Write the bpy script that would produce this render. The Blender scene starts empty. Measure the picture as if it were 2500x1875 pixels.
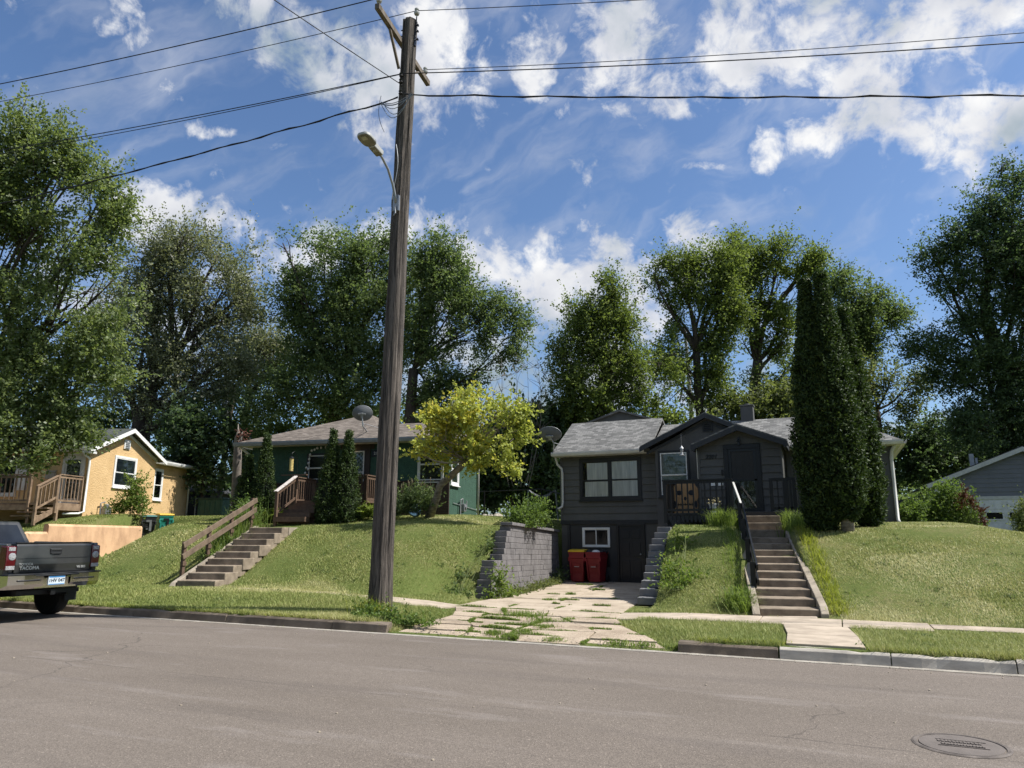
import bpy, bmesh, math, random
import numpy as np
from mathutils import Vector, Matrix
random.seed(7)
RNG = np.random.default_rng(7)
PI = math.pi
R = math.radians
scene = bpy.context.scene
COL = scene.collection

# ------------------------------------------------------------------ camera
CAM_Z, YAW, PITCH, FPX = 1.6, R(24), math.atan(365 / 1750.0), 1750.0
_f = Vector((-math.sin(YAW) * math.cos(PITCH), math.cos(YAW) * math.cos(PITCH), math.sin(PITCH)))
_r = Vector((math.cos(YAW), math.sin(YAW), 0))
_u = _r.cross(_f)


def at(px, py, d):
    """real place seen at a spot of the photograph, d metres in front of the camera"""
    return Vector((0, 0, CAM_Z)) + (_f + _r * ((px - 1250) / FPX) - _u * ((py - 937.5) / FPX)) * d


cd = bpy.data.cameras.new("camera")
cam = bpy.data.objects.new("camera", cd)
COL.objects.link(cam)
cam.location = (0, 0, CAM_Z)
cam.rotation_euler = (PI / 2 + PITCH, 0, YAW)
cd.sensor_fit = 'HORIZONTAL'
cd.sensor_width = 36
cd.lens = 36 * FPX / 2500
cd.clip_start = 0.05
cd.clip_end = 2000
scene.camera = cam


# ------------------------------------------------------------------ object helpers
def props(o, label=None, cat=None, group=None, kind=None):
    if label: o['label'] = label
    if cat: o['category'] = cat
    if group: o['group'] = group
    if kind: o['kind'] = kind
    return o


def thing(name, label, cat, loc=(0, 0, 0), rz=0.0, group=None):
    o = bpy.data.objects.new(name, None)
    COL.objects.link(o)
    o.location = loc
    o.rotation_euler = (0, 0, rz)
    o.empty_display_size = 0.2
    return props(o, label, cat, group)


def dup(root, loc, rz=None, label=None, group=None, name=None):
    r = root.copy()
    COL.objects.link(r)
    r.location = loc
    if rz is not None: r.rotation_euler = (0, 0, rz)
    if label: r['label'] = label
    if group: r['group'] = group
    kids = [c for c in bpy.data.objects if c.parent == root]
    for ch in kids:
        c = ch.copy()
        COL.objects.link(c)
        c.parent = r
        for g in [k for k in bpy.data.objects if k.parent == ch]:
            d = g.copy()
            COL.objects.link(d)
            d.parent = c
    return r


class MB:
    def __init__(s):
        s.v, s.f, s.m = [], [], []

    def add(s, pts, faces, m=0):
        b = len(s.v)
        s.v += [tuple(p) for p in pts]
        s.f += [tuple(b + i for i in f) for f in faces]
        s.m += [m] * len(faces)

    def box(s, x0, x1, y0, y1, z0, z1, m=0):
        if x0 > x1: x0, x1 = x1, x0
        if y0 > y1: y0, y1 = y1, y0
        if z0 > z1: z0, z1 = z1, z0
        s.add([(x0, y0, z0), (x1, y0, z0), (x1, y1, z0), (x0, y1, z0), (x0, y0, z1), (x1, y0, z1), (x1, y1, z1), (x0, y1, z1)],
              [(0, 3, 2, 1), (4, 5, 6, 7), (0, 1, 5, 4), (1, 2, 6, 5), (2, 3, 7, 6), (3, 0, 4, 7)], m)

    def obox(s, o, a, b, c, m=0):
        o, a, b, c = Vector(o), Vector(a), Vector(b), Vector(c)
        if a.cross(b).dot(c) < 0: a, b = b, a
        P = [o, o + a, o + a + b, o + b]
        s.add(P + [p + c for p in P], [(0, 3, 2, 1), (4, 5, 6, 7), (0, 1, 5, 4), (1, 2, 6, 5), (2, 3, 7, 6), (3, 0, 4, 7)], m)

    def beam(s, p, q, w, h, up=(0, 0, 1), m=0):
        p, q, up = Vector(p), Vector(q), Vector(up)
        d = (q - p)
        a = d.cross(up).normalized() * w
        b = a.cross(d).normalized() * h
        s.obox(p - a / 2 - b / 2, a, b, d, m)

    def poly(s, pts, m=0):
        s.add(pts, [tuple(range(len(pts)))], m)

    def prism(s, pts, vec, m=0):
        n = len(pts)
        P = [Vector(p) for p in pts]
        vec = Vector(vec)
        nrm = Vector((0, 0, 0))
        for i in range(n):
            nrm += P[i].cross(P[(i + 1) % n])
        if nrm.dot(vec) > 0: P = P[::-1]
        s.add(P + [p + vec for p in P],
              [tuple(range(n)), tuple(range(2 * n - 1, n - 1, -1))] + [(i, i + n, (i + 1) % n + n, (i + 1) % n) for i in range(n)], m)

    def tube(s, pts, rs, n=8, m=0, cap=True):
        pts = [Vector(p) for p in pts]
        if not hasattr(rs, '__len__'): rs = [rs] * len(pts)
        b = len(s.v)
        ref = None
        for i, p in enumerate(pts):
            t = (pts[min(i + 1, len(pts) - 1)] - pts[max(i - 1, 0)])
            t = t.normalized() if t.length > 1e-9 else Vector((0, 0, 1))
            if ref is None:
                ref = Vector((1, 0, 0)) if abs(t.x) < .8 else Vector((0, 1, 0))
            a = (ref - t * ref.dot(t)).normalized()
            ref = a
            c = t.cross(a)
            for k in range(n):
                w = 2 * PI * k / n
                q = p + (a * math.cos(w) + c * math.sin(w)) * rs[i]
                s.v.append((q.x, q.y, q.z))
        for i in range(len(pts) - 1):
            for k in range(n):
                s.f.append((b + i * n + k, b + i * n + (k + 1) % n, b + (i + 1) * n + (k + 1) % n, b + (i + 1) * n + k))
                s.m.append(m)
        if cap:
            s.f.append(tuple(b + k for k in range(n))[::-1]); s.m.append(m)
            e = b + (len(pts) - 1) * n
            s.f.append(tuple(e + k for k in range(n))); s.m.append(m)

    def lathe(s, c, prof, n=20, m=0, axis=None, capends=True):
        c = Vector(c)
        ax = Vector(axis).normalized() if axis else Vector((0, 0, 1))
        a = Vector((1, 0, 0)) if abs(ax.x) < .8 else Vector((0, 1, 0))
        a = (a - ax * a.dot(ax)).normalized()
        d = ax.cross(a)
        b = len(s.v)
        for r, z in prof:
            for k in range(n):
                w = 2 * PI * k / n
                q = c + ax * z + (a * math.cos(w) + d * math.sin(w)) * max(r, 1e-4)
                s.v.append(tuple(q))
        for i in range(len(prof) - 1):
            for k in range(n):
                s.f.append((b + i * n + k, b + i * n + (k + 1) % n, b + (i + 1) * n + (k + 1) % n, b + (i + 1) * n + k)); s.m.append(m)
        if capends:
            s.f.append(tuple(b + k for k in range(n))[::-1]); s.m.append(m)
            e = b + (len(prof) - 1) * n
            s.f.append(tuple(e + k for k in range(n))); s.m.append(m)

    def build(s, name, mats, parent=None, smooth=False, bevel=0.0, loc=None, seg=2, org=None):
        me = bpy.data.meshes.new(name)
        v = s.v if org is None else [(p[0] - org[0], p[1] - org[1], p[2] - org[2]) for p in s.v]
        if loc is not None:
            v = [(p[0] - loc[0], p[1] - loc[1], p[2] - loc[2]) for p in v]
        me.from_pydata(v, [], s.f)
        if not isinstance(mats, (list, tuple)): mats = [mats]
        for mt in mats: me.materials.append(mt)
        if len(mats) > 1:
            me.polygons.foreach_set('material_index', s.m)
        if smooth:
            me.polygons.foreach_set('use_smooth', [True] * len(s.f))
        me.update()
        o = bpy.data.objects.new(name, me)
        COL.objects.link(o)
        if parent: o.parent = parent
        if loc is not None: o.location = loc
        if bevel:
            md = o.modifiers.new('bevel', 'BEVEL')
            md.width = bevel
            md.segments = seg
            md.limit_method = 'ANGLE'
        return o


def np_mesh(name, verts, faces_n, mats, parent=None, attr=None, loc=None):
    """fast mesh: verts (n,3), every consecutive faces_n vertices is one face"""
    me = bpy.data.meshes.new(name)
    verts = np.asarray(verts, dtype=np.float32)
    if loc is not None: verts = verts - np.asarray(loc, dtype=np.float32)
    n = len(verts); k = n // faces_n
    me.vertices.add(n); me.loops.add(n); me.polygons.add(k)
    me.vertices.foreach_set('co', verts.ravel())
    me.loops.foreach_set('vertex_index', np.arange(n, dtype=np.int32))
    me.polygons.foreach_set('loop_start', np.arange(0, n, faces_n, dtype=np.int32))
    me.polygons.foreach_set('loop_total', np.full(k, faces_n, dtype=np.int32))
    me.materials.append(mats)
    if attr is not None:
        a = me.attributes.new('tint', 'FLOAT', 'FACE')
        a.data.foreach_set('value', np.asarray(attr, dtype=np.float32))
    me.update(calc_edges=True)
    o = bpy.data.objects.new(name, me)
    COL.objects.link(o)
    if parent: o.parent = parent
    if loc is not None: o.location = loc
    return o


def text_mesh(body, size, depth, shear=0, bold=0.0, spacing=1.0):
    cu = bpy.data.curves.new('lettering', 'FONT')
    cu.body = body; cu.size = size; cu.extrude = depth; cu.shear = shear; cu.offset = bold
    cu.align_x = 'CENTER'; cu.align_y = 'CENTER'; cu.space_character = spacing
    cu.resolution_u = 3
    o = bpy.data.objects.new('lettering', cu)
    COL.objects.link(o)
    dg = bpy.context.evaluated_depsgraph_get()
    me = bpy.data.meshes.new_from_object(o.evaluated_get(dg))
    bpy.data.objects.remove(o)
    return me


def lettering(name, body, size, depth, mat, parent, M, **kw):
    me = text_mesh(body, size, depth, **kw)
    me.transform(M)
    me.materials.clear(); me.materials.append(mat)
    o = bpy.data.objects.new(name, me)
    COL.objects.link(o)
    o.parent = parent
    return o


def basis(o, a, b):
    """matrix mapping text plane x->a, y->b, origin o"""
    a, b, o = Vector(a).normalized(), Vector(b).normalized(), Vector(o)
    c = a.cross(b)
    return Matrix(((a.x, b.x, c.x, o.x), (a.y, b.y, c.y, o.y), (a.z, b.z, c.z, o.z), (0, 0, 0, 1)))


# ------------------------------------------------------------------ materials
class NT:
    def __init__(s, mat):
        s.t = mat.node_tree
        s.n = s.t.nodes; s.l = s.t.links
        s.b = s.n.get('Principled BSDF')

    def N(s, typ, **kw):
        n = s.n.new(typ)
        for k, v in kw.items():
            if k.startswith('i_'):
                key = k[2:]
                n.inputs[int(key) if key.isdigit() else key.replace('_', ' ')].default_value = v
            else:
                setattr(n, k, v)
        return n

    def L(s, a, b):
        s.l.new(a, b)

    def ramp(s, fac, stops, interp='LINEAR'):
        r = s.n.new('ShaderNodeValToRGB')
        r.color_ramp.interpolation = interp
        e = r.color_ramp.elements
        while len(e) < len(stops): e.new(.5)
        for i, (p, c) in enumerate(stops):
            e[i].position = p
            e[i].color = (c[0], c[1], c[2], 1) if hasattr(c, '__len__') else (c, c, c, 1)
        s.L(fac, r.inputs[0])
        return r.outputs[0]

    def coords(s, scale=(1, 1, 1), kind='Object', rot=(0, 0, 0)):
        tc = s.n.new('ShaderNodeTexCoord')
        mp = s.n.new('ShaderNodeMapping')
        mp.inputs['Scale'].default_value = scale
        mp.inputs['Rotation'].default_value = rot
        s.L(tc.outputs[kind], mp.inputs[0])
        return mp.outputs[0]

    def noise(s, co, scale=5, detail=5, rough=.6, dist=0):
        n = s.N('ShaderNodeTexNoise')
        n.inputs['Scale'].default_value = scale
        n.inputs['Detail'].default_value = detail
        n.inputs['Roughness'].default_value = rough
        n.inputs['Distortion'].default_value = dist
        s.L(co, n.inputs['Vector'])
        return n.outputs['Fac']

    def mix(s, fac, a, b, mode='MIX'):
        m = s.n.new('ShaderNodeMix'); m.data_type = 'RGBA'; m.blend_type = mode
        for sock, v in ((m.inputs[0], fac), (m.inputs[6], a), (m.inputs[7], b)):
            if hasattr(v, 'is_linked'): s.L(v, sock)
            elif hasattr(v, '__len__'): sock.default_value = (v[0], v[1], v[2], 1)
            else: sock.default_value = v
        return m.outputs[2]

    def math(s, op, a, b=0.0, c=0.0, clamp=False):
        m = s.n.new('ShaderNodeMath'); m.operation = op; m.use_clamp = clamp
        for i, v in enumerate((a, b, c)):
            if hasattr(v, 'is_linked'): s.L(v, m.inputs[i])
            else: m.inputs[i].default_value = v
        return m.outputs[0]

    def bump(s, h, strength=.3, dist=.02):
        b = s.N('ShaderNodeBump')
        b.inputs['Strength'].default_value = strength
        b.inputs['Distance'].default_value = dist
        s.L(h, b.inputs['Height'])
        s.L(b.outputs[0], s.b.inputs['Normal'])


def new_mat(name):
    m = bpy.data.materials.new(name)
    m.use_nodes = True
    return m, NT(m)


def mat(name, c, rough=.6, metal=0.0, c2=None, scale=6, bump=0.0, bscale=None, stretch=(1, 1, 1), spec=.35, detail=6, lo=.35, hi=.65, coat=0, bdist=.01):
    m, t = new_mat(name)
    t.b.inputs['Roughness'].default_value = rough
    t.b.inputs['Metallic'].default_value = metal
    t.b.inputs['Specular IOR Level'].default_value = spec
    t.b.inputs['Coat Weight'].default_value = coat
    if c2 is None: c2 = tuple(x * .78 for x in c)
    co = t.coords(stretch)
    t.L(t.ramp(t.noise(co, scale, detail), [(lo, c2), (hi, c)]), t.b.inputs['Base Color'])
    if bump:
        t.bump(t.noise(co, bscale or scale * 4, 4), bump, bdist)
    return m


def foliage(name, dark, light, trans=.35, rough=.6, warm=None):
    m, t = new_mat(name)
    a = t.N('ShaderNodeAttribute', attribute_name='tint')
    stops = [(0.0, dark), (.75, light)]
    if warm: stops.append((1.0, warm))
    c = t.ramp(a.outputs['Fac'], stops)
    t.L(c, t.b.inputs['Base Color'])
    t.b.inputs['Roughness'].default_value = rough
    t.b.inputs['Specular IOR Level'].default_value = .28
    tr = t.N('ShaderNodeBsdfTranslucent')
    g = t.mix(.5, c, (light[0] * 1.3, light[1] * 1.35, light[2] * .5))
    t.L(g, tr.inputs[0])
    mx = t.N('ShaderNodeMixShader')
    mx.inputs[0].default_value = trans
    t.L(t.b.outputs[0], mx.inputs[1]); t.L(tr.outputs[0], mx.inputs[2])
    out = [n for n in t.n if n.type == 'OUTPUT_MATERIAL'][0]
    t.L(mx.outputs[0], out.inputs[0])
    return m


def glass_mat(name, tint=(.9, .95, .95), rough=.02):
    m, t = new_mat(name)
    t.n.remove(t.b)
    tr = t.N('ShaderNodeBsdfTransparent'); tr.inputs[0].default_value = (*tint, 1)
    gl = t.N('ShaderNodeBsdfGlossy'); gl.inputs['Roughness'].default_value = rough
    fr = t.N('ShaderNodeFresnel'); fr.inputs[0].default_value = 1.5
    f2 = t.math('MULTIPLY_ADD', fr.outputs[0], 1.1, .01, True)
    mx = t.N('ShaderNodeMixShader')
    t.L(f2, mx.inputs[0]); t.L(tr.outputs[0], mx.inputs[1]); t.L(gl.outputs[0], mx.inputs[2])
    out = [n for n in t.n if n.type == 'OUTPUT_MATERIAL'][0]
    t.L(mx.outputs[0], out.inputs[0])
    return m


def shingle_mat(name, cols, bw=.20, bh=.11):
    m, t = new_mat(name)
    co = t.coords()
    br = t.N('ShaderNodeTexBrick')
    br.inputs['Scale'].default_value = 1
    br.inputs['Brick Width'].default_value = bw
    br.inputs['Row Height'].default_value = bh
    br.inputs['Mortar Size'].default_value = .008
    br.inputs['Bias'].default_value = -.1
    br.inputs['Color1'].default_value = (0, 0, 0, 1); br.inputs['Color2'].default_value = (1, 1, 1, 1)
    br.inputs['Mortar'].default_value = (.0, .0, .0, 1)
    uv = t.N('ShaderNodeUVMap')
    t.L(uv.outputs[0], br.inputs['Vector'])
    n = t.noise(uv.outputs[0], 7, 6, .7)
    f = t.math('ADD', t.math('MULTIPLY', br.outputs['Color'], .68), t.math('MULTIPLY', n, .34))
    t.L(t.ramp(f, [(.1, cols[0]), (.5, cols[1]), (.9, cols[2])]), t.b.inputs['Base Color'])
    t.b.inputs['Roughness'].default_value = .9
    sub = t.math('SUBTRACT', 1.0, br.outputs['Fac'])
    t.bump(t.math('ADD', sub, t.math('MULTIPLY', t.noise(uv.outputs[0], 120, 2), .3)), .5, .012)
    return m


def brick_mat(name, c1, c2, mortar, bw=.22, bh=.075, ms=.01):
    m, t = new_mat(name)
    uv = t.N('ShaderNodeUVMap')
    br = t.N('ShaderNodeTexBrick')
    for k, v in (('Scale', 1), ('Brick Width', bw), ('Row Height', bh), ('Mortar Size', ms)):
        br.inputs[k].default_value = v
    br.inputs['Color1'].default_value = (*c1, 1); br.inputs['Color2'].default_value = (*c2, 1); br.inputs['Mortar'].default_value = (*mortar, 1)
    t.L(uv.outputs[0], br.inputs['Vector'])
    t.L(br.outputs['Color'], t.b.inputs['Base Color'])
    t.b.inputs['Roughness'].default_value = .9
    t.bump(t.math('SUBTRACT', 1.0, br.outputs['Fac']), .6, .008)
    return m


def planar_uv(o):
    """uv in metres on every face: u along the horizontal, v up the slope"""
    me = o.data
    uv = me.uv_layers.new(name='UVMap')
    for p in me.polygons:
        n = p.normal
        a = Vector((-n.y, n.x, 0))
        a = a.normalized() if a.length > 1e-4 else Vector((1, 0, 0))
        b = n.cross(a)
        for li in p.loop_indices:
            co = me.vertices[me.loops[li].vertex_index].co
            uv.data[li].uv = (co.dot(a), co.dot(b))
    return o


M = {}
M['white'] = mat('white_paint', (.72, .72, .70), .45, scale=4, c2=(.62, .62, .60))
M['offwhite'] = mat('weathered_white_metal', (.58, .57, .53), .5, scale=3, c2=(.46, .45, .41))
M['black'] = mat('black_paint', (.012, .012, .013), .4, c2=(.008, .008, .009))
M['black_metal'] = mat('black_metal', (.015, .015, .016), .35, .3, spec=.5)
M['dark_inside'] = mat('unlit_room_paint', (.012, .012, .014), .9)
M['curtain'] = mat('pale_curtain', (.78, .79, .78), .9, scale=2, stretch=(14, 14, .6), c2=(.46, .48, .49), lo=.3, hi=.7)
M['blind'] = mat('window_blind', (.22, .25, .24), .8, scale=1, stretch=(.3, .3, 24), c2=(.10, .13, .12))
M['glass'] = glass_mat('window_glass', (.95, .97, .97))
M['glass_dark'] = glass_mat('car_glass', (.06, .07, .08))
M['stucco_yellow'] = mat('yellow_stucco', (.59, .405, .205), .9, scale=1.6, c2=(.50, .335, .16), bump=.9, bscale=16, bdist=.03)
M['stucco_orange'] = mat('orange_stucco', (.60, .38, .225), .9, scale=2.2, stretch=(1, 1, .5), c2=(.36, .215, .125), lo=.28, hi=.6, bump=.5, bscale=22, bdist=.02)
M['stucco_green'] = mat('green_stucco', (.040, .092, .062), .85, scale=5, c2=(.028, .066, .045), bump=.9, bscale=24, bdist=.03)
M['stucco_grey'] = mat('dark_grey_stucco', (.098, .098, .096), .85, scale=2, stretch=(1, 1, .4), c2=(.074, .074, .073), bump=.5, bscale=30, bdist=.02)
M['siding_dark'] = mat('charcoal_siding', (.085, .085, .080), .6, scale=1.6, stretch=(1, 1, .4), c2=(.068, .066, .059), bump=.1, bscale=30)
M['siding_grey'] = mat('blue_grey_siding', (.115, .12, .145), .6, scale=2, c2=(.10, .105, .125))
M['trim_dark'] = mat('dark_trim', (.020, .021, .023), .5, c2=(.015, .016, .018))
M['fascia_dark'] = mat('dark_fascia', (.030, .032, .036), .5)
M['shingle_grey'] = shingle_mat('grey_shingles', [(.075, .074, .07), (.15, .147, .138), (.245, .238, .225)])
M['shingle_brown'] = shingle_mat('brown_shingles', [(.07, .056, .045), (.145, .12, .098), (.215, .182, .155)])
M['shingle_green'] = shingle_mat('green_grey_shingles', [(.03, .036, .032), (.055, .062, .055), (.085, .09, .08)])
M['shingle_dark'] = shingle_mat('dark_shingles', [(.02, .02, .022), (.035, .035, .038), (.06, .06, .06)])
M['wood_brown'] = mat('brown_stained_wood', (.125, .080, .052), .75, scale=4, stretch=(3, 3, 3), c2=(.080, .050, .033), bump=.3, bscale=40)
M['wood_grey'] = mat('weathered_deck_wood', (.27, .19, .125), .85, scale=5, c2=(.15, .098, .062), bump=.3, bscale=40)
M['wood_rail'] = mat('grey_brown_rail_wood', (.17, .125, .085), .8, scale=5, c2=(.105, .075, .052), bump=.3, bscale=30)
M['concrete_old'] = mat('old_concrete', (.34, .29, .225), .92, scale=3, c2=(.22, .185, .14), bump=.5, bscale=60, detail=9)
M['concrete_step'] = mat('step_concrete', (.28, .225, .165), .92, scale=4, c2=(.15, .118, .085), bump=.4, bscale=50, detail=9)
M['concrete_kerb'] = mat('old_kerb_concrete', (.20, .16, .12), .95, scale=2.2, c2=(.105, .083, .062), bump=.5, bscale=50, detail=9)
M['concrete_new'] = mat('new_kerb_concrete', (.52, .475, .40), .88, scale=2.5, c2=(.33, .30, .255), bump=.3, bscale=60, detail=9, stretch=(1, 3, 3))
M['metal_grey'] = mat('grey_metal', (.30, .31, .32), .45, .6, c2=(.24, .25, .26))
M['galv'] = mat('galvanised_metal', (.36, .37, .38), .5, .5)
M['lamp_shell'] = mat('lamp_housing', (.36, .36, .34), .5, .1, c2=(.30, .30, .285))
M['lamp_under'] = mat('lamp_underside', (.20, .185, .14), .6)
M['dish'] = mat('dish_grey', (.13, .135, .14), .55, c2=(.11, .115, .12))
M['brick_brown'] = brick_mat('brown_brick', (.05, .026, .018), (.036, .02, .014), (.045, .032, .026))
M['rubber'] = mat('rubber', (.012, .012, .012), .8, bump=.2, bscale=60)
M['porcelain'] = mat('porcelain', (.42, .42, .40), .3)
M['wire'] = mat('wire_black', (.012, .012, .014), .6)
M['wire_grey'] = mat('wire_grey', (.25, .26, .27), .5, .5)
M['red_plastic'] = mat('red_plastic', (.21, .013, .018), .42, c2=(.17, .011, .015), scale=3)
M['yellow_plastic'] = mat('yellow_plastic', (.62, .40, .02), .45)
M['black_plastic'] = mat('black_plastic', (.016, .017, .018), .5)
M['green_plastic'] = mat('green_plastic', (.02, .20, .155), .45)
M['grey_plastic'] = mat('grey_plastic', (.13, .135, .135), .5)
M['soil'] = mat('soil', (.12, .095, .06), .95, scale=8, c2=(.06, .048, .03), bump=.6)
M['leaf_red'] = foliage('dock_seed_heads', (.07, .022, .012), (.14, .05, .026), .15)
M['bark'] = mat('bark', (.085, .068, .054), .95, scale=5, stretch=(4, 4, .7), c2=(.035, .028, .023), bump=.9, bscale=14, bdist=.04)
M['bark_birch'] = mat('pale_bark', (.30, .255, .20), .9, scale=6, stretch=(1, 1, 3), c2=(.10, .08, .062), bump=.5, bscale=20, bdist=.02)
M['bark_grey'] = mat('grey_twig_bark', (.20, .175, .15), .9, scale=6, c2=(.12, .10, .085))
M['stem'] = mat('green_stem', (.10, .12, .035), .8)
M['block'] = mat('grey_wall_block', (.185, .172, .168), .95, scale=3, c2=(.125, .116, .113), bump=1.0, bscale=45, bdist=.02, detail=8)
M['block_dark'] = mat('dark_wall_block', (.18, .178, .178), .9, scale=4, c2=(.12, .119, .12), bump=.4, bscale=45, bdist=.01)


def pole_mat():
    m, t = new_mat('weathered_pole_wood')
    co = t.coords((6, 6, .35))
    fine = t.coords((30, 30, .9))
    a = t.noise(co, 2.2, 8, .65, .6)
    b = t.noise(fine, 2.0, 6, .7, .3)
    c = t.ramp(a, [(.3, (.044, .036, .030)), (.5, (.112, .093, .077)), (.72, (.20, .168, .14))])
    d = t.ramp(b, [(.40, .16), (.50, 1.0)])
    crack = t.mix(1.0, c, d, 'MULTIPLY')
    t.L(crack, t.b.inputs['Base Color'])
    t.b.inputs['Roughness'].default_value = .95
    h = t.math('ADD', t.math('MULTIPLY', b, .8), t.math('MULTIPLY', a, .8))
    t.bump(h, 1.0, .05)
    return m


M['pole'] = pole_mat()
M['arm_wood'] = mat('crossarm_wood', (.17, .14, .11), .9, scale=4, stretch=(2, 2, 2), c2=(.085, .068, .054), bump=.5, bscale=30)
# ------------------------------------------------------------------ sky, clouds, sun
SUN_EL, SUN_AZ = R(53), R(75)
sun_dir = Vector((math.sin(SUN_AZ) * math.cos(SUN_EL), math.cos(SUN_AZ) * math.cos(SUN_EL), math.sin(SUN_EL)))
world = bpy.data.worlds.new("World")
scene.world = world
world.use_nodes = True
W = NT(world)
for n in list(W.n): W.n.remove(n)
SKY_STR = .075
sky = W.N('ShaderNodeTexSky', sky_type='NISHITA', sun_disc=False, sun_elevation=SUN_EL, sun_rotation=SUN_AZ)
sky.air_density = 1.0; sky.dust_density = 1.8; sky.ozone_density = 1.6; sky.altitude = 400
tc = W.N('ShaderNodeTexCoord')
dvec = tc.outputs['Generated']
scene.cycles.max_bounces = 6; scene.cycles.diffuse_bounces = 4; scene.cycles.glossy_bounces = 3; scene.cycles.transparent_max_bounces = 8
CLOUDS = [  # where each bank of cloud stands in the sky: spot, half sizes, tilt, weight
    (760, 130, 330, 105, 22, .86), (900, 210, 240, 130, 18, .95), (1080, 110, 170, 150, 30, .9), (560, 60, 120, 60, 20, .45), (340, 45, 70, 35, 0, .45), (345, 98, 35, 25, 0, .5),
    (1150, 210, 120, 110, 20, .66), (1305, 130, 75, 135, 0, .95), (1530, 110, 210, 180, 15, .88), (1850, 90, 290, 160, 10, .88), (2180, 90, 340, 160, -5, .86), (1680, 150, 230, 120, 0, .82), (1190, 120, 150, 140, 0, .80),
    (1700, 190, 200, 60, 0, .6), (2110, 285, 140, 85, -10, 1.05), (2330, 300, 260, 140, 10, 1.0), (2420, 400, 170, 80, 20, .72), (1882, 362, 44, 70, 8, 1.0), (1110, 290, 45, 40, 0, .6), (1760, 412, 90, 18, 0, .5),
    (560, 610, 330, 95, 12, .84), (300, 560, 200, 90, 0, .74), (400, 800, 420, 170, 0, .62), (1180, 680, 230, 120, 0, .9), (1420, 650, 220, 90, 5, .95), (900, 560, 260, 60, 0, .7), (1400, 780, 260, 130, 0, 1.0), (1650, 640, 180, 70, 0, .85), (1250, 930, 420, 130, 0, .95), (1800, 900, 260, 140, 0, .7),
    (2260, 1050, 160, 60, 0, .6), (540, 315, 60, 18, 10, .45), (640, 345, 80, 18, 10, .45),
]
def ray(px, py): return (_f + _r * ((px - 1250) / FPX) - _u * ((py - 937.5) / FPX)).normalized()
def vdot(v):
    n = W.N('ShaderNodeVectorMath', operation='DOT_PRODUCT')
    W.L(warp, n.inputs[0]); n.inputs[1].default_value = v
    return n.outputs['Value']
wn = W.N('ShaderNodeTexNoise')
wn.inputs['Scale'].default_value = 9; wn.inputs['Detail'].default_value = 4
W.L(dvec, wn.inputs['Vector'])
wa = W.N('ShaderNodeVectorMath', operation='SUBTRACT'); W.L(wn.outputs['Color'], wa.inputs[0]); wa.inputs[1].default_value = (.5, .5, .5)
wb = W.N('ShaderNodeVectorMath', operation='SCALE'); W.L(wa.outputs[0], wb.inputs[0]); wb.inputs['Scale'].default_value = .10
wc = W.N('ShaderNodeVectorMath', operation='ADD'); W.L(dvec, wc.inputs[0]); W.L(wb.outputs[0], wc.inputs[1])
warp = wc.outputs[0]
total = None
for px, py, rx, ry, tilt, wgt in CLOUDS:
    c = ray(px, py)
    a = (ray(px + 1, py) - c) * 1.0; b = (ray(px, py - 1) - c)
    sa, sb = a.length, b.length
    a.normalize(); b.normalize()
    ct, st = math.cos(R(tilt)), math.sin(R(tilt))
    a2 = (a * ct - b * st) / (rx * sa); b2 = (a * st + b * ct) / (ry * sb)
    x = W.math('SUBTRACT', vdot(a2), a2.dot(c)); y = W.math('SUBTRACT', vdot(b2), b2.dot(c))
    q = W.math('SQRT', W.math('ADD', W.math('MULTIPLY', x, x), W.math('MULTIPLY', y, y)))
    mr = W.N('ShaderNodeMapRange', interpolation_type='SMOOTHSTEP')
    W.L(q, mr.inputs[0]); mr.inputs[1].default_value = 1.55; mr.inputs[2].default_value = .45; mr.inputs[3].default_value = 0; mr.inputs[4].default_value = wgt
    front = W.math('GREATER_THAN', vdot(c), .3)
    v = W.math('MULTIPLY', mr.outputs[0], front)
    total = v if total is None else W.math('MAXIMUM', total, v)
# clouds elsewhere in the sky, outside the photograph
far = W.N('ShaderNodeTexNoise'); far.inputs['Scale'].default_value = 2.2; far.inputs['Detail'].default_value = 2
W.L(dvec, far.inputs['Vector'])
fwd = W.N('ShaderNodeVectorMath', operation='DOT_PRODUCT'); W.L(dvec, fwd.inputs[0]); fwd.inputs[1].default_value = _f
away = W.N('ShaderNodeMapRange', interpolation_type='SMOOTHSTEP')
W.L(fwd.outputs['Value'], away.inputs[0])
for i, vv in enumerate((.66, .45, 0, 1)): away.inputs[i + 1].default_value = vv
other = W.math('MULTIPLY', away.outputs[0], W.math('MULTIPLY', W.math('SUBTRACT', far.outputs['Fac'], .42, clamp=True), 4.0, clamp=True))
total = W.math('MAXIMUM', total, other)
fb = W.N('ShaderNodeTexNoise'); fb.inputs['Scale'].default_value = 13; fb.inputs['Detail'].default_value = 12; fb.inputs['Roughness'].default_value = .62; fb.inputs['Distortion'].default_value = .35
W.L(dvec, fb.inputs['Vector'])
thr = W.math('MULTIPLY_ADD', total, -.40, .735)
dens = W.N('ShaderNodeMapRange', interpolation_type='SMOOTHSTEP')
fb2 = W.N('ShaderNodeTexNoise'); fb2.inputs['Scale'].default_value = 34; fb2.inputs['Detail'].default_value = 8; fb2.inputs['Roughness'].default_value = .6; fb2.inputs['Distortion'].default_value = .5
W.L(dvec, fb2.inputs['Vector'])
fmix = W.math('ADD', W.math('MULTIPLY', fb.outputs['Fac'], .72), W.math('MULTIPLY', fb2.outputs['Fac'], .28))
fmix = W.math('MULTIPLY_ADD', W.math('SUBTRACT', fmix, .5), 1.95, .5)
W.L(W.math('SUBTRACT', fmix, thr), dens.inputs[0])
for i, vv in enumerate((-.10, .24, 0, 1)): dens.inputs[i + 1].default_value = vv
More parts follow.
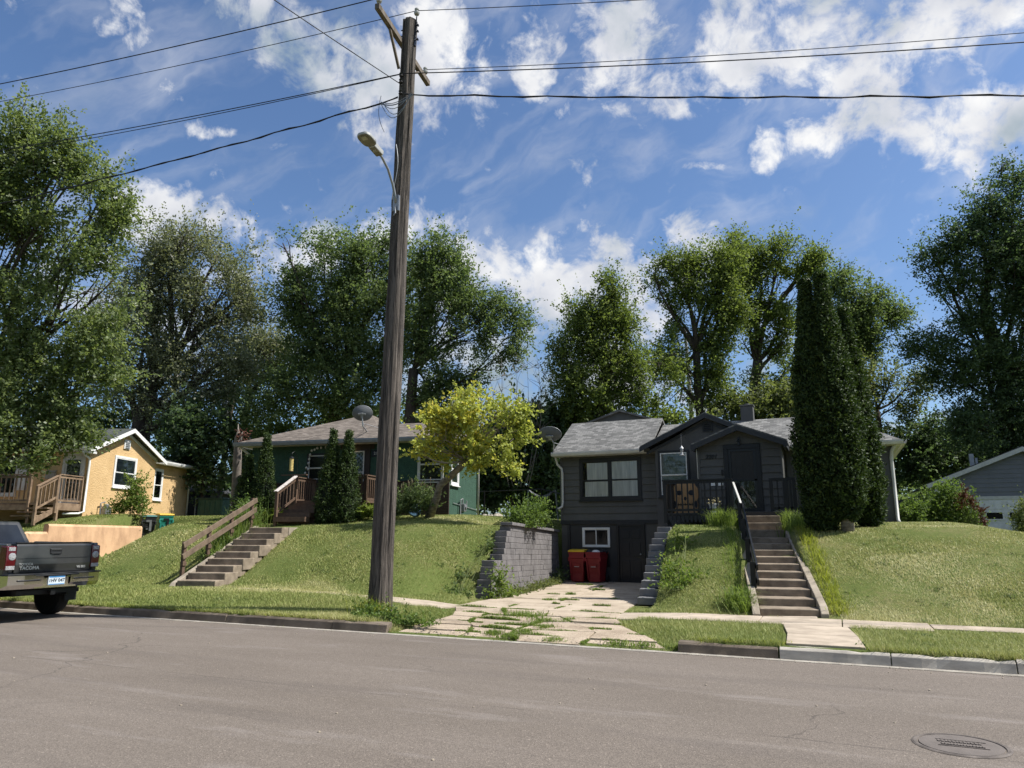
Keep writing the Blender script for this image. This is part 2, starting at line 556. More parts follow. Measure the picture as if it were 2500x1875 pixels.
# thin streaks of cirrus
ci = W.N('ShaderNodeMapping', vector_type='TEXTURE'); W.L(warp, ci.inputs[0])
ci.inputs['Rotation'].default_value = (R(20), R(-35), R(30)); ci.inputs['Scale'].default_value = (1.0, .13, .10)
cn = W.N('ShaderNodeTexNoise'); cn.inputs['Scale'].default_value = 2.0; cn.inputs['Detail'].default_value = 7; cn.inputs['Roughness'].default_value = .55
W.L(ci.outputs[0], cn.inputs['Vector'])
cir = W.N('ShaderNodeMapRange', interpolation_type='SMOOTHSTEP'); W.L(cn.outputs['Fac'], cir.inputs[0])
for i, vv in enumerate((.43, .80, 0, .34)): cir.inputs[i + 1].default_value = vv
cover = W.math('MAXIMUM', dens.outputs[0], cir.outputs[0])
shade = W.N('ShaderNodeTexNoise'); shade.inputs['Scale'].default_value = 7; shade.inputs['Detail'].default_value = 6
off = W.N('ShaderNodeVectorMath', operation='ADD'); W.L(dvec, off.inputs[0]); off.inputs[1].default_value = (.03, .02, -.07)
W.L(off.outputs[0], shade.inputs['Vector'])
sz = W.N('ShaderNodeSeparateXYZ'); W.L(dvec, sz.inputs[0])
low = W.N('ShaderNodeMapRange', interpolation_type='SMOOTHSTEP'); W.L(sz.outputs[2], low.inputs[0])
for i, vv in enumerate((.42, .12, 0, .22)): low.inputs[i + 1].default_value = vv
k = .55 / SKY_STR
sh = W.math('SUBTRACT', shade.outputs['Fac'], low.outputs[0])
ccol = W.ramp(sh, [(.28, (.36 * k / 9.5, .45 * k / 9.5, .52 * k / 9.5)), (.44, (.72 * k / 9.5, .74 * k / 9.5, .80 * k / 9.5)), (.58, (1.0 * k / 9.5, 1.0 * k / 9.5, 1.0 * k / 9.5))])
cc = W.mix(1.0, ccol, (9.5, 9.5, 9.5), 'MULTIPLY')
skyc = W.mix(1.0, sky.outputs[0], (.815, .97, 1.14), 'MULTIPLY')
fin = W.mix(cover, skyc, cc)
bg = W.N('ShaderNodeBackground'); bg.inputs['Strength'].default_value = SKY_STR
W.L(fin, bg.inputs[0])
wo = W.N('ShaderNodeOutputWorld'); W.L(bg.outputs[0], wo.inputs[0])

sl = bpy.data.lights.new("sun", 'SUN')
sl.energy = 4.2; sl.angle = R(.53); sl.color = (1, .965, .91)
so = bpy.data.objects.new("sun", sl)
COL.objects.link(so)
so.rotation_euler = sun_dir.to_track_quat('Z', 'Y').to_euler()
so.location = (0, 0, 30)
vs = scene.view_settings
vs.view_transform = 'Standard'; vs.look = 'None'; vs.exposure = 0.86; vs.gamma = 1.0; vs.use_curve_mapping = False

# ------------------------------------------------------------------ lie of the land
def sstep(x, a, b):
    t = np.clip((x - a) / (b - a), 0, 1)
    return t * t * (3 - 2 * t)


def XL(Y): return -7.95 - .1405 * (Y - 17.1)        # face of the block wall left of the driveway
def XR(Y): return -4.12 - .125 * (Y - 16.0)         # face of the block wall right of it
def OW(Y): return -22.62 - .318 * (Y - 14.7)        # face of the low orange wall


def land(X, Y):
    X = np.asarray(X, float); Y = np.asarray(Y, float)
    side = .14 + .16 * sstep(-X, 7.2, 11.5)
    front = .15 + (side - .15) * sstep(Y, 10.6, 12.9)
    # banks and terraces
    lt = np.where(X < -6, 1, 0)
    ys = np.where(lt, 14.15 + 1.85 * sstep(X, -9.7, -8.5), 14.0 + 1.3 * sstep(-X, 2.6, 3.9))
    ye = np.where(lt, 17.9 + .8 * sstep(X, -11, -8.5), 19.0)
    zt = np.where(lt, 1.80 + .12 * sstep(-X, 18, 22), 1.62 + .05 * sstep(X, -2, 1))
    t = np.clip((Y - ys) / (ye - ys), 0, 1)
    prof = .62 * t + .38 * t * t * (3 - 2 * t)
    z2 = np.where(lt, 2.18 - .42 * sstep(X, -11.2, -8.6) + .12 * sstep(-X, 18, 24), 1.88)
    z = front + (zt - side) * prof + (z2 - zt) * sstep(Y, ye - .6, ye + 3.4)
    # right lawn falls away towards the garage
    z = z - sstep(X, 2.4, 6.5) * .75 * sstep(Y, 16.5, 22)
    # driveway of the dark house
    inn = sstep(X, XL(Y) - .44, XL(Y) - .33) * (1 - sstep(X, XR(Y) + .36, XR(Y) + .50)) * (1 - sstep(Y, 24.32, 24.5))
    fl = np.interp(Y, [10.4, 12.2, 13, 14.4], [-6.85, -6.72, -7.0, -7.65]); fr = np.interp(Y, [10.4, 10.9, 12.3, 13, 14.4], [-1.95, -2.35, -3.3, -3.6, -3.9])
    inn_far = sstep(X, fl - .55, fl + .05) * (1 - sstep(X, fr - .05, fr + .45))
    inn = np.where(Y > 14.4, inn, inn_far)
    dz = np.interp(Y, [10.4, 11.5, 13.5, 15.5, 18, 24.5], [.0, .05, .095, .07, .0, -.02])
    z = z * (1 - inn) + dz * inn
    # driveway beside the orange wall
    ol = OW(Y) - 1.8 * sstep(Y, 19.75, 19.95)
    a = sstep(X, ol - .20, ol - .05) * (1 - sstep(X, -21.9, -20.5)) * (1 - sstep(Y, 21.4, 22.2)) * sstep(Y, 12.9, 13.4)
    z = z * (1 - a) + (.24 + .155 * np.clip(Y - 14, 0, 6.5)) * a
    lz = np.interp(Y, [13.9, 15.2, 17.5, 19], [.3, 1.6, 2.12, 2.3])
    b0 = (1 - sstep(X, OW(Y) - .24, OW(Y) - .08)) * sstep(Y, 13.8, 14.0) * (1 - sstep(Y, 19.7, 19.9)) * np.where(X > -34, 1, 0)
    z = z * (1 - b0) + lz * b0
    # beds of the two flights of steps
    c13, s13 = math.cos(R(13)), math.sin(R(13))
    u = (X + 14.67) * c13 + (Y - 13.66) * s13; v = -(X + 14.67) * s13 + (Y - 13.66) * c13
    b1 = sstep(u, -.62, -.5) * (1 - sstep(u, .5, .62)) * sstep(v, -.05, .1) * (1 - sstep(v, 3.5, 3.7))
    z = z - .22 * b1
    c8, s8 = math.cos(R(8.5)), math.sin(R(8.5))
    u = (X + .90) * c8 + (Y - 14.15) * s8; v = -(X + .90) * s8 + (Y - 14.15) * c8
    b2 = sstep(u, -.60, -.50) * (1 - sstep(u, .50, .60)) * sstep(v, -.05, .1) * (1 - sstep(v, 7.1, 7.3))
    z = z - .25 * b2
    # street
    z = np.where(Y < 10.5, -.03 - .0 * Y, z)
    z = np.where(Y < .2, .08 * sstep(-Y, -.2, .3) - .03, z)
    return z


def H(x, y): return float(land(x, y))


def axis(parts):
    out = []
    for a, b, st in parts:
        n = max(1, int(round((b - a) / st)))
        out += list(np.linspace(a, b, n, endpoint=False))
    out.append(parts[-1][1])
    return np.array(out)


gx = axis([(-320, -60, 20), (-60, -30, 2), (-30, -25, .4), (-25, -22, .1), (-22, -15.9, .2), (-15.9, -13.3, .12), (-13.3, -9.3, .2), (-9.3, -7.2, .07), (-7.2, -5.4, .2), (-5.4, -3.4, .07), (-3.4, -1.7, .2), (-1.7, -.2, .06), (-.2, 10, .25), (10, 40, 2), (40, 320, 20)])
gy = axis([(-300, -20, 20), (-20, -1, 2), (-1, .4, .1), (.4, 10.3, 1.0), (10.3, 10.7, .05), (10.7, 13, .2), (13, 24, .16), (24, 24.8, .08), (24.8, 34, .4), (34, 80, 3), (80, 320, 20)])
GX, GY = np.meshgrid(gx, gy)
GZ = land(GX, GY)
GZ = GZ + np.where(GY > 14.6, .02 * np.sin(GX * 1.3 + 1.1 * np.sin(GY * .9)) * np.sin(GY * 1.7 + .6), 0) * np.where((GX > -9) & (GX < -3.3) & (GY < 25), 0, 1)


def ground_mat():
    m, t = new_mat('turf_soil')
    co = t.coords()
    a = t.noise(co, .55, 5, .6); b = t.noise(co, 9, 6, .7); c = t.noise(co, 70, 3, .7)
    f = t.math('ADD', t.math('MULTIPLY', a, .55), t.math('MULTIPLY', b, .45))
    col = t.ramp(f, [(.34, (.085, .12, .030)), (.5, (.13, .16, .045)), (.62, (.19, .185, .075)), (.75, (.24, .205, .115))])
    col = t.mix(1.0, col, t.ramp(c, [(.3, .55), (.7, 1.15)]), 'MULTIPLY')
    t.L(col, t.b.inputs['Base Color'])
    t.b.inputs['Roughness'].default_value = 1
    t.b.inputs['Specular IOR Level'].default_value = .1
    t.bump(t.math('ADD', c, b), .8, .03)
    return m


gm = MB()
nx, ny = len(gx), len(gy)
gv = np.stack([GX.ravel(), GY.ravel(), GZ.ravel()], 1)
me = bpy.data.meshes.new('ground')
idx = np.arange(nx * ny).reshape(ny, nx)
faces = np.stack([idx[:-1, :-1].ravel(), idx[:-1, 1:].ravel(), idx[1:, 1:].ravel(), idx[1:, :-1].ravel()], 1)
me.vertices.add(len(gv)); me.vertices.foreach_set('co', gv.astype(np.float32).ravel())
me.loops.add(faces.size); me.loops.foreach_set('vertex_index', faces.astype(np.int32).ravel())
me.polygons.add(len(faces)); me.polygons.foreach_set('loop_start', np.arange(0, faces.size, 4, dtype=np.int32)); me.polygons.foreach_set('loop_total', np.full(len(faces), 4, dtype=np.int32))
me.materials.append(ground_mat())
me.polygons.foreach_set('use_smooth', np.ones(len(faces), dtype=bool))
me.update(calc_edges=True)
go = bpy.data.objects.new('ground', me); COL.objects.link(go); props(go, kind='structure')


# ------------------------------------------------------------------ road
def road_mat():
    m, t = new_mat('asphalt')
    co = t.coords()
    big = t.noise(t.coords((.16, .5, 1)), 1.5, 4)
    agg = t.N('ShaderNodeTexVoronoi'); agg.inputs['Scale'].default_value = 95; t.L(co, agg.inputs['Vector'])
    agg2 = t.noise(co, 170, 2, .8)
    base = t.ramp(big, [(.3, (.138, .115, .094)), (.7, (.172, .145, .121))])
    spk = t.ramp(agg.outputs['Color'], [(.1, .74), (.55, 1.0), (.86, 1.18), (.97, 1.8)])
    col = t.mix(1.0, base, spk, 'MULTIPLY')
    col = t.mix(1.0, col, t.ramp(agg2, [(.3, .72), (.7, 1.22)]), 'MULTIPLY')
    # worn scuffs, a seam and hairline cracks that run along the street
    sc = t.noise(t.coords((.35, 1.8, 1)), 1.1, 6, .7)
    col = t.mix(t.ramp(sc, [(.56, 0), (.72, .5)]), col, (.25, .22, .20))
    ds = t.noise(t.coords((.12, .9, 1), rot=(0, 0, .05)), 1.7, 5, .6)
    col = t.mix(t.ramp(ds, [(.54, 0), (.75, .45)]), col, (.085, .072, .064))
    sep = t.N('ShaderNodeSeparateXYZ'); t.L(co, sep.inputs[0])
    wob = t.math('MULTIPLY', t.math('SUBTRACT', t.noise(co, 1.2, 5), .5), .10)
    for yy, w, st in ((6.55, .016, .8), (7.9, .008, .5), (8.9, .010, .45), (5.3, .008, .4)):
        d = t.math('ABSOLUTE', t.math('SUBTRACT', t.math('ADD', sep.outputs[1], wob), yy))
        ln = t.math('SUBTRACT', 1.0, t.math('DIVIDE', d, w), clamp=True)
        ln = t.math('MULTIPLY', ln, t.ramp(t.noise(co, .7, 3), [(.40, 0), (.58, st)]))
        col = t.mix(ln, col, (.055, .047, .042))
    vo = t.N('ShaderNodeTexVoronoi', feature='DISTANCE_TO_EDGE'); vo.inputs['Scale'].default_value = .28
    dn = t.N('ShaderNodeTexNoise'); dn.inputs['Scale'].default_value = 1.1; dn.inputs['Detail'].default_value = 6; t.L(co, dn.inputs['Vector'])
    va = t.N('ShaderNodeVectorMath', operation='ADD'); vb = t.N('ShaderNodeVectorMath', operation='SCALE'); vb.inputs['Scale'].default_value = 1.3
    t.L(dn.outputs['Color'], vb.inputs[0]); t.L(co, va.inputs[0]); t.L(vb.outputs[0], va.inputs[1]); t.L(va.outputs[0], vo.inputs['Vector'])
    ck = t.math('MULTIPLY', t.ramp(vo.outputs['Distance'], [(.0015, .75), (.0045, 0)]), t.ramp(t.noise(co, .25, 3), [(.48, 0), (.60, 1)]))
    col = t.mix(ck, col, (.05, .043, .038))
    t.L(col, t.b.inputs['Base Color'])
    t.b.inputs['Roughness'].default_value = .86
    t.b.inputs['Specular IOR Level'].default_value = .25
    t.bump(t.math('ADD', agg.outputs['Distance'], t.math('MULTIPLY', agg2, .6)), .55, .006)
    return m


b = MB()
for i in range(40):
    x0, x1 = -200 + i * 10, -190 + i * 10
    b.poly([(x0, .3, 0), (x1, .3, 0), (x1, 10.36, 0), (x0, 10.36, 0)])
props(b.build('road', road_mat()), kind='structure')
b = MB()
b.poly([(-200, 10.30, .004), (-6.9, 10.30, .004), (-6.9, 10.5, .004), (-200, 10.5, .004)])
b.poly([(-2.2, 10.30, .004), (200, 10.22, .004), (200, 10.5, .004), (-2.2, 10.5, .004)])
b.poly([(-6.9, 10.30, .004), (-2.2, 10.30, .004), (-2.2, 10.44, .004), (-6.9, 10.44, .004)])
props(b.build('gutter', mat('gutter_concrete', (.36, .33, .28), .95, scale=5, c2=(.22, .20, .17), bump=.4, bscale=60)), kind='structure')


def kerb(name, x0, x1, seg, mt):
    b = MB()
    x = x0
    while x < x1 - .01:
        e = min(x + seg, x1)
        j = .006
        prof = [(10.42, -.02), (10.445, .118), (10.475, .146), (10.60, .152), (10.62, .10), (10.62, -.02)]
        kr = random.Random(int(x * 100))
        nn = max(2, int((e - x) / .16)); base = len(b.v); tl = kr.uniform(-.008, .008)
        for i in range(nn + 1):
            xx = x + j + (e - x - 2 * j) * i / nn
            chip = kr.uniform(.0, .022) if kr.random() < .22 else 0
            for q, p in enumerate(prof):
                b.v.append((xx, p[0] + kr.uniform(-.003, .003) + (chip if q in (1, 2) else 0), p[1] + kr.uniform(-.003, .003) + tl * (p[1] > 0) - (chip if q == 2 else 0)))
        for i in range(nn):
            for q in range(6):
                a0, a1 = base + i * 6 + q, base + i * 6 + (q + 1) % 6
                b.f.append((a0, a0 + 6, a1 + 6, a1)); b.m.append(0)
        b.f.append(tuple(base + q for q in range(6))); b.m.append(0)
        b.f.append(tuple(base + nn * 6 + q for q in range(6))[::-1]); b.m.append(0)
        x = e
    return props(b.build(name, mt, smooth=False, bevel=.006), kind='structure')


kerb('curb', -80, -6.9, 2.4, M['concrete_kerb'])
kerb('curb', -2.15, -.84, 1.31, M['concrete_kerb'])
kerb('curb', -.83, 60, 1.30, M['concrete_new'])


def sheet(name, quads, mt, kind='structure', lift=.03, th=.07, sub=6):
    """slabs draped on the land: each a convex polygon (x, y) list with its own edges"""
    b = MB()
    for q in quads:
        top = [(p[0], p[1], (p[2] if len(p) > 2 else H(p[0], p[1])) + lift) for p in q]
        b.prism(top, (0, 0, -th))
    return props(b.build(name, mt, bevel=.008), kind=kind)


def rect(x0, x1, y0, y1, g=.008): return [(x0 + g, y0 + g), (x1 - g, y0 + g), (x1 - g, y1 - g), (x0 + g, y1 - g)]


sw = []
x = -3.9
while x < 40:
    sw.append(rect(x, x + 1.28, 12.86 if x < .3 else 13.18, 13.95 if x < 0 else 13.8))
    x += 1.28
sheet_left = [rect(x_, x_ + 1.3, 13.5, 13.92, .01) for x_ in (-13.3, -12.0, -10.7)]
sw += [rect(-9.3, -8.3, 13.2, 13.95), rect(-8.3, -7.35, 13.0, 13.98)]
M['side'] = mat('sidewalk_concrete', (.44, .365, .28), .92, scale=2.5, c2=(.28, .23, .175), bump=.4, bscale=60, detail=9)
sheet('sidewalk', sw, M['side']); sheet('sidewalk', sheet_left, M['side'], lift=.012)
sheet('entry_walk', [[(-.75, 10.63), (.2, 10.63), (.14, 11.7), (-.80, 11.7)], [(-.80, 11.72), (.14, 11.72), (.02, 12.84), (-.93, 12.84)], [(-1.4, 13.97), (-.45, 13.97), (-.45, 14.2), (-1.4, 14.2)]], M['side'])
# broken slabs of the driveway
rr = random.Random(3)
ys = [10.46, 10.86, 11.3, 11.75, 12.3, 12.85, 13.75, 15.2, 16.6, 18.4, 20.4, 22.3, 24.18]
dv, JO = [], []
def edgeL(y): return float(np.interp(y, [10.4, 11, 12.2, 12.9, 13.8, 14.6, 15.2], [-6.85, -6.75, -6.72, -7.0, -7.45, -7.7, XL(15.2) + .1])) if y < 15.2 else XL(y) + .1
def edgeR(y): return float(np.interp(y, [10.4, 10.9, 12.3, 13, 14.6, 15.2], [-2.18, -2.55, -3.45, -3.75, -3.98, XR(15.2) - .06])) if y < 15.2 else XR(y) - .06
def jit(x, y): return .10 * math.sin(x * 2.1 + y * 1.3) + .05 * math.sin(x * 5.7 - y * 3)
for i in range(len(ys) - 1):
    y0, y1 = ys[i], ys[i + 1]
    if y1 < 13: cuts = [0, .22, .5, .74, 1]
    elif y1 < 15.3: cuts = [0, .30, .62, 1]
    else: cuts = [0, .5, 1]
    for k in range(len(cuts) - 1):
        def P(u, y):
            x = edgeL(y) + (edgeR(y) - edgeL(y)) * u
            if 0 < u < 1: x += .22 * math.sin(y * 2.3 + u * 9) * (1 if y < 14 else .1)
            return x
        q = []
        for u, y in ((cuts[k], y0), (cuts[k + 1], y0), (cuts[k + 1], y1), (cuts[k], y1)):
            x = P(u, y)
            yy = y + (jit(x, y) * (.8 if y < 13 else .3) if 10.5 < y < 24 else 0)
            q.append((x, yy))
        cx = sum(p[0] for p in q) / 4; cy = sum(p[1] for p in q) / 4
        g = .018 if y1 < 14 else .010
        dzz = rr.uniform(-.012, .014) if y1 < 14 else rr.uniform(-.005, .006)
        q = [(cx + (p[0] - cx) * (1 - g / max(.2, abs(p[0] - cx))), cy + (p[1] - cy) * (1 - g / max(.2, abs(p[1] - cy)))) for p in q]
        q = [(p[0], p[1], H(p[0], p[1]) + .026 + dzz + (p[0] - cx) * rr.uniform(-.008, .008)) for p in q]
        dv.append(q)
        JO.append((q[0], q[1])); 
        if k: JO.append((q[0], q[3]))


def drive_mat():
    m, t = new_mat('driveway_concrete')
    co = t.coords()
    a = t.noise(co, 1.6, 8, .65); c = t.noise(co, 55, 4, .8)
    col = t.ramp(a, [(.28, (.22, .175, .125)), (.46, (.37, .305, .23)), (.7, (.47, .395, .305))])
    sep = t.N('ShaderNodeSeparateXYZ'); t.L(co, sep.inputs[0])
    rough_part = t.ramp(sep.outputs[1], [(0, 0), (1, 0)])
    mr = t.N('ShaderNodeMapRange', interpolation_type='SMOOTHSTEP'); t.L(sep.outputs[1], mr.inputs[0])
    for i, vv in enumerate((14.2, 12.5, 0.12, .9)): mr.inputs[i + 1].default_value = vv
    spk = t.ramp(c, [(.36, (.45, .40, .36)), (.5, (.95, .93, .92)), (.64, (1.2, 1.16, 1.12))])
    col = t.mix(mr.outputs[0], col, t.mix(1.0, col, spk, 'MULTIPLY'))
    vo = t.N('ShaderNodeTexVoronoi', feature='DISTANCE_TO_EDGE'); vo.inputs['Scale'].default_value = .75
    wv = t.N('ShaderNodeVectorMath', operation='ADD'); t.L(co, wv.inputs[0])
    nn = t.N('ShaderNodeTexNoise'); nn.inputs['Scale'].default_value = 2.5; t.L(co, nn.inputs['Vector'])
    ns = t.N('ShaderNodeVectorMath', operation='SCALE'); t.L(nn.outputs['Color'], ns.inputs[0]); ns.inputs['Scale'].default_value = .5
    t.L(ns.outputs[0], wv.inputs[1]); t.L(wv.outputs[0], vo.inputs['Vector'])
    col = t.mix(t.ramp(vo.outputs['Distance'], [(.002, .55), (.008, 0)]), col, (.14, .11, .075))
    t.L(col, t.b.inputs['Base Color'])
    t.b.inputs['Roughness'].default_value = .95; t.b.inputs['Specular IOR Level'].default_value = .2
    t.bump(t.math('ADD', t.math('MULTIPLY', c, .7), a), .7, .02)
    return m


M['drive'] = drive_mat()
sheet('driveway', dv, M['drive'], lift=0, th=.07)
ZUP = Vector((0, 0, 1))


def frame_bars(b, o, a, n, w, h, t, d, m=0, back=0.0):
    """four bars round a rectangle: o lower left, a along, n outward, t bar width, d depth"""
    o, a, n = Vector(o), Vector(a), Vector(n)
    o = o + n * back
    b.obox(o, a * w, ZUP * t, n * d, m)
    b.obox(o + ZUP * (h - t), a * w, ZUP * t, n * d, m)
    b.obox(o + ZUP * t, a * t, ZUP * (h - 2 * t), n * d, m)
    b.obox(o + ZUP * t + a * (w - t), a * t, ZUP * (h - 2 * t), n * d, m)


def window(root, o, a, n, w, h, trim, sash, back, kind='hung', t=.08, sill=True, org=None, name='window', drop=(0, 1), backs=None, label=None):
    o, a, n = Vector(o), Vector(a).normalized(), Vector(n).normalized()
    b = MB()
    frame_bars(b, o, a, n, w, h, t, .05, back=-.01)
    if sill: b.obox(o - a * .03 - ZUP * .035 - n * .01, a * (w + .06), ZUP * .035, n * .09)
    win = b.build(name, trim, root, bevel=.004, org=org)
    if label: win['label'] = label
    io, iw, ih = o + a * t + ZUP * t, w - 2 * t, h - 2 * t
    units = [(0, iw)] if kind in ('hung', 'slider') else [(0, iw / 2 - .04), (iw / 2 + .04, iw / 2 - .04)]
    b = MB()
    if kind == 'pair': b.obox(io + a * (iw / 2 - .04) - n * .01, a * .08, ZUP * ih, n * .05)
    panes = []
    for u0, uw in units:
        if kind == 'slider':
            frame_bars(b, io, a, n, iw / 2 + .015, ih, .03, .03)
            frame_bars(b, io + a * (iw / 2 - .015), a, n, iw / 2 + .015, ih, .03, .018)
        else:
            hh = ih * .46
            frame_bars(b, io + a * u0, a, n, uw, hh + .02, .035, .018)
            frame_bars(b, io + a * u0 + ZUP * hh, a, n, uw, ih - hh, .035, .032)
    sa = b.build('sash', sash, win, bevel=.003, org=org)
    b = MB()
    for u0, uw in units:
        b.poly([io + a * u0 + n * .008, io + a * (u0 + uw) + n * .008, io + a * (u0 + uw) + ZUP * ih + n * .008, io + a * u0 + ZUP * ih + n * .008])
    b.build('pane', M['glass'], win, org=org)
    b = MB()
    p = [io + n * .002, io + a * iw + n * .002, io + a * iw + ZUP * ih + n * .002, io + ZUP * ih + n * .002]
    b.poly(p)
    b.build('painted_dark_room', M['dark_inside'], win, org=org)  # flat dark sheet on the wall, painted as an unlit room
    if back is not None:
        b = MB()
        for u0, uw, z0, z1 in (backs or [(0, iw, ih * drop[0], ih * drop[1])]):
            # hanging folds
            k = 24
            P = [(io + a * (u0 + uw * i / k) + n * (.0045 + .0015 * math.sin(i * 1.9)), z0, z1) for i in range(k + 1)]
            for i in range(k):
                b.poly([P[i][0] + ZUP * z0, P[i + 1][0] + ZUP * z0, P[i + 1][0] + ZUP * z1, P[i][0] + ZUP * z1])
        b.build('curtain', back, win, org=org)
    return win


def laps(b, o, a, n, w, h, step, m=0, th=.032):
    """lap siding: wedge boards"""
    o, a, n = Vector(o), Vector(a), Vector(n)
    k = int(math.ceil(h / step))
    for i in range(k):
        z0 = i * step; z1 = min(h, z0 + step)
        q = o + ZUP * z0
        hh = z1 - z0
        b.add([q, q + a * w, q + a * w + n * th, q + n * th, q + ZUP * hh, q + a * w + ZUP * hh, q + a * w + ZUP * hh + n * .004, q + ZUP * hh + n * .004],
              [(0, 1, 2, 3), (3, 2, 6, 7), (4, 7, 6, 5), (0, 3, 7, 4), (1, 5, 6, 2)], m)


def roof_slab(b, pts, th=.10, m=0):
    """pts: top polygon; thickness straight down"""
    b.prism(pts, (0, 0, -th), m)


def gutter_run(b, p, q, h=.12, d=.12, out=(0, -1, 0)):
    p, q, out = Vector(p), Vector(q), Vector(out)
    ax = (q - p)
    prof = [(0, 0), (d * .75, 0), (d, h * .6), (d, h), (d - .02, h), (d - .02, h * .65), (d * .7, .015), (0, .015)]
    pts = [p + out * x + ZUP * (z - h) for x, z in prof]
    b.prism(pts, ax)


def downspout(root, pts, mt, org=None, r=.042, name='downspout'):
    b = MB()
    b.tube(pts, r, 8)
    return b.build(name, mt, root, org=org, smooth=True)


# =================================================================== dark house
DH = thing('charcoal_house', 'charcoal house numbered 2201 with grey shingle roof and basement door on driveway', 'house', (-3.6, 24.2, 1.75))
o_ = DH.location.copy()
X0, X1, XG, XV0, XV1, XE = -8.86, -5.34, -1.86, -3.75, -1.34, 1.66
b = MB()
b.box(X0, XE, 24.2, 28.6, 1.9, 4.36)               # core
b.box(X0, -5.0, 24.2, 28.6, -.3, 1.9)
b.box(-5.0, XE, 24.2, 28.6, .9, 1.9)
b.build('wall', M['siding_dark'], DH, org=o_)
b = MB()                                            # boards of the left block, left out where the window is
wx0, wx1, wz0, wz1 = -8.16, -5.95, 2.72, 4.18
laps(b, (X0, 24.199, 2.05), (1, 0, 0), (0, -1, 0), X1 - X0, wz0 - 2.05 + .02, .235)
laps(b, (X0, 24.199, 2.76), (1, 0, 0), (0, -1, 0), wx0 - X0 + .02, 1.6, .235)
laps(b, (wx1 - .02, 24.199, 2.76), (1, 0, 0), (0, -1, 0), X1 - wx1 + .02, 1.6, .235)
laps(b, (X0 - .001, 28.6, 2.05), (0, -1, 0), (-1, 0, 0), 4.4, 2.3, .235)
b.box(X0 - .02, X0 + .05, 24.165, 24.21, 2.03, 4.34)
b.build('siding', M['siding_dark'], DH, org=o_)
b = MB()
b.box(X0 - .03, X1 + .05, 24.15, 24.21, 1.92, 2.05)
b.box(-8.45, -5.85, 24.13, 24.2, 1.905, 1.99)
b.build('belt_board', M['trim_dark'], DH, org=o_, bevel=.006)
b = MB()
b.box(-8.52, -6.87, 24.16, 24.2, .0, 1.86); b.box(-8.62, -8.54, 24.12, 24.2, .0, 1.9)
b.build('basement_panel', mat('basement_panel_paint', (.040, .039, .038), .7, scale=3, c2=(.032, .031, .030)), DH, org=o_)
window(DH, (wx0, 24.185, wz0), (1, 0, 0), (0, -1, 0), wx1 - wx0, wz1 - wz0, M['trim_dark'], M['trim_dark'], M['curtain'], 'pair', t=.10, org=o_,
       backs=[(.18, .74, .60, 1.2), (1.07, .92, .62, 1.24), (1.06, .95, .02, .57), (.10, .84, .03, .55)], label='wide four pane picture window with dark trim and pale curtains')
window(DH, (-8.08, 24.16, 1.14), (1, 0, 0), (0, -1, 0), .98, .66, M['white'], M['white'], None, 'slider', t=.055, sill=False, org=o_, label='small white sliding basement window')
# basement door
b = MB(); frame_bars(b, (-6.86, 24.19, -.02), (1, 0, 0), (0, -1, 0), .97, 1.94, .07, .07)
bd = b.build('basement_door', M['black'], DH, org=o_, bevel=.005)
b = MB(); b.box(-6.79, -5.96, 24.165, 24.19, .0, 1.86)
for px_ in (-6.70, -6.33):
    for z0, z1 in ((.15, .72), (.85, 1.32), (1.44, 1.72)):
        b.box(px_, px_ + .27, 24.152, 24.17, z0, z1)
b.build('door_leaf', mat('black_door_paint', (.010, .011, .016), .35), bd, org=o_, bevel=.012)
b = MB(); b.lathe((-6.05, 24.165, .92), [(.012, 0), (.012, .03), (.03, .035), (.03, .06), (.01, .07)], 12, axis=(0, -1, 0))
b.build('handle', M['galv'], bd, org=o_, smooth=True)
# right wing stucco
b = MB()
b.box(-1.3, XE + .012, 24.17, 24.21, 1.2, 4.34); b.box(XE, XE + .03, 24.17, 28.6, 1.2, 4.34)
b.build('wing_stucco', M['stucco_grey'], DH, org=o_)
window(DH, (-.84, 24.17, 2.73), (1, 0, 0), (0, -1, 0), 1.05, .86, M['white'], M['white'], M['curtain'], 'hung', t=.07, org=o_)
# gable section
b = MB()
gp = [(X1, 4.36), (X1, .95), (-1.9, .95), (-1.9, 4.36), (-3.62, 5.30)]
b.prism([(x, 23.7, z) for x, z in gp], (0, .52, 0))
b.build('gable_wall', M['stucco_grey'], DH, org=o_)
window(DH, (-5.25, 23.70, 2.76), (1, 0, 0), (0, -1, 0), 1.02, 1.52, M['trim_dark'], M['white'], M['blind'], 'hung', t=.075, org=o_, label='white double hung window in the stucco gable')
b = MB(); frame_bars(b, (-3.75, 23.70, 4.84), (1, 0, 0), (0, -1, 0), .32, .31, .04, .04)
gv_ = b.build('gable_vent', M['trim_dark'], DH, org=o_)
b = MB()
for i in range(4): b.obox((-3.71, 23.69, 4.885 + i * .058), (.24, 0, 0), (0, -.025, -.03), (0, 0, .022))
b.build('slat', M['fascia_dark'], gv_, org=o_)
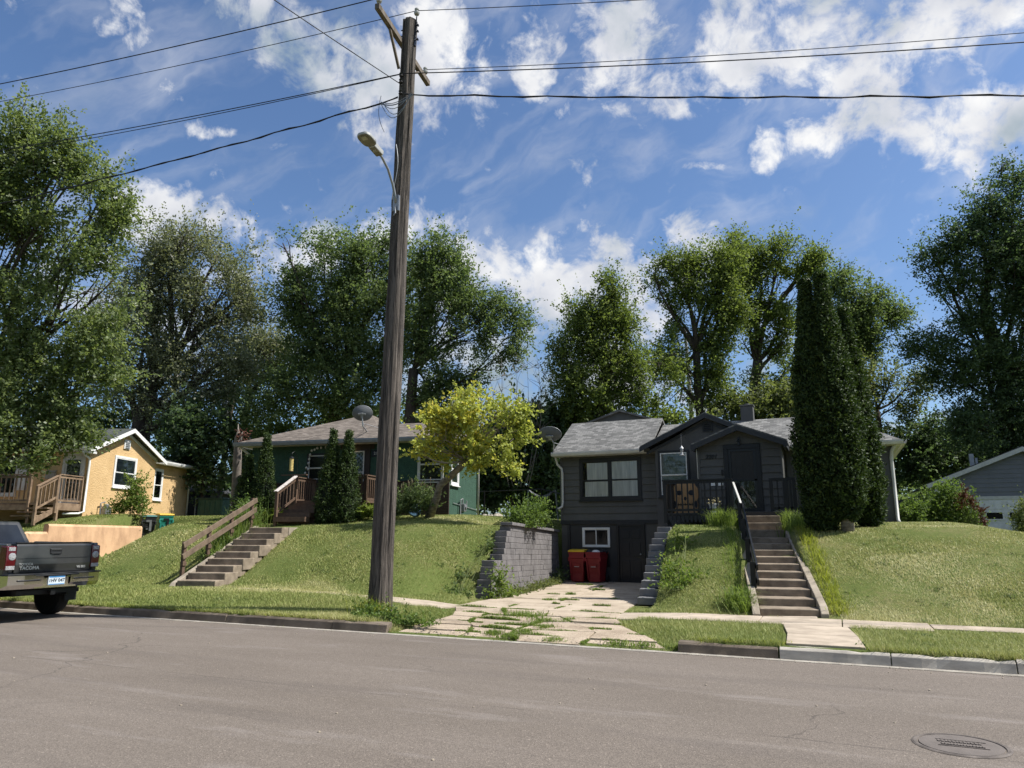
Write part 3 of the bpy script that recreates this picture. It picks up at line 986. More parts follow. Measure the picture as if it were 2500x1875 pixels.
# vestibule
b = MB()
vp = [(XV0, 1.6), (XV1, 1.6), (XV1, 4.20), (-2.53, 4.68), (XV0, 4.20)]
b.prism([(x, 22.62, z) for x, z in vp], (0, 1.15, 0))
b.build('vestibule_wall', M['siding_dark'], DH, org=o_)
b = MB()
laps(b, (XV0, 22.618, 2.2), (1, 0, 0), (0, -1, 0), .75, 2.06, .235)
laps(b, (-1.92, 22.618, 2.2), (1, 0, 0), (0, -1, 0), XV1 + 1.92, 2.06, .235)
b.prism([(XV0, 22.60, 4.262), (XV1, 22.60, 4.262), (-1.75, 22.60, 4.44), (-3.31, 22.60, 4.44)], (0, .018, 0)); b.prism([(-3.25, 22.608, 4.446), (-1.81, 22.608, 4.446), (-2.53, 22.608, 4.67)], (0, .01, 0))
b.box(XV0 - .015, XV0 + .04, 22.58, 22.63, 2.2, 4.25); b.box(XV1 - .03, XV1 + .015, 22.585, 22.63, 2.2, 4.2)
b.build('vestibule_siding', M['siding_dark'], DH, org=o_)
b = MB(); frame_bars(b, (-2.99, 22.61, 2.2), (1, 0, 0), (0, -1, 0), 1.06, 2.04, .13, .06)
fd = b.build('front_door', M['black'], DH, org=o_, bevel=.006)
b = MB()
frame_bars(b, (-2.86, 22.60, 2.24), (1, 0, 0), (0, -1, 0), .80, 1.87, .08, .03)
b.box(-2.86, -2.06, 22.57, 22.60, 3.14, 3.20)
b.build('storm_door', M['black_metal'], fd, org=o_, bevel=.004)
b = MB(); b.poly([(-2.79, 22.588, 2.3), (-2.13, 22.588, 2.3), (-2.13, 22.588, 3.13), (-2.79, 22.588, 3.13)])
b.build('pane', M['glass'], fd, org=o_)
b = MB(); b.box(-2.8, -2.12, 22.594, 22.60, 2.3, 4.05)
for xx in (-2.66, -2.455, -2.25): b.box(xx - .006, xx + .006, 22.589, 22.595, 3.3, 3.9)
for zz in (3.3, 3.6, 3.9): b.box(-2.66, -2.25, 22.589, 22.595, zz - .006, zz + .006)
b.build('door_leaf', mat('inner_door', (.022, .021, .020), .5), fd, org=o_)
b = MB(); b.tube([(-2.83, 22.57, 3.0), (-2.83, 22.53, 3.02), (-2.83, 22.53, 3.12), (-2.83, 22.57, 3.14)], .01)
b.build('handle', M['galv'], fd, org=o_)
lettering('house_number', '2201', .17, .012, M['black'], DH, basis((-3.37 - o_.x, 22.586 - o_.y, 3.90 - o_.z), (1, 0, .0), (0, 0, 1)), shear=.28, bold=.006)
b = MB(); b.box(-3.09, -3.03, 22.57, 22.6, 3.33, 3.5); b.build('doorbell_box', M['black'], DH, org=o_, bevel=.01)
b = MB(); b.box(-3.42, -3.24, 22.575, 22.582, 3.02, 3.12); b.box(-3.20, -3.05, 22.575, 22.582, 3.02, 3.12)
b.build('paper_notice', M['white'], DH, org=o_)
# roofs
EZ, RY = 4.40, 26.1
b = MB()
roof_slab(b, [(-9.06, 23.83, EZ), (-5.55, 23.83, EZ), (-5.55, RY, 5.77), (-9.06, RY, 5.77)], .09)
roof_slab(b, [(-9.06, RY, 5.77), (-5.55, RY, 5.77), (-5.55, 29, 4.2), (-9.06, 29, 4.2)], .09)
roof_slab(b, [(-5.545, 23.83, 4.31), (1.95, 23.83, 4.31), (.05, RY, 5.50), (-5.545, RY, 5.50)], .09)
roof_slab(b, [(1.95, 23.83, 4.31), (1.95, 28.9, 4.31), (.05, RY, 5.50)], .09)
roof_slab(b, [(-5.545, RY, 5.50), (.05, RY, 5.50), (1.95, 28.9, 4.31), (-5.545, 28.9, 4.31)], .09)
rf = planar_uv(b.build('roof', M['shingle_grey'], DH, org=o_))
b = MB()
roof_slab(b, [(-5.78, 23.42, 4.44), (-3.62, 23.42, 5.44), (-3.62, 26.0, 5.45), (-5.78, 25.0, 4.45)], .08)
roof_slab(b, [(-3.62, 23.42, 5.44), (-1.50, 23.42, 4.46), (-1.50, 25.0, 4.47), (-3.62, 26.0, 5.45)], .08)
roof_slab(b, [(-3.90, 22.30, 4.30), (-2.53, 22.30, 4.845), (-2.53, 24.2, 4.845), (-3.90, 24.0, 4.30)], .06)
roof_slab(b, [(-2.53, 22.30, 4.845), (-1.14, 22.30, 4.30), (-1.14, 24.0, 4.30), (-2.53, 24.2, 4.845)], .06)
planar_uv(b.build('gable_roof', M['shingle_grey'], DH, org=o_))
b = MB()
b.prism([(-8.4, 27.3, 5.1), (-6.5, 27.3, 5.1), (-6.5, 27.3, 5.98), (-7.48, 27.3, 6.30), (-8.5, 27.3, 6.0)], (0, 2, 0))
b.build('rear_gable_wall', M['siding_dark'], DH, org=o_)
b = MB()
roof_slab(b, [(-8.9, 27.15, 5.93), (-7.48, 27.15, 6.38), (-7.48, 29.5, 6.38), (-8.9, 29.5, 5.93)], .07)
roof_slab(b, [(-7.48, 27.15, 6.38), (-6.2, 27.15, 5.97), (-6.2, 29.5, 5.97), (-7.48, 29.5, 6.38)], .07)
planar_uv(b.build('rear_gable_roof', M['shingle_grey'], DH, org=o_))
b = MB()                                            # fascias and barge boards
for p, q, h in (((-5.80, 23.41, 4.40), (-3.62, 23.41, 5.41), .15), ((-3.62, 23.41, 5.41), (-1.48, 23.41, 4.42), .15), ((-3.92, 22.29, 4.25), (-2.53, 22.29, 4.80), .16), ((-2.53, 22.29, 4.80), (-1.12, 22.29, 4.25), .16),
                ((-5.62, 23.67, 4.27), (-3.62, 23.67, 5.21), .10), ((-3.62, 23.67, 5.21), (-1.65, 23.67, 4.27), .10)):
    p, q = Vector(p), Vector(q)
    b.prism([p, q, q - ZUP * h, p - ZUP * h], (0, .03, 0))
b.box(-3.88, -3.80, 22.3, 23.68, 4.08, 4.25); b.box(-1.24, -1.16, 22.3, 23.68, 4.08, 4.25)
b.build('barge_board', M['fascia_dark'], DH, org=o_)
b = MB()
b.box(-9.04, -5.6, 23.86, 24.2, 4.26, 4.29)
b.build('soffit', M['offwhite'], DH, org=o_)
b = MB(); b.box(-1.3, 1.93, 23.86, 24.2, 4.17, 4.2); b.box(XE, 1.93, 24.19, 28.8, 4.171, 4.199)
b.build('soffit', M['offwhite'], DH, org=o_)
b = MB()
gutter_run(b, (-9.06, 23.84, EZ - .005), (-5.72, 23.84, EZ - .005)); b.build('gutter', M['offwhite'], DH, org=o_)
b = MB(); gutter_run(b, (-1.10, 23.84, 4.305), (1.98, 23.84, 4.305))
gutter_run(b, (1.95, 28.9, 4.305), (1.95, 23.78, 4.305), out=(1, 0, 0))
b.build('gutter', M['offwhite'], DH, org=o_)
downspout(DH, [(-8.98, 23.95, 4.30), (-8.93, 24.05, 4.0), (-8.80, 24.12, 3.86), (-8.78, 24.13, 3.7), (-8.78, 24.13, 2.65), (-8.80, 24.11, 2.52), (-8.9, 23.98, 2.44)], M['offwhite'], o_)
downspout(DH, [(1.80, 23.9, 4.25), (1.66, 24.06, 4.0), (1.64, 24.12, 3.8), (1.64, 24.12, 2.0), (1.66, 23.98, 1.92)], M['offwhite'], o_, .05)
downspout(DH, [(-3.78, 22.5, 4.15), (-3.79, 22.58, 4.0), (-3.79, 22.59, 2.3)], M['offwhite'], o_, .014, 'cable_conduit')
b = MB(); b.box(-2.78, -2.36, 26.0, 26.4, 5.1, 5.98); b.box(-2.81, -2.33, 25.97, 26.43, 5.98, 6.03); b.lathe((-2.57, 26.2, 6.03), [(.09, 0), (.09, .06)], 12)
b.build('chimney', M['stucco_grey'], DH, org=o_, bevel=.01)
b = MB(); b.obox((-2.57, 22.56, 4.34), (.09, 0, 0), (0, -.09, 0), (0, 0, .02)); b.obox((-2.56, 22.55, 4.22), (.07, 0, 0), (0, -.07, 0), (0, 0, .10)); b.box(-2.56, -2.49, 22.57, 22.6, 4.2, 4.46); b.lathe((-2.525, 22.515, 4.33), [(.05, 0), (.03, .04), (.008, .07)], 10)
wl = b.build('wall_lamp', M['black_metal'], DH, org=o_)
b = MB(); b.lathe((-2.525, 22.515, 4.25), [(.01, 0), (.022, .02), (.022, .05), (.01, .065)], 10)
b.build('bulb', M['porcelain'], wl, org=o_, smooth=True)
# porch deck with black rail
b = MB()
b.box(-4.64, -2.72, 21.55, 23.68, 2.12, 2.19)
dk = b.build('porch_deck', M['trim_dark'], DH, org=o_)
b = MB()
for i in range(16): b.box(-4.62 + i * .12, -4.55 + i * .12, 21.55, 21.57, 1.92, 2.14)
b.box(-4.64, -2.72, 21.57, 21.60, 1.99, 2.12)
b.build('deck_skirt', M['trim_dark'], dk, org=o_)
for xx in (-4.6, -3.66, -2.8):
    b = MB(); b.box(xx, xx + .09, 21.7, 21.8, 1.4, 2.1); b.build('deck_post', M['trim_dark'], dk, org=o_)
b = MB()
b.box(-4.68, -2.66, 21.50, 21.62, 3.12, 3.16); b.box(-4.6, -2.72, 21.54, 21.57, 2.24, 2.31); b.box(-4.6, -2.72, 21.54, 21.58, 3.04, 3.12)
for xx in (-4.66, -2.76): b.box(xx, xx + .09, 21.53, 21.62, 1.9, 3.12)
for i in range(11): b.box(-4.46 + i * .165, -4.42 + i * .165, 21.545, 21.585, 2.1, 3.06)
b.box(-4.66, -4.62, 21.6, 23.6, 3.06, 3.15); b.box(-4.65, -4.62, 21.6, 23.6, 2.24, 2.3)
for i in range(11): b.box(-4.655, -4.62, 21.75 + i * .165, 21.79 + i * .165, 2.15, 3.06)
b.build('railing', M['black'], dk, org=o_)
b = MB()
b.box(-1.66, -.96, 21.52, 21.6, 3.06, 3.13)
for xx in (-1.66, -1.30, -1.05): b.box(xx, xx + (.10 if xx != -1.30 else .14), 21.52, 21.6, 1.9, 3.06)
b.box(-1.56, -1.0, 21.54, 21.57, 2.25, 2.33)
for xx in (-1.46, -1.12): b.box(xx, xx + .04, 21.54, 21.58, 2.2, 3.06)
b.box(-1.02, -.98, 21.6, 22.6, 3.0, 3.1)
for i in range(6): b.box(-1.02, -.98, 21.7 + i * .15, 21.74 + i * .15, 2.0, 3.0)
b.build('side_railing', M['black'], DH, org=o_)
b = MB()
b.box(-2.71, -.98, 21.35, 22.62, 1.3, 2.20)
b.build('landing', M['trim_dark'], DH, org=o_, bevel=.01)

# ---------------------------------------------------- things about the dark house
def dish(name_label, foot, centre, face, rx, ry, mast_bend, brace):
    t = thing('satellite_dish', name_label, 'satellite dish', foot)
    f = Vector(foot); c = Vector(centre) - f; fv = Vector(face).normalized()
    a = ZUP.cross(fv).normalized(); u2 = fv.cross(a)
    b = MB(); n = 28
    rings = []
    for j in range(6):
        r = j / 5
        rings.append([c + a * (math.cos(2 * PI * i / n) * rx * r) + u2 * (math.sin(2 * PI * i / n) * ry * r) + fv * (.10 * r * r) for i in range(n)])
    for j in range(5):
        for i in range(n):
            b.add([rings[j][i], rings[j][(i + 1) % n], rings[j + 1][(i + 1) % n], rings[j + 1][i]], [(0, 1, 2, 3)])
            bk = [p - fv * .012 for p in (rings[j][i], rings[j][(i + 1) % n], rings[j + 1][(i + 1) % n], rings[j + 1][i])]
            b.add(bk, [(3, 2, 1, 0)])
    b.build('reflector', M['dish'], t, smooth=True)
    b = MB(); b.tube([p + fv * .0 for p in rings[5]] + [rings[5][0]], .009, 6, cap=False)
    b.build('rim', M['galv'], t, smooth=True)
    b = MB()
    b.tube([(0, 0, 0), Vector(mast_bend) - f, c - fv * .06], .024, 10)
    b.obox(Vector((-.08, -.06, -.01)), (.16, 0, 0), (0, .12, 0), (0, 0, .02))
    b.build('mast', M['galv'], t, smooth=False)
    b = MB(); b.obox(c - fv * .09 - a * .13 - u2 * .04, a * .26, u2 * .07, fv * .05); b.obox(c - fv * .10 - a * .04 - u2 * .14, a * .08, u2 * .18, fv * .06)
    b.build('bracket', M['metal_grey'], t, bevel=.008)
    b = MB()
    for q in brace: b.tube([Vector(q[0]) - f, Vector(q[1]) - f], .010, 6)
    b.build('brace', M['galv'], t)
    b = MB()
    lo = c - u2 * ry * .95
    b.tube([c - fv * .05 - u2 * ry * .3, lo + fv * .10, lo + fv * .55 + u2 * .12], .014, 8); b.lathe(lo + fv * .55 + u2 * .12, [(.03, 0), (.045, .04), (.045, .12), (.02, .14)], 12, axis=tuple(-fv + u2 * .3))
    b.build('feed_arm', M['metal_grey'], t)
    return t


dish('grey satellite dish on left corner of the charcoal house roof', (-9.04, 23.95, 4.42), at(1342, 1063, 25.2), (-.10, .72, .60), .40, .30, tuple(at(1352, 1082, 25.3)),
     [(at(1350, 1080, 25.3), (-8.75, 24.3, 4.68)), (at(1352, 1084, 25.3), (-8.95, 24.05, 4.5))])
t = thing('skull_cutout', 'plywood skull cut-out leaning behind the black porch rail', 'decoration', (-4.28, 22.9, 2.19))
b = MB()
sk = [(-.36, 0), (.36, 0), (.40, .30), (.36, .42), (.42, .55), (.40, .78), (.28, .96), (.08, 1.05), (-.10, 1.05), (-.28, .97), (-.41, .78), (-.42, .56), (-.36, .42), (-.40, .28)]
b.prism([(x, -.0 + z * .10, z) for x, z in sk], (0, .02, 0))
b.build('board', mat('bare_plywood', (.46, .28, .13), .8, scale=3, stretch=(8, 8, .8), c2=(.33, .19, .085)), t)
b = MB()
def spot(cx, cz, rx, rz, n=16): b.prism([(cx + rx * math.cos(2 * PI * i / n), -.004 + (cz + rz * math.sin(2 * PI * i / n)) * .10, cz + rz * math.sin(2 * PI * i / n)) for i in range(n)], (0, .008, 0))
spot(-.19, .66, .10, .075); spot(.19, .66, .09, .085); spot(.0, .48, .045, .06); spot(.10, .50, .012, .012); spot(.06, .50, .012, .012)
for i in range(7): spot(-.21 + i * .07, .30, .012, .055)
b.box(-.28, .28, .022, .034, .285, .31)
spot(-.33, .30, .05, .12); spot(.33, .30, .05, .12)
b.build('painted_face', M['black'], t)
t = thing('flower_pot', 'white flower pot with dry blooms on the black porch', 'flower pot', (-3.28, 22.0, 2.19))
b = MB(); b.lathe((0, 0, 0), [(.10, 0), (.14, .24), (.155, .24), (.155, .28), (.135, .28), (.12, .2)], 18)
b.build('pot', M['white'], t, smooth=False)
b = MB(); rr = random.Random(5)
for i in range(40):
    a = rr.uniform(0, 2 * PI); r = rr.uniform(.02, .22); z = .30 + rr.uniform(0, .14) - r * .2
    b.tube([(math.cos(a) * .05, math.sin(a) * .05, .25), (math.cos(a) * r, math.sin(a) * r, z)], .004, 4)
    b.lathe((math.cos(a) * r, math.sin(a) * r, z), [(.006, 0), (.026, .012), (.01, .026)], 7)
b.box(.08, .16, -.02, .0, -.0, .46)
b.build('bloom', mat('dry_petals', (.50, .42, .22), .8), t)
t = thing('hanging_lantern', 'small lantern hanging on a bracket beside the porch roof', 'lantern', (-3.86, 22.55, 4.36))
b = MB(); b.tube([(0, .0, -.08), (-.40, .2, .33), (-.42, .2, .33)], .008, 6); b.build('bracket', M['black_metal'], t)
b = MB(); b.tube([(-.42, .2, .33), (-.42, .2, -.05)], .003, 5); b.build('chain', M['galv'], t)
b = MB(); b.lathe((-.42, .2, -.36), [(.09, 0), (.09, .015), (.05, .03), (.035, .10), (.05, .17), (.04, .2), (.07, .22), (.035, .27), (.01, .31)], 14)
b.build('lantern_body', M['galv'], t, smooth=False)


def bin_(label, loc, rz, body, lid, group, open_lid=False, s=1.0, badge=None, open_bag=False, marks=False):
    t = thing('wheelie_bin', label, 'bin', loc, rz, group)
    b = MB()
    w0, w1, d0, d1, h = .205, .255, .27, .38, 1.0
    lv = [(w0, d0, .05), (w0 * 1.02, d0, .30), (w1 * .97, d1 * .95, .78), (w1, d1, .80), (w1, d1, .93), (w1 * 1.06, d1 * 1.04, .93), (w1 * 1.06, d1 * 1.04, h)]
    for i in range(len(lv) - 1):
        A, B = lv[i], lv[i + 1]
        pa = [(-A[0], -A[1], A[2]), (A[0], -A[1], A[2]), (A[0], A[1], A[2]), (-A[0], A[1], A[2])]
        pb = [(-B[0], -B[1], B[2]), (B[0], -B[1], B[2]), (B[0], B[1], B[2]), (-B[0], B[1], B[2])]
        b.add(pa + pb, [(0, 1, 5, 4), (1, 2, 6, 5), (2, 3, 7, 6), (3, 0, 4, 7)])
    A = lv[0]; b.poly([(-A[0], -A[1], .05), (-A[0], A[1], .05), (A[0], A[1], .05), (A[0], -A[1], .05)])
    # moulded shoulders and recess on the front
    for sx in (-1, 1):
        b.obox((sx * .25 - .03, -.40, .70), (.06, 0, 0), (0, .06, 0), (0, .0, .13))
        b.obox((sx * .19 - .022, -.318, .10), (.044, 0, 0), (0, .05, 0), (sx * .03, -.075, .62))
    b.obox((-.12, -.345, .50), (.24, 0, 0), (0, .04, 0), (0, -.02, .12))
    body_o = b.build('body', body, t, bevel=.012)
    b = MB(); b.obox((-.08, -.362, .515), (.16, 0, 0), (0, .01, 0), (0, 0, .02)); b.build('catch_bar', M['galv'], t)
    for sx in (-1, 1):
        b = MB(); b.lathe((sx * .26, .30, .12), [(.0, -.03), (.12, -.03), (.12, .03), (.0, .03)], 18, axis=(1, 0, 0)); b.build('wheel', M['rubber'], t)
    if open_lid:
        b = MB(); b.obox((-.28, .40, .98), (.56, 0, 0), (0, .05, 0), (0, .22, -.72)); b.build('lid', lid, t, bevel=.02)
        b = MB(); rr = random.Random(2)
        for i in range(7):
            x, y = rr.uniform(-.2, .2), rr.uniform(-.26, .25)
            b.lathe((x, y, .93), [(.10, 0), (.14, .05), (.09, .12), (.02, .16)], 9)
        b.build('rubbish_bag', [M['black_plastic']], t, smooth=True)
        b = MB(); b.lathe((.05, -.2, .96), [(.12, 0), (.15, .04), (.10, .09), (.02, .11)], 10); b.build('white_bag', M['white'], t, smooth=True)
    else:
        b = MB()
        b.prism([(-.28, -.42, 1.0), (-.28, .40, 1.0), (-.28, .40, 1.05), (-.28, .1, 1.085), (-.28, -.40, 1.055)], (.56, 0, 0))
        b.lathe((-.25, .42, 1.03), [(.03, 0), (.03, .5)], 10, axis=(1, 0, 0))
        b.build('lid', lid, t, bevel=.015)
    return t


bin_('dark red bin with yellow lid beside the basement window', (-8.03, 23.6, 0), R(4), M['red_plastic'], M['yellow_plastic'], 'red bins by the basement')
bin_('dark red bin with open black lid and rubbish bags showing', (-7.42, 23.62, 0), R(-3), M['red_plastic'], M['black_plastic'], 'red bins by the basement', open_lid=True)

# =================================================================== green house
GH = thing('green_house', 'dark green stucco house with brown hip roof and brick base', 'house', (-11.87, 21.41, 2.0), R(10))
og = Vector((0, 0, 2.0))
b = MB()
b.box(-7.6, -2.7, 0, 7.2, .6, 4.72); b.box(-2.7, 0, 0, 3.22, .6, 4.72)
b.build('wall', M['stucco_green'], GH, org=og)
b = MB()
b.box(-7.64, .03, -.06, -.0, .8, 3.33); b.box(-7.66, .04, -.085, -.0, 3.33, 3.37)
planar_uv(b.build('brick_base', M['brick_brown'], GH, org=og))
window(GH, (-1.13, 0, 3.32), (1, 0, 0), (0, -1, 0), .94, 1.26, M['offwhite'], M['offwhite'], None, 'hung', t=.06, org=og, label='white double hung window left of the corner')
window(GH, (-.02, .15, 3.22), (0, 1, 0), (1, 0, 0), .85, 1.15, M['white'], M['white'], M['blind'], 'hung', t=.08, org=og, label='white window in the sunlit side wall').location.x = .02
window(GH, (-5.35, 0, 3.4), (1, 0, 0), (0, -1, 0), .95, 1.0, M['trim_dark'], M['offwhite'], None, 'hung', t=.07, org=og, label='dark framed window hung with globe lights')
brn = mat('dark_brown_trim', (.030, .020, .015), .6)
b = MB(); frame_bars(b, (-3.95, -.0, 2.62), (1, 0, 0), (0, -1, 0), 1.05, 1.98, .12, .05); b.obox((-4.05, -.02, 4.5), (1.3, 0, 0), (0, -.02, 0), (0, 0, .2))
fd = b.build('front_door', brn, GH, org=og, bevel=.005)
b = MB(); b.box(-3.83, -3.02, -.03, -.005, 2.65, 4.48); b.build('door_leaf', brn, fd, org=og)
b = MB(); frame_bars(b, (-3.76, -.03, 3.1), (1, 0, 0), (0, -1, 0), .64, 1.34, .04, .02); b.box(-3.72, -3.16, -.05, -.03, 3.68, 3.72); b.build('storm_frame', M['offwhite'], fd, org=og)
b = MB(); b.poly([(-3.72, -.042, 3.14), (-3.16, -.042, 3.14), (-3.16, -.042, 4.40), (-3.72, -.042, 4.40)]); b.build('pane', M['glass'], fd, org=og)
def lace():
    m, t = new_mat('check_curtain')
    co = t.coords((1, 1, 1))
    ck = t.N('ShaderNodeTexChecker'); ck.inputs['Scale'].default_value = 14; ck.inputs['Color1'].default_value = (.26, .28, .26, 1); ck.inputs['Color2'].default_value = (.08, .09, .085, 1)
    t.L(co, ck.inputs[0]); t.L(ck.outputs[0], t.b.inputs['Base Color']); t.b.inputs['Roughness'].default_value = .9
    return m
b = MB(); b.poly([(-3.72, -.036, 3.5), (-3.16, -.036, 3.5), (-3.16, -.036, 4.40), (-3.72, -.036, 4.40)]); b.build('curtain', lace(), fd, org=og)
b = MB(); b.obox((-2.86, -.002, 4.22), (.52, 0, 0), (0, -.02, 0), (0, 0, .24))
npl = b.build('number_plate', M['black'], GH, org=og)
lettering('digits', '212', .145, .006, M['offwhite'], npl, basis((-2.665, -.024, 4.34 - 2.0), (1, 0, 0), (0, 0, 1)))
b = MB()
roof_slab(b, [(-7.95, -.5, 4.82), (-2.2, -.5, 4.82), (-4.6, 3.6, 6.34), (-5.0, 3.6, 6.34)], .08)
roof_slab(b, [(-7.95, 7.7, 4.82), (-7.95, -.5, 4.82), (-5.0, 3.6, 6.34), (-5.0, 4.0, 6.34)], .08)
roof_slab(b, [(-2.2, -.5, 4.82), (-2.2, 7.7, 4.82), (-4.6, 4.0, 6.34), (-4.6, 3.6, 6.34)], .08)
roof_slab(b, [(-2.2, 7.7, 4.82), (-7.95, 7.7, 4.82), (-5.0, 4.0, 6.34), (-4.6, 4.0, 6.34)], .08)
roof_slab(b, [(-2.21, -.5, 4.815), (.35, -.5, 4.815), (-.7, 1.6, 5.62), (-3.4, 1.6, 5.62)], .08)
roof_slab(b, [(.35, -.5, 4.815), (.35, 3.7, 4.815), (-.7, 1.6, 5.62)], .08)
roof_slab(b, [(.35, 3.7, 4.815), (-2.21, 3.7, 4.815), (-3.4, 1.6, 5.62), (-.7, 1.6, 5.62)], .08)
planar_uv(b.build('roof', M['shingle_brown'], GH, org=og))
b = MB(); b.box(-7.9, .3, -.46, .0, 4.68, 4.71); b.box(0, .3, 0, 3.5, 4.68, 4.71); b.box(-7.9, -7.6, 0, 7.5, 4.68, 4.71); b.build('soffit', M['offwhite'], GH, org=og)
b = MB()
gutter_run(b, (-8.02, -.49, 4.81), (.40, -.49, 4.81), .14, .13); gutter_run(b, (.35, 3.7, 4.81), (.35, -.42, 4.81), .14, .13, (1, 0, 0)); gutter_run(b, (-7.95, -.42, 4.81), (-7.95, 7.7, 4.81), .14, .13, (-1, 0, 0))
b.build('gutter', mat('grey_gutter', (.24, .26, .275), .5, c2=(.19, .20, .215)), GH, org=og)
downspout(GH, [(.30, 3.3, 4.7), (.1, 3.28, 4.5), (.06, 3.27, 4.3), (.06, 3.27, 2.2)], M['offwhite'], og)
downspout(GH, [(-7.9, -.40, 4.7), (-7.72, -.2, 4.5), (-7.64, -.1, 4.42), (-7.64, -.1, 2.6)], M['offwhite'], og, .045)
b = MB(); b.lathe((-5.2, 4.6, 6.2), [(.10, 0), (.10, .35)], 12); b.build('roof_vent', M['metal_grey'], GH, org=og)
b = MB(); b.lathe((-3.56, -.25, 4.56), [(.02, .13), (.06, .10), (.075, .0)][::-1], 12); pl = b.build('porch_lamp', M['black_metal'], GH, org=og)
me_, t_ = new_mat('lit_bulb')
t_.b.inputs['Base Color'].default_value = (1, .8, .4, 1); t_.b.inputs['Emission Color'].default_value = (1, .72, .34, 1); t_.b.inputs['Emission Strength'].default_value = 1.3
b = MB(); b.lathe((-3.56, -.25, 4.42), [(.004, 0), (.05, .02), (.075, .07), (.05, .13), (.01, .15)], 14); b.build('bulb', me_, pl, org=og, smooth=True)
# porch
b = MB(); b.box(-5.0, -2.25, -1.6, -.06, 2.58, 2.66)
pd = b.build('porch_deck', M['wood_brown'], GH, org=og)
b = MB()
b.box(-5.0, -2.22, -1.64, -1.60, 2.38, 2.58)
for k in range(4): b.box(-4.82, -3.72, -1.95 - k * .28, -1.64 - k * .28, 2.48 - k * .13 - .13, 2.50 - k * .13); b.box(-4.82, -3.72, -1.66 - k * .28, -1.63 - k * .28, 1.9, 2.48 - k * .13)
b.build('step', M['wood_brown'], pd, org=og)
b = MB()
def rail_run(p, q, hb, ht, n, posts=True):
    p, q = Vector(p), Vector(q)
    b.beam(p + ZUP * ht, q + ZUP * ht, .10, .035); b.beam(p + ZUP * (ht - .08), q + ZUP * (ht - .08), .03, .08); b.beam(p + ZUP * hb, q + ZUP * hb, .03, .07)
    for i in range(n + 1):
        s = p.lerp(q, i / n)
        w = .085 if (posts and i in (0, n)) else .034
        lo = hb - .02 if w < .08 else -.35
        b.obox(s + Vector((-w / 2, -w / 2, lo)), (w, 0, 0), (0, w, 0), (0, 0, ht - lo))
rail_run((-3.68, -1.6, 2.60), (-2.27, -1.6, 2.60), .10, .86, 10); b.build('railing', M['wood_brown'], pd, org=og); b = MB()
rail_run((-2.27, -1.6, 2.60), (-2.27, -.1, 2.60), .10, .86, 10); b.build('railing', M['wood_brown'], pd, org=og); b = MB()
rail_run((-4.95, -1.6, 2.60), (-4.95, -.1, 2.60), .10, .86, 10)
b.build('railing', M['wood_brown'], pd, org=og)
b = MB(); rail_run((-4.78, -1.6, 2.60), (-4.78, -2.72, 2.05), .16, .86, 6); b.build('step_railing', M['wood_brown'], pd, org=og)
b = MB(); b.beam((-4.78, -1.58, 3.50), (-4.78, -2.80, 2.90), .13, .03); b.build('handrail_cap', mat('worn_white_paint', (.62, .58, .54), .8, scale=12, c2=(.36, .30, .26)), pd, org=og)
b = MB(); b.obox((-5.35, -1.66, 3.49), (.95, 0, 0), (0, .10, 0), (0, 0, .035)); b.build('shelf_board', M['wood_brown'], pd, org=og)
# meter and pipes on the side wall
b = MB(); b.tube([(.10, 1.0, 2.0), (.10, 1.0, 2.75), (.10, 1.25, 2.8), (.10, 1.25, 2.55)], .025, 8); b.tube([(.10, 1.7, 2.75), (.10, 1.7, 2.5), (.10, 1.3, 2.45)], .025, 8); b.tube([(.03, .4, 2.62), (.03, 3.2, 2.46)], .012, 6)
mt_ = b.build('gas_pipe', M['galv'], GH, org=og)
b = MB(); b.box(.03, .2, 1.15, 1.38, 2.35, 2.62); b.lathe((.21, 1.26, 2.5), [(.07, 0), (.07, .03)], 14, axis=(1, 0, 0)); b.build('gas_meter', M['metal_grey'], GH, org=og, bevel=.02)

def GL(x, y, z): return GH.matrix_basis @ Vector((x, y, z - 2.0))


dish('grey satellite dish on brown roof of the green house', GL(-3.35, .6, 5.20), at(884, 1010, 24.9), (-.42, .84, .34), .345, .275, tuple(at(886, 1040, 24.8)), [(at(888, 1034, 24.9), GL(-2.85, .95, 5.33)), (at(888, 1034, 24.9), GL(-3.6, .8, 5.25))])
t = thing('string_lights', 'white globe string lights round window on the green wall', 'string lights', GL(-4.95, -.1, 4.2))
Li = t.matrix_basis.inverted()
pts = [(745, 1155), (752, 1146), (748, 1142), (753, 1131), (755, 1121), (757, 1110), (761, 1100), (768, 1098), (775, 1094), (784, 1093), (796, 1092), (810, 1090)]
P = []
b = MB()
for px, py in pts:
    d = (at(px, py, 1) - Vector((0, 0, CAM_Z)))
    pl_o = GL(0, -.13, 0); n_ = (GH.matrix_basis.to_3x3() @ Vector((0, 1, 0)))
    s = (pl_o - Vector((0, 0, CAM_Z))).dot(n_) / d.dot(n_)
    P.append(Li @ (Vector((0, 0, CAM_Z)) + d * s))
b.tube(P, .006, 5); b.build('cable', M['wire'], t)
gl_ = mat('frosted_globe', (.62, .60, .55), .3)
for p in P:
    b = MB(); b.lathe(p + Vector((0, 0, -.045)), [(.004, 0), (.03, .012), (.042, .045), (.03, .078), (.01, .09)], 12); b.build('globe', gl_, t, smooth=True)
t = thing('bird_feeder', 'yellow tube bird feeder hanging above brown porch shelf', 'bird feeder', GL(-5.0, -1.62, 3.52))
b = MB(); b.tube([(0, .3, 0), (0, .28, .55), (0, .1, .78), (0, .0, .72), (0, 0, .62)], .008, 6); b.build('hanger', M['black_metal'], t)
b = MB(); b.lathe((0, 0, .12), [(.065, 0), (.065, .42)], 16); b.build('seed_tube', mat('seed_tube', (.56, .44, .17), .5, scale=20, c2=(.40, .30, .10)), t)
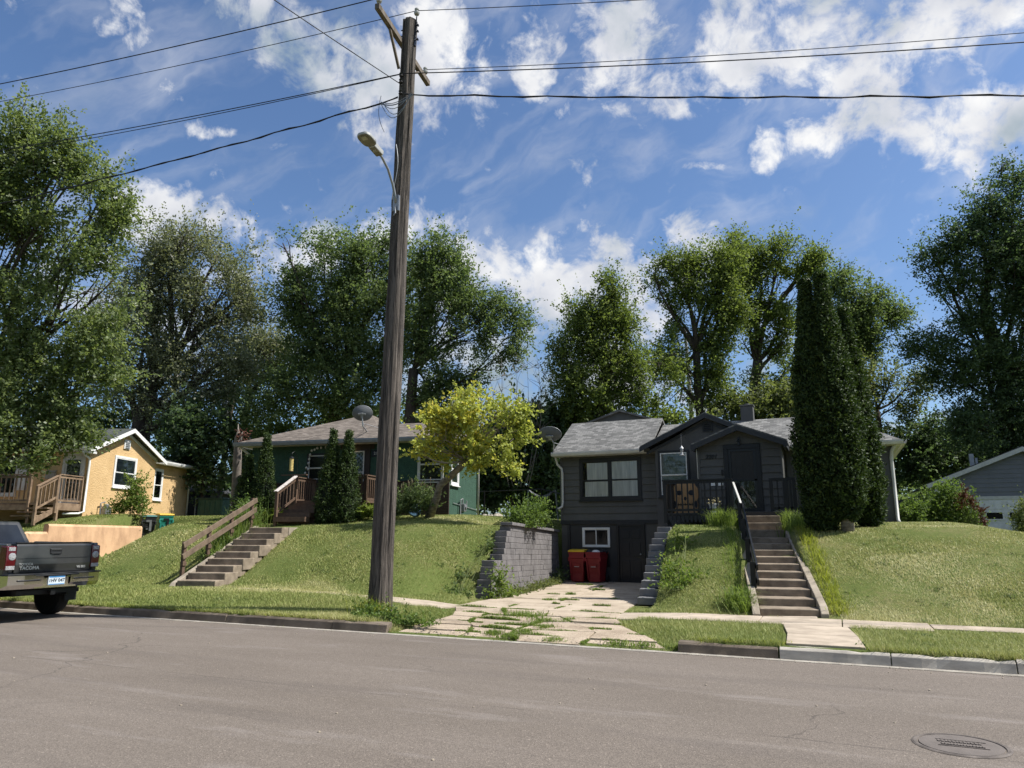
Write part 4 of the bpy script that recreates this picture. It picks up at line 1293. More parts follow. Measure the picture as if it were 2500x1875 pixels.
b = MB(); b.lathe((0, 0, .54), [(.085, 0), (.075, .04), (.02, .07)], 16); b.lathe((0, 0, .09), [(.09, 0), (.09, .03)], 16)
for i in range(4): b.tube([(-.1, 0, .18 + i * .09), (.1, 0, .18 + i * .09)], .005, 5)
b.build('feeder_cap', M['black_metal'], t)
t = thing('garden_disc', 'round silvery blue garden disc tilted at the leaning tree foot', 'garden ornament', (GL(-.62, -1.5, 2.0).x, GL(-.62, -1.5, 2).y, H(GL(-.62, -1.5, 2).x, GL(-.62, -1.5, 2).y)))
b = MB(); b.lathe((0, 0, .26), [(.23, 0), (.235, .015), (.2, .035), (.1, .06), (.0, .07)], 26, axis=(.75, -.55, .35)); b.build('disc', mat('blue_silver', (.30, .42, .48), .18, .7), t, smooth=True)
b = MB(); b.tube([(0, 0, -.05), (-.02, .02, .26)], .02, 8); b.build('stake', M['black_metal'], t)

# =================================================================== yellow house
YH = thing('yellow_house', 'yellow stucco house with white trimmed gable and dark roof', 'house', (-25.75, 18.33, 2.2), R(20))
oy = Vector((0, 0, 2.2))
b = MB()
b.prism([(0, 0, 1.2), (0, 4.55, 1.2), (0, 4.55, 4.82), (0, 2.27, 5.68), (0, 0, 4.82)], (-9.5, 0, 0))
b.box(-7.5, -.8, 4.5, 8.95, 1.2, 4.82)
b.build('wall', M['stucco_yellow'], YH, org=oy)
b = MB()
for y0, z0, y1, z1 in ((-.32, 4.77, 2.27, 5.86), (4.87, 4.77, 2.27, 5.86)):
    roof_slab(b, [(.28, y0, z0), (.28, y1, z1), (-9.6, y1, z1), (-9.6, y0, z0)], .07)
roof_slab(b, [(-.42, 4.3, 4.86), (-.42, 9.35, 4.86), (-3.6, 6.6, 5.9), (-3.6, 3.4, 5.9)], .07)
roof_slab(b, [(-.42, 9.35, 4.86), (-7.9, 9.35, 4.86), (-3.6, 6.6, 5.9)], .07)
roof_slab(b, [(-7.9, 9.35, 4.86), (-7.9, 4.3, 4.86), (-3.6, 3.4, 5.9), (-3.6, 6.6, 5.9)], .07)
planar_uv(b.build('roof', M['shingle_green'], YH, org=oy))
b = MB()
for y0, z0, y1, z1 in ((-.36, 4.74, 2.27, 5.845), (4.91, 4.74, 2.27, 5.845)):
    b.prism([(.285, y0, z0), (.285, y1, z1), (.285, y1, z1 - .16), (.285, y0, z0 - .16)], (.03, 0, 0))
    b.prism([(.0, y0 + (.3 if y0 < 2 else -.3), z0 - .06 + .12), (.0, y1, z1 - .13), (.0, y1, z1 - .25), (.0, y0 + (.3 if y0 < 2 else -.3), z0 - .06)], (.03, 0, 0))
b.box(.0, .30, -.36, .0, 4.56, 4.62)
b.build('barge_board', M['white'], YH, org=oy)
b = MB(); b.box(-.79, -.45, 4.9, 9.3, 4.74, 4.77); b.build('soffit', M['white'], YH, org=oy)
b = MB(); b.box(-9.4, .27, -.30, .0, 4.64, 4.67); b.build('soffit', M['white'], YH, org=oy)
b = MB(); gutter_run(b, (-9.6, -.33, 4.79), (.30, -.33, 4.79), .12, .11); b.build('gutter', M['white'], YH, org=oy)
b = MB(); gutter_run(b, (-.42, 9.4, 4.87), (-.42, 4.95, 4.87), .12, .11, (1, 0, 0))
b.build('gutter', M['white'], YH, org=oy)
window(YH, (0, 1.58, 3.41), (0, 1, 0), (1, 0, 0), 1.52, 1.28, M['white'], M['white'], M['blind'], 'hung', t=.09, org=oy, label='white framed window in the sunlit gable')
window(YH, (-.8, 5.84, 3.10), (0, 1, 0), (1, 0, 0), .75, 1.45, M['white'], M['white'], None, 'hung', t=.09, org=oy, label='tall white window in the rear wing')
b = MB(); b.box(0, .05, 2.07, 2.48, 5.00, 5.38); gv_ = b.build('gable_vent', M['white'], YH, org=oy, bevel=.01)
b = MB()
for i in range(4): b.obox((.05, 2.13, 5.05 + i * .075), (.02, 0, -.02), (0, .29, 0), (0, 0, .025))
b.build('slat', M['metal_grey'], gv_, org=oy)
b = MB(); frame_bars(b, (-.98, 0, 2.62), (1, 0, 0), (0, -1, 0), .88, 1.98, .09, .05)
fd = b.build('front_door', M['offwhite'], YH, org=oy, bevel=.005)
b = MB(); b.box(-.89, -.19, -.03, -.005, 2.64, 4.5); b.build('door_leaf', M['offwhite'], fd, org=oy)
b = MB(); b.box(-.80, -.28, -.038, -.03, 2.9, 3.45); b.box(-.80, -.28, -.038, -.03, 3.52, 4.34); b.build('pane', M['glass'], fd, org=oy)
b = MB(); b.box(-.80, -.28, -.0312, -.0302, 2.9, 4.34); b.build('curtain', mat('door_lace', (.35, .36, .36), .9, scale=9, c2=(.03, .035, .04), lo=.45, hi=.55), fd, org=oy)
b = MB(); b.box(-1.55, -1.2, -.13, -.0, 3.62, 3.86); b.prism([(-1.57, -.15, 3.86), (-1.18, -.15, 3.86), (-1.18, .0, 3.93), (-1.57, .0, 3.93)], (0, 0, .02)); b.build('mailbox', mat('mailbox_cream', (.33, .30, .24), .6), YH, org=oy, bevel=.01)
b = MB(); b.box(-2.68, -2.32, -.05, 0, 3.2, 4.5)
for z0 in (3.26, 3.86): b.box(-2.62, -2.38, -.065, -.05, z0, z0 + .52)
b.build('shutter', M['offwhite'], YH, org=oy, bevel=.008)
window(YH, (-4.0, 0, 3.0), (1, 0, 0), (0, -1, 0), 1.28, 1.5, M['offwhite'], M['offwhite'], None, 'hung', t=.08, org=oy)
downspout(YH, [(-.02, -.36, 4.66), (.02, -.25, 4.5), (.08, -.06, 4.38), (.08, -.04, 4.2), (.08, -.04, 2.4), (.02, -.25, 2.32), (-.2, -.8, 2.3)], M['white'], oy)
downspout(YH, [(-.36, 9.2, 4.75), (-.6, 9.0, 4.6), (-.74, 8.95, 4.5), (-.74, 8.93, 2.2)], M['white'], oy)
b = MB(); b.box(-4.6, -.05, -1.38, -.02, 2.60, 2.68)
pd = b.build('porch_deck', M['wood_grey'], YH, org=oy)
b = MB(); b.box(-.09, -.04, -1.38, -.04, 2.42, 2.60); b.box(-4.6, -1.1, -1.42, -1.38, 2.42, 2.60)
for xx, yy in ((-.12, -1.36), (-1.15, -1.36), (-2.6, -1.36), (-4.5, -1.36)): b.box(xx, xx + .09, yy, yy + .09, 1.9, 2.6)
for k in range(3): b.box(-1.0, -.12, -1.72 - k * .28, -1.42 - k * .28, 2.50 - k * .14 - .05, 2.50 - k * .14)
b.prism([(-.12, -1.4, 2.5), (-.12, -2.3, 2.1), (-.12, -2.3, 1.9), (-.12, -1.4, 2.3)], (-.04, 0, 0))
b.build('deck_frame', M['wood_grey'], pd, org=oy)
b = MB()
rail_run((-.08, -1.38, 2.66), (-.08, -.08, 2.66), .10, 1.02, 7); rail_run((-1.12, -1.38, 2.66), (-4.5, -1.38, 2.66), .10, 1.02, 18)
b.build('railing', M['wood_grey'], pd, org=oy)
b = MB(); rail_run((-.08, -1.40, 2.66), (-.08, -2.36, 2.22), .20, .98, 5); b.build('step_railing', M['wood_grey'], pd, org=oy)
b = MB(); b.box(.04, .22, 1.05, 1.4, 2.3, 2.62); b.lathe((.13, 1.2, 2.62), [(.09, 0), (.10, .08), (.04, .12)], 12); b.tube([(.12, .85, 2.1), (.12, .85, 2.75), (.12, 1.1, 2.8)], .028, 8)
b.build('gas_meter', M['metal_grey'], YH, org=oy, bevel=.03)
def YL(x, y, z): return YH.matrix_basis @ Vector((x, y, z - 2.2))

# =================================================================== garage to the right
GA = thing('garage', 'blue grey garage with white trim and panelled white door', 'garage', (7.7, 38.3, 1.3))
oa = GA.location.copy()
gx0, gx1, gyy = 4.25, 11.25, 38.3
b = MB()
b.prism([(gx0, gyy, .6), (gx1, gyy, .6), (gx1, gyy, 3.75), (7.75, gyy, 5.15), (gx0, gyy, 3.75)], (0, 7, 0))
b.build('wall', M['siding_grey'], GA, org=oa)
b = MB()
z = 3.22
while z < 5.05:
    w = 3.5 if z < 3.7 else 3.5 * (5.15 - z) / 1.4
    w2 = 3.5 if z + .2 < 3.75 else 3.5 * max(.02, (5.15 - z - .2)) / 1.4
    b.add([(7.75 - w, gyy - .025, z), (7.75 + w, gyy - .025, z), (7.75 + w2, gyy - .006, z + .2), (7.75 - w2, gyy - .006, z + .2), (7.75 - w, gyy, z), (7.75 + w, gyy, z)], [(0, 1, 2, 3), (4, 5, 1, 0)])
    z += .2
b.build('siding', M['siding_grey'], GA, org=oa)
b = MB()
for s in (-1, 1): b.prism([(7.75, gyy - .30, 5.36), (7.75 + s * 3.86, gyy - .30, 3.80), (7.75 + s * 3.86, gyy - .30, 3.60), (7.75, gyy - .30, 5.16)], (0, .05, 0))
b.box(gx0 - .02, gx0 + .16, gyy - .04, gyy, .8, 3.72); b.box(gx0 + .16, gx1, gyy - .05, gyy, 3.09, 3.23)
b.build('trim', mat('garage_trim', (.42, .42, .43), .55), GA, org=oa)
b = MB()
for s in (-1, 1): roof_slab(b, [(7.75, gyy - .28, 5.40), (7.75 + s * 3.9, gyy - .28, 3.82), (7.75 + s * 3.9, gyy + 7.2, 3.82), (7.75, gyy + 7.2, 5.40)], .08)
planar_uv(b.build('roof', M['shingle_dark'], GA, org=oa))
dw = mat('garage_door_white', (.52, .53, .56), .5)
b = MB(); b.box(5.1, 10.4, gyy - .02, gyy, 1.0, 3.09)
for r in range(4):
    for c in range(6):
        if r == 2: continue
        b.box(5.2 + c * .87, 5.2 + c * .87 + .70, gyy - .035, gyy - .02, 1.08 + r * .52, 1.08 + r * .52 + .38)
gd = b.build('garage_door', dw, GA, org=oa, bevel=.015)
for c in range(6):
    b = MB(); frame_bars(b, (5.2 + c * .87, gyy - .02, 2.18), (1, 0, 0), (0, -1, 0), .70, .38, .05, .03); b.build('window_frame', dw, gd, org=oa)
    b = MB(); b.box(5.25 + c * .87, 5.85 + c * .87, gyy - .028, gyy - .02, 2.23, 2.51); b.build('pane', mat('dark_pane', (.01, .01, .012), .1) if c == 0 else bpy.data.materials['dark_pane'], gd, org=oa)
b = MB(); b.box(5.9, 6.08, gyy + 1.0, gyy + 1.15, 4.5, 5.25); b.box(6.12, 6.22, gyy + 1.0, gyy + 1.12, 4.6, 5.05); b.build('roof_vent', M['metal_grey'], GA, org=oa)
b = MB(); b.prism([(4.3, gyy + 1, 3.5), (4.3, gyy + 6, 3.5), (4.3, gyy + 6, 2.9), (4.3, gyy + 1, 2.9)], (-2.2, 0, -.5)); b.build('lean_to', M['trim_dark'], GA, org=oa)
# =================================================================== block walls, steps, rails
def block_wall(label, face, side, starts, tops, h, tilt, y_end, mats, cap=None, seed=1, depth=.30, blk=.43):
    t = thing('block_retaining_wall', label, 'retaining wall', (face(starts[0]), starts[0], 0))
    rr = random.Random(seed)
    b = MB()
    def put(y0, y1, z0, z1, d0, d1, m):
        P = []
        for zz in (z0, z1):
            for (d, y) in ((d0, y0), (d1, y0), (d1, y1), (d0, y1)):
                P.append((face(y) + side * d - t.location.x, y - t.location.y, zz + tilt * (y - 17)))
        fs = [(0, 3, 2, 1), (4, 5, 6, 7), (0, 1, 5, 4), (1, 2, 6, 5), (2, 3, 7, 6), (3, 0, 4, 7)]
        if side > 0: fs = fs
        else: fs = [f[::-1] for f in fs]
        b.add(P, fs, m)
    for k, (ys_, zt) in enumerate(zip(starts, tops)):
        y = ys_
        first = True
        while y < y_end - .05:
            L = blk * (.5 if (first and k % 2) else 1) * rr.uniform(.97, 1.03)
            y1 = min(y + L, y_end)
            jd = rr.uniform(-.008, .008) + .004 * k
            put(y + .003, y1 - .003, zt - h + .003, zt - .002, jd, depth + (.08 if first else 0), 0)
            y = y1; first = False
    b.build('blocks', mats, t, bevel=.010)
    if cap:
        b = MB(); y = cap[0]
        while y < y_end - .05:
            y1 = min(y + .40, y_end); put(y + .002, y1 - .002, cap[1], cap[1] + .085, -.03, .34, 0); y = y1
        b.build('cap_stones', mats, t, bevel=.012)
    return t


yl = [16.20, 16.27, 16.36, 16.53, 16.60, 16.68, 17.36, 17.58, 17.70, 17.75, 17.82, 18.22]
block_wall('tall grey block wall left of the driveway with stepped end', XL, -1, yl, [.16 + .154 * k for k in range(12)], .154, -.030, 24.16, M['block'], cap=(18.15, 1.856), seed=4)
yr = [15.95, 16.30, 16.70, 17.15, 17.45, 17.75, 18.05, 18.40, 18.95, 19.6, 20.4]
block_wall('dark stepped block wall right of the driveway by the basement door', XR, 1, yr, [.235 + .156 * k for k in range(11)], .156, -.004, 24.12, M['block_dark'], seed=9, depth=.34)

ST = thing('concrete_steps', 'weathered concrete steps with brown wooden handrail up the green house bank', 'steps', (-14.67, 13.66, .3), R(13))
for k in range(9):
    b = MB()
    z1 = .165 * (k + 1) - .01; y0 = .39 * k
    j = .02 * math.sin(k * 2.7)
    b.box(-.54 + j, .52 + j, y0, y0 + .60, z1 - .30, z1)
    s_ = b.build('step', M['concrete_step'], ST, bevel=.018)
b = MB(); b.prism([(-.70, -.1, -.25), (-.70, 3.7, 1.2), (-.70, 3.7, 1.53), (-.70, .0, .10), (-.70, -.1, .0)], (.13, 0, 0)); b.box(-.7, .55, 3.5, 4.3, 1.2, 1.475)
b.build('cheek', M['concrete_old'], ST, bevel=.01)
HR = thing('wooden_handrail', 'brown two rail wooden handrail beside weathered steps', 'handrail', (-15.35, 13.9, .4))
p0, p1 = Vector((-15.62, 14.05, 0)), Vector((-16.28, 17.05, 0))
for i in range(4):
    p = p0.lerp(p1, i / 3)
    z0 = H(p.x, p.y) - .2; zt = 1.40 + (2.66 - 1.40) * i / 3
    b = MB(); b.obox(p - HR.location + Vector((-.045, -.045, z0)), (.09, 0, 0), (0, .09, 0), (0, 0, zt - z0)); b.obox(p - HR.location + Vector((-.02, -.06, zt - .62)), (.09, 0, 0), (0, .12, 0), (0, 0, .10))
    b.build('post', M['wood_brown'], HR, bevel=.006)
for dz, in ((-.07,), (-.36,)):
    b = MB(); d = (p1 - p0).normalized()
    a_, c_ = p0 - d * .12 + ZUP * (1.36 + dz), p1 + d * .15 + ZUP * (2.68 + dz)
    off = Vector((.07, 0, 0))
    b.beam(a_ + off - HR.location, c_ + off - HR.location, .045, .14); b.build('rail', M['wood_rail'], HR, bevel=.005)

S2 = thing('concrete_steps', 'long flight of clean concrete steps up to the charcoal house porch', 'steps', (-.90, 14.15, .15), R(8.5))
for k in range(10):
    b = MB(); z1 = .135 * (k + 1); y0 = .53 * k
    b.box(-.50, .50, y0, y0 + .80, z1 - .30, z1); b.build('step', M['concrete_step'], S2, bevel=.014)
for k in range(3):
    b = MB(); z1 = 1.35 + .19 * (k + 1); y0 = 5.75 + .42 * k
    b.box(-.52, .50, y0, y0 + .70, z1 - .4, z1); b.build('step', M['concrete_step'], S2, bevel=.014)
b = MB(); b.prism([(.505, -.12, -.3), (.505, 5.5, 1.0), (.505, 5.5, 1.52), (.505, .05, .20), (.505, -.12, .08)], (.13, 0, 0)); b.prism([(-.635, -.12, -.3), (-.635, 5.5, 1.0), (-.635, 5.5, 1.46), (-.635, .05, .15), (-.635, -.12, .05)], (.13, 0, 0))
b.build('cheek', M['concrete_old'], S2, bevel=.012)
H2 = thing('step_handrail', 'black painted handrail beside the long concrete steps', 'handrail', (-1.62, 15.5, .4))
q0, q1 = Vector((-1.60, 15.35, 0)), Vector((-2.34, 20.2, 0))
for i in range(4):
    p = q0.lerp(q1, i / 3); z0 = H(p.x, p.y) - .1; zt = 1.05 + (2.40 - 1.05) * i / 3
    b = MB(); b.obox(p - H2.location + Vector((-.05, -.05, z0)), (.10, 0, 0), (0, .10, 0), (0, 0, zt - z0)); b.build('post', M['black'], H2, bevel=.005)
for dz in (-.06, -.34):
    b = MB(); d = (q1 - q0).normalized(); off = Vector((.075, 0, 0))
    b.beam(q0 - d * .12 + ZUP * (1.0 + dz) + off - H2.location, q1 + d * .1 + ZUP * (2.42 + dz) + off - H2.location, .04, .12); b.build('rail', M['black'], H2, bevel=.004)
b = MB(); b.beam(q1 + Vector((.05, .05, 2.3)) - H2.location, Vector((-2.64, 21.6, 3.02)) - H2.location, .05, .08); b.build('upper_rail', M['offwhite'], H2)  # off-white colour paints the bright highlight along this rail

t = thing('low_orange_wall', 'low peach stucco wall with a step beside the yellow house', 'retaining wall', (OW(15.5), 15.5, 0))
b = MB()
def owall(y0, y1, z0a, z0b, th=.26):
    P = []
    for y, zt in ((y0, z0a), (y1, z0b)):
        for d, z in ((0, -.2), (0, zt - .07), (-.05, zt), (-th + .05, zt), (-th, zt - .07), (-th, -.2)):
            P.append((OW(y) + d - t.location.x, y - t.location.y, z))
    b.add(P, [(0, 1, 2, 3, 4, 5)[::1], (11, 10, 9, 8, 7, 6)] + [((i + 1) % 6, i, i + 6, (i + 1) % 6 + 6) for i in range(6)])
owall(15.15, 19.75, 1.90, 1.87); owall(14.25, 15.149, 1.655, 1.655)
b.build('wall_body', M['stucco_orange'], t, smooth=False)

# bins beside the yellow house
def two_bins():
    y = thing
    for (px, py, d, bod, lid, lab, mk) in ((356, 1300, 28.6, M['black_plastic'], mat('teal_lid', (.02, .13, .12), .4), 'black bin with dark teal lid and a WM plate behind the peach wall', True), (398, 1300, 29.3, M['green_plastic'], M['yellow_plastic'], 'green bin with yellow lid behind the peach wall', False)):
        p = at(px, py, d)
        g = H(p.x, p.y)
        t = bin_(lab, (p.x, p.y, g), R(62), bod, lid, 'bins by the yellow house')
        b = MB()
        for (x0, x1, z0, z1) in ((-.10, .10, .80, .88), (.02, .10, .45, .80)):
            b.obox((x0, -.395, z0), (x1 - x0, 0, 0), (0, .02, 0), (0, 0, z1 - z0))
        b.build('hook_mark', M['black'] if not mk else M['grey_plastic'], t)  # hook-shaped bars in a plain contrasting colour
        if mk:
            b = MB(); b.obox((-.262, .20, .58), (0, -.42, 0), (-.015, 0, .0), (0, 0, .22)); pl = b.build('badge_plate', M['offwhite'], t)
            lettering('badge_letter', 'W', .20, .003, M['black'], pl, basis((-.279, .085, .69), (0, -1, 0), (0, 0, 1)), bold=.008)
            lettering('badge_letter', 'M', .20, .003, M['yellow_plastic'], pl, basis((-.279, -.10, .69), (0, -1, 0), (0, 0, 1)), bold=.008)
two_bins()

# =================================================================== utility pole, lamp, wires
UP = thing('utility_pole', 'tall weathered wooden utility pole standing by the kerb', 'utility pole', (-7.93, 11.74, .0))
b = MB()
NS, NR = 40, 90
top = Vector((.24, 0, 12.66))
rr = np.random.default_rng(11)
gro = np.zeros(NS)
for f_, a_ in ((5, .006), (9, .007), (13, .006), (17, .005)): gro += a_ * np.sin(f_ * np.arange(NS) * 2 * PI / NS + rr.uniform(0, 6))
for j in range(NR + 1):
    s = j / NR
    z = .05 + s * (top.z - .05)
    r = .212 * (1 - s) + .150 * s + (.02 * max(0, 1 - z / .8))
    for i in range(NS):
        a = 2 * PI * i / NS
        w = r + gro[(i) % NS] * (1 + .5 * math.sin(z * .9 + i)) + .004 * math.sin(z * 3.1 + i * 2.2) - .010 * max(0, math.sin(i * 1.7 + math.sin(z * .35) * 2)) ** 8
        b.v.append((top.x * s + w * math.cos(a), w * math.sin(a), z))
for j in range(NR):
    for i in range(NS):
        b.f.append((j * NS + i, j * NS + (i + 1) % NS, (j + 1) * NS + (i + 1) % NS, (j + 1) * NS + i)); b.m.append(0)
b.f.append(tuple(NR * NS + i for i in range(NS))); b.m.append(0)
b.build('pole', M['pole'], UP, smooth=False)
A0, A1 = Vector((-7.67, 10.48, 12.10)) - UP.location, Vector((-8.04, 13.14, 12.10)) - UP.location
b = MB(); b.beam(A0, A1, .10, .125); b.build('crossarm', M['arm_wood'], UP, bevel=.006)
b = MB(); b.beam(A0.lerp(A1, .22) + Vector((.0, 0, -.06)), Vector((.10, -.16, 11.42)), .05, .05); b.beam(A0.lerp(A1, .80) + Vector((.0, 0, -.06)), Vector((.10, .14, 11.50)), .05, .05)
b.build('brace', M['arm_wood'], UP)
def insulator(p):
    b = MB(); b.lathe(p, [(.012, -.10), (.012, 0), (.05, .0), (.062, .03), (.062, .06), (.035, .075), (.035, .10), (.05, .115), (.05, .14), (.02, .16)], 14)
    b.build('insulator', M['porcelain'], UP, smooth=False)
I1 = A0.lerp(A1, .03) + Vector((0, 0, .15)); I2 = A0.lerp(A1, .93) + Vector((0, 0, .15)); I3 = Vector((.42, -.02, 12.76))
for p in (I1, I2, I3): insulator(p)
b = MB(); b.tube([Vector((.40, -.01, 12.2)), Vector((.42, -.02, 12.7))], .014, 8); b.obox((.37, -.04, 12.0), (.03, 0, 0), (0, .06, 0), (0, 0, .5))
for z in (12.15, 12.35, 12.5): b.tube([(.02, 0, z), (.46, 0, z)], .014, 6); b.lathe((.44, 0, z), [(.03, 0), (.03, .02)], 8, axis=(1, 0, 0))
b.build('bolt_bracket', M['black_metal'], UP)
b = MB()
for z in (11.05, 11.2, 10.78): b.tube([(.21, -.14, z), (.21, -.24, z)], .012, 6); b.lathe((.21, -.23, z - .05), [(.02, 0), (.045, .02), (.03, .05), (.045, .08), (.02, .10)], 10)
b.build('spool_rack', M['black_metal'], UP)
b = MB()
rw = random.Random(8)
for k in range(6):
    a = rw.uniform(-.24, -.18); z = 10.66 + rw.uniform(-.03, .03)
    x0, x1 = rw.uniform(-.50, -.40), rw.uniform(.25, .33)
    dp = rw.uniform(.12, .48)
    b.tube([Vector((.2 + x0 + (x1 - x0) * u, a - .05 * math.sin(u * 3), z - dp * math.sin(PI * u))) for u in [i / 12 for i in range(13)]], .008, 5)
for k in range(3):
    b.tube([Vector((-.34 - .1 * math.sin(u * PI), -.15, 10.9 - .9 * u)) + Vector((.12 * u, 0, 0)) for u in [i / 8 for i in range(9)]], .006, 5)
b.tube([Vector((.13 + .06 * math.sin(u * 5), -.20 - .004 * u, 9.6 - 1.4 * u)) for u in [i / 10 for i in range(11)]], .008, 5)
b.build('wire_loop', M['wire_grey'], UP)

SL = thing('street_lamp', 'grey street lamp on a curved arm bolted to the wooden pole', 'street lamp', (-7.74, 11.52, 8.30))
b = MB()
b.tube([(0, 0, -.05), (0, -.03, .06), (0, -.14, .30), (0, -.33, .55), (0, -.56, .70), (0, -.66, .725)], [.03, .03, .028, .026, .025, .025], 12); b.build('arm', M['metal_grey'], SL, smooth=True)
b = MB(); b.obox((-.07, -.02, -.22), (.14, 0, 0), (0, .06, 0), (0, 0, .34)); b.tube([(.0, -.04, -.12), (.03, -.05, -.3), (-.02, -.04, -.34), (0, -.02, -.2)], .012, 6); b.build('mount_plate', M['metal_grey'], SL, bevel=.01)
hd, hu = Vector((0, -1, .17)).normalized(), Vector((0, .17, 1)).normalized()
hx = Vector((1, 0, 0)); hb = Vector((0, -.62, .715))
def hp(x, y, z): return hb + hx * x + hd * y + hu * z
b = MB(); b.prism([hp(-.08, 0, -.03), hp(.08, 0, -.03), hp(.08, .30, -.03), hp(-.08, .30, -.03)], hu * .105)
hl = []
for i in range(28):
    a = 2 * PI * i / 28; ca, sa = math.cos(a), math.sin(a)
    hl.append((.152 * math.copysign(abs(ca) ** .6, ca), .47 + .19 * math.copysign(abs(sa) ** .75, sa)))
b.prism([hp(x, y, -.01) for x, y in hl], hu * .06); b.prism([hp(x * .8, .47 + (y - .47) * .8, .0501) for x, y in hl], hu * .03)
sh_ = b.build('lamp_head', M['lamp_shell'], SL, bevel=.012)
b = MB(); b.prism([hp(x * .90, .47 + (y - .47) * .90, -.0101) for x, y in hl], hu * -.006); b.prism([hp(-.075, .02, -.031), hp(.075, .02, -.031), hp(.07, .27, -.031), hp(-.07, .27, -.031)], hu * -.005); b.build('underside', M['lamp_under'], sh_)
b = MB(); b.prism([hp(-.06, .50, -.0165), hp(.06, .50, -.0165), hp(.05, .59, -.0165), hp(-.05, .59, -.0165)], hu * -.006); b.build('led_panel', mat('led_lens', (.42, .40, .30), .25), sh_)
lettering('label_digits', '70', .09, .002, M['offwhite'], sh_, basis(hp(0, .17, -.0375), (-1, 0, 0), tuple(hd)))

def wire(label, p0, px, py, dirx, slope, ext=2.6, r=.011, curv=.0022, twist=False, cat='power line', group='overhead power lines'):
    """cable from the pole through the place where the photograph's edge cuts it"""
    d = (at(px, py, 1) - Vector((0, 0, CAM_Z)))
    a = Vector((dirx, dirx * slope, 0)).normalized()
    n = Vector((-a.y, a.x, 0))
    s = (p0 - Vector((0, 0, CAM_Z))).dot(n) / d.dot(n)
    q = Vector((0, 0, CAM_Z)) + d * s
    S = (Vector((q.x, q.y, 0)) - Vector((p0.x, p0.y, 0))).length
    k = ((q.z - p0.z) - curv * S * S) / S
    pts = []
    N_ = 60
    for i in range(N_ + 1):
        u = S * ext * i / N_
        z = p0.z + k * u + curv * u * u
        w = Vector((0, 0, 0)) if not twist else Vector((0, .012 * math.sin(u * 4), .014 * math.cos(u * 4)))
        pts.append(Vector((p0.x, p0.y, 0)) + a * u + Vector((0, 0, z)) + w)
    b = MB(); b.tube(pts, r, 6, cap=False)
    if twist: b.tube([p + Vector((0, .02 * math.sin(i * 1.7), .02 * math.cos(i * 1.7))) for i, p in enumerate(pts)], r * .7, 5, cap=False)
    return props(b.build('power_line', M['wire'], None, smooth=True, loc=tuple(p0)), label, cat, group)


U0 = UP.location
wire('topmost wire, from near end of the crossarm to the left', U0 + I1 + Vector((0, 0, .1)), 0, 205, -1, .125)
wire('wire from near end of the crossarm leaving through the top of view', U0 + I1 + Vector((0, 0, .1)), 960, -12, 1, .25, ext=30)
wire('wire from the pole-top insulator to the left', U0 + I3 + Vector((0, 0, .1)), 0, 248, -1, .125, r=.008)
wire('wire from the pole-top insulator to the upper right', U0 + I3 + Vector((0, 0, .1)), 1560, 0, 1, .25, ext=5, r=.008)
wire('upper of the close pair of wires left of the pole', U0 + Vector((.2, -.2, 11.25)), 175, 338, -1, .125, r=.010)
wire('lower of the close pair of wires left of the pole', U0 + Vector((.2, -.2, 11.24)), 175, 346, -1, .125, r=.008, curv=.0026)
wire('thin wire from far end of the crossarm to the right', U0 + I2 + Vector((0, 0, .1)), 2500, 80, 1, .25, r=.008)
wire('wire to the right just below the thin crossarm wire', U0 + Vector((.22, -.2, 11.25)), 2500, 103, 1, .25, r=.011)
wire('thick twisted cable running right below the crossarm', U0 + Vector((.3, -.2, 10.72)), 2500, 232, 1, .25, r=.014, twist=True, curv=.0016)
wire('thick twisted cable sloping down to the left of the pole', U0 + Vector((.10, -.16, 10.72)), 180, 455, -1, .125, r=.014, twist=True)
wire('service wire crossing the others towards the upper left', U0 + Vector((.2, -.17, 11.0)), 670, 0, -1, 1.9, r=.010, curv=.004)

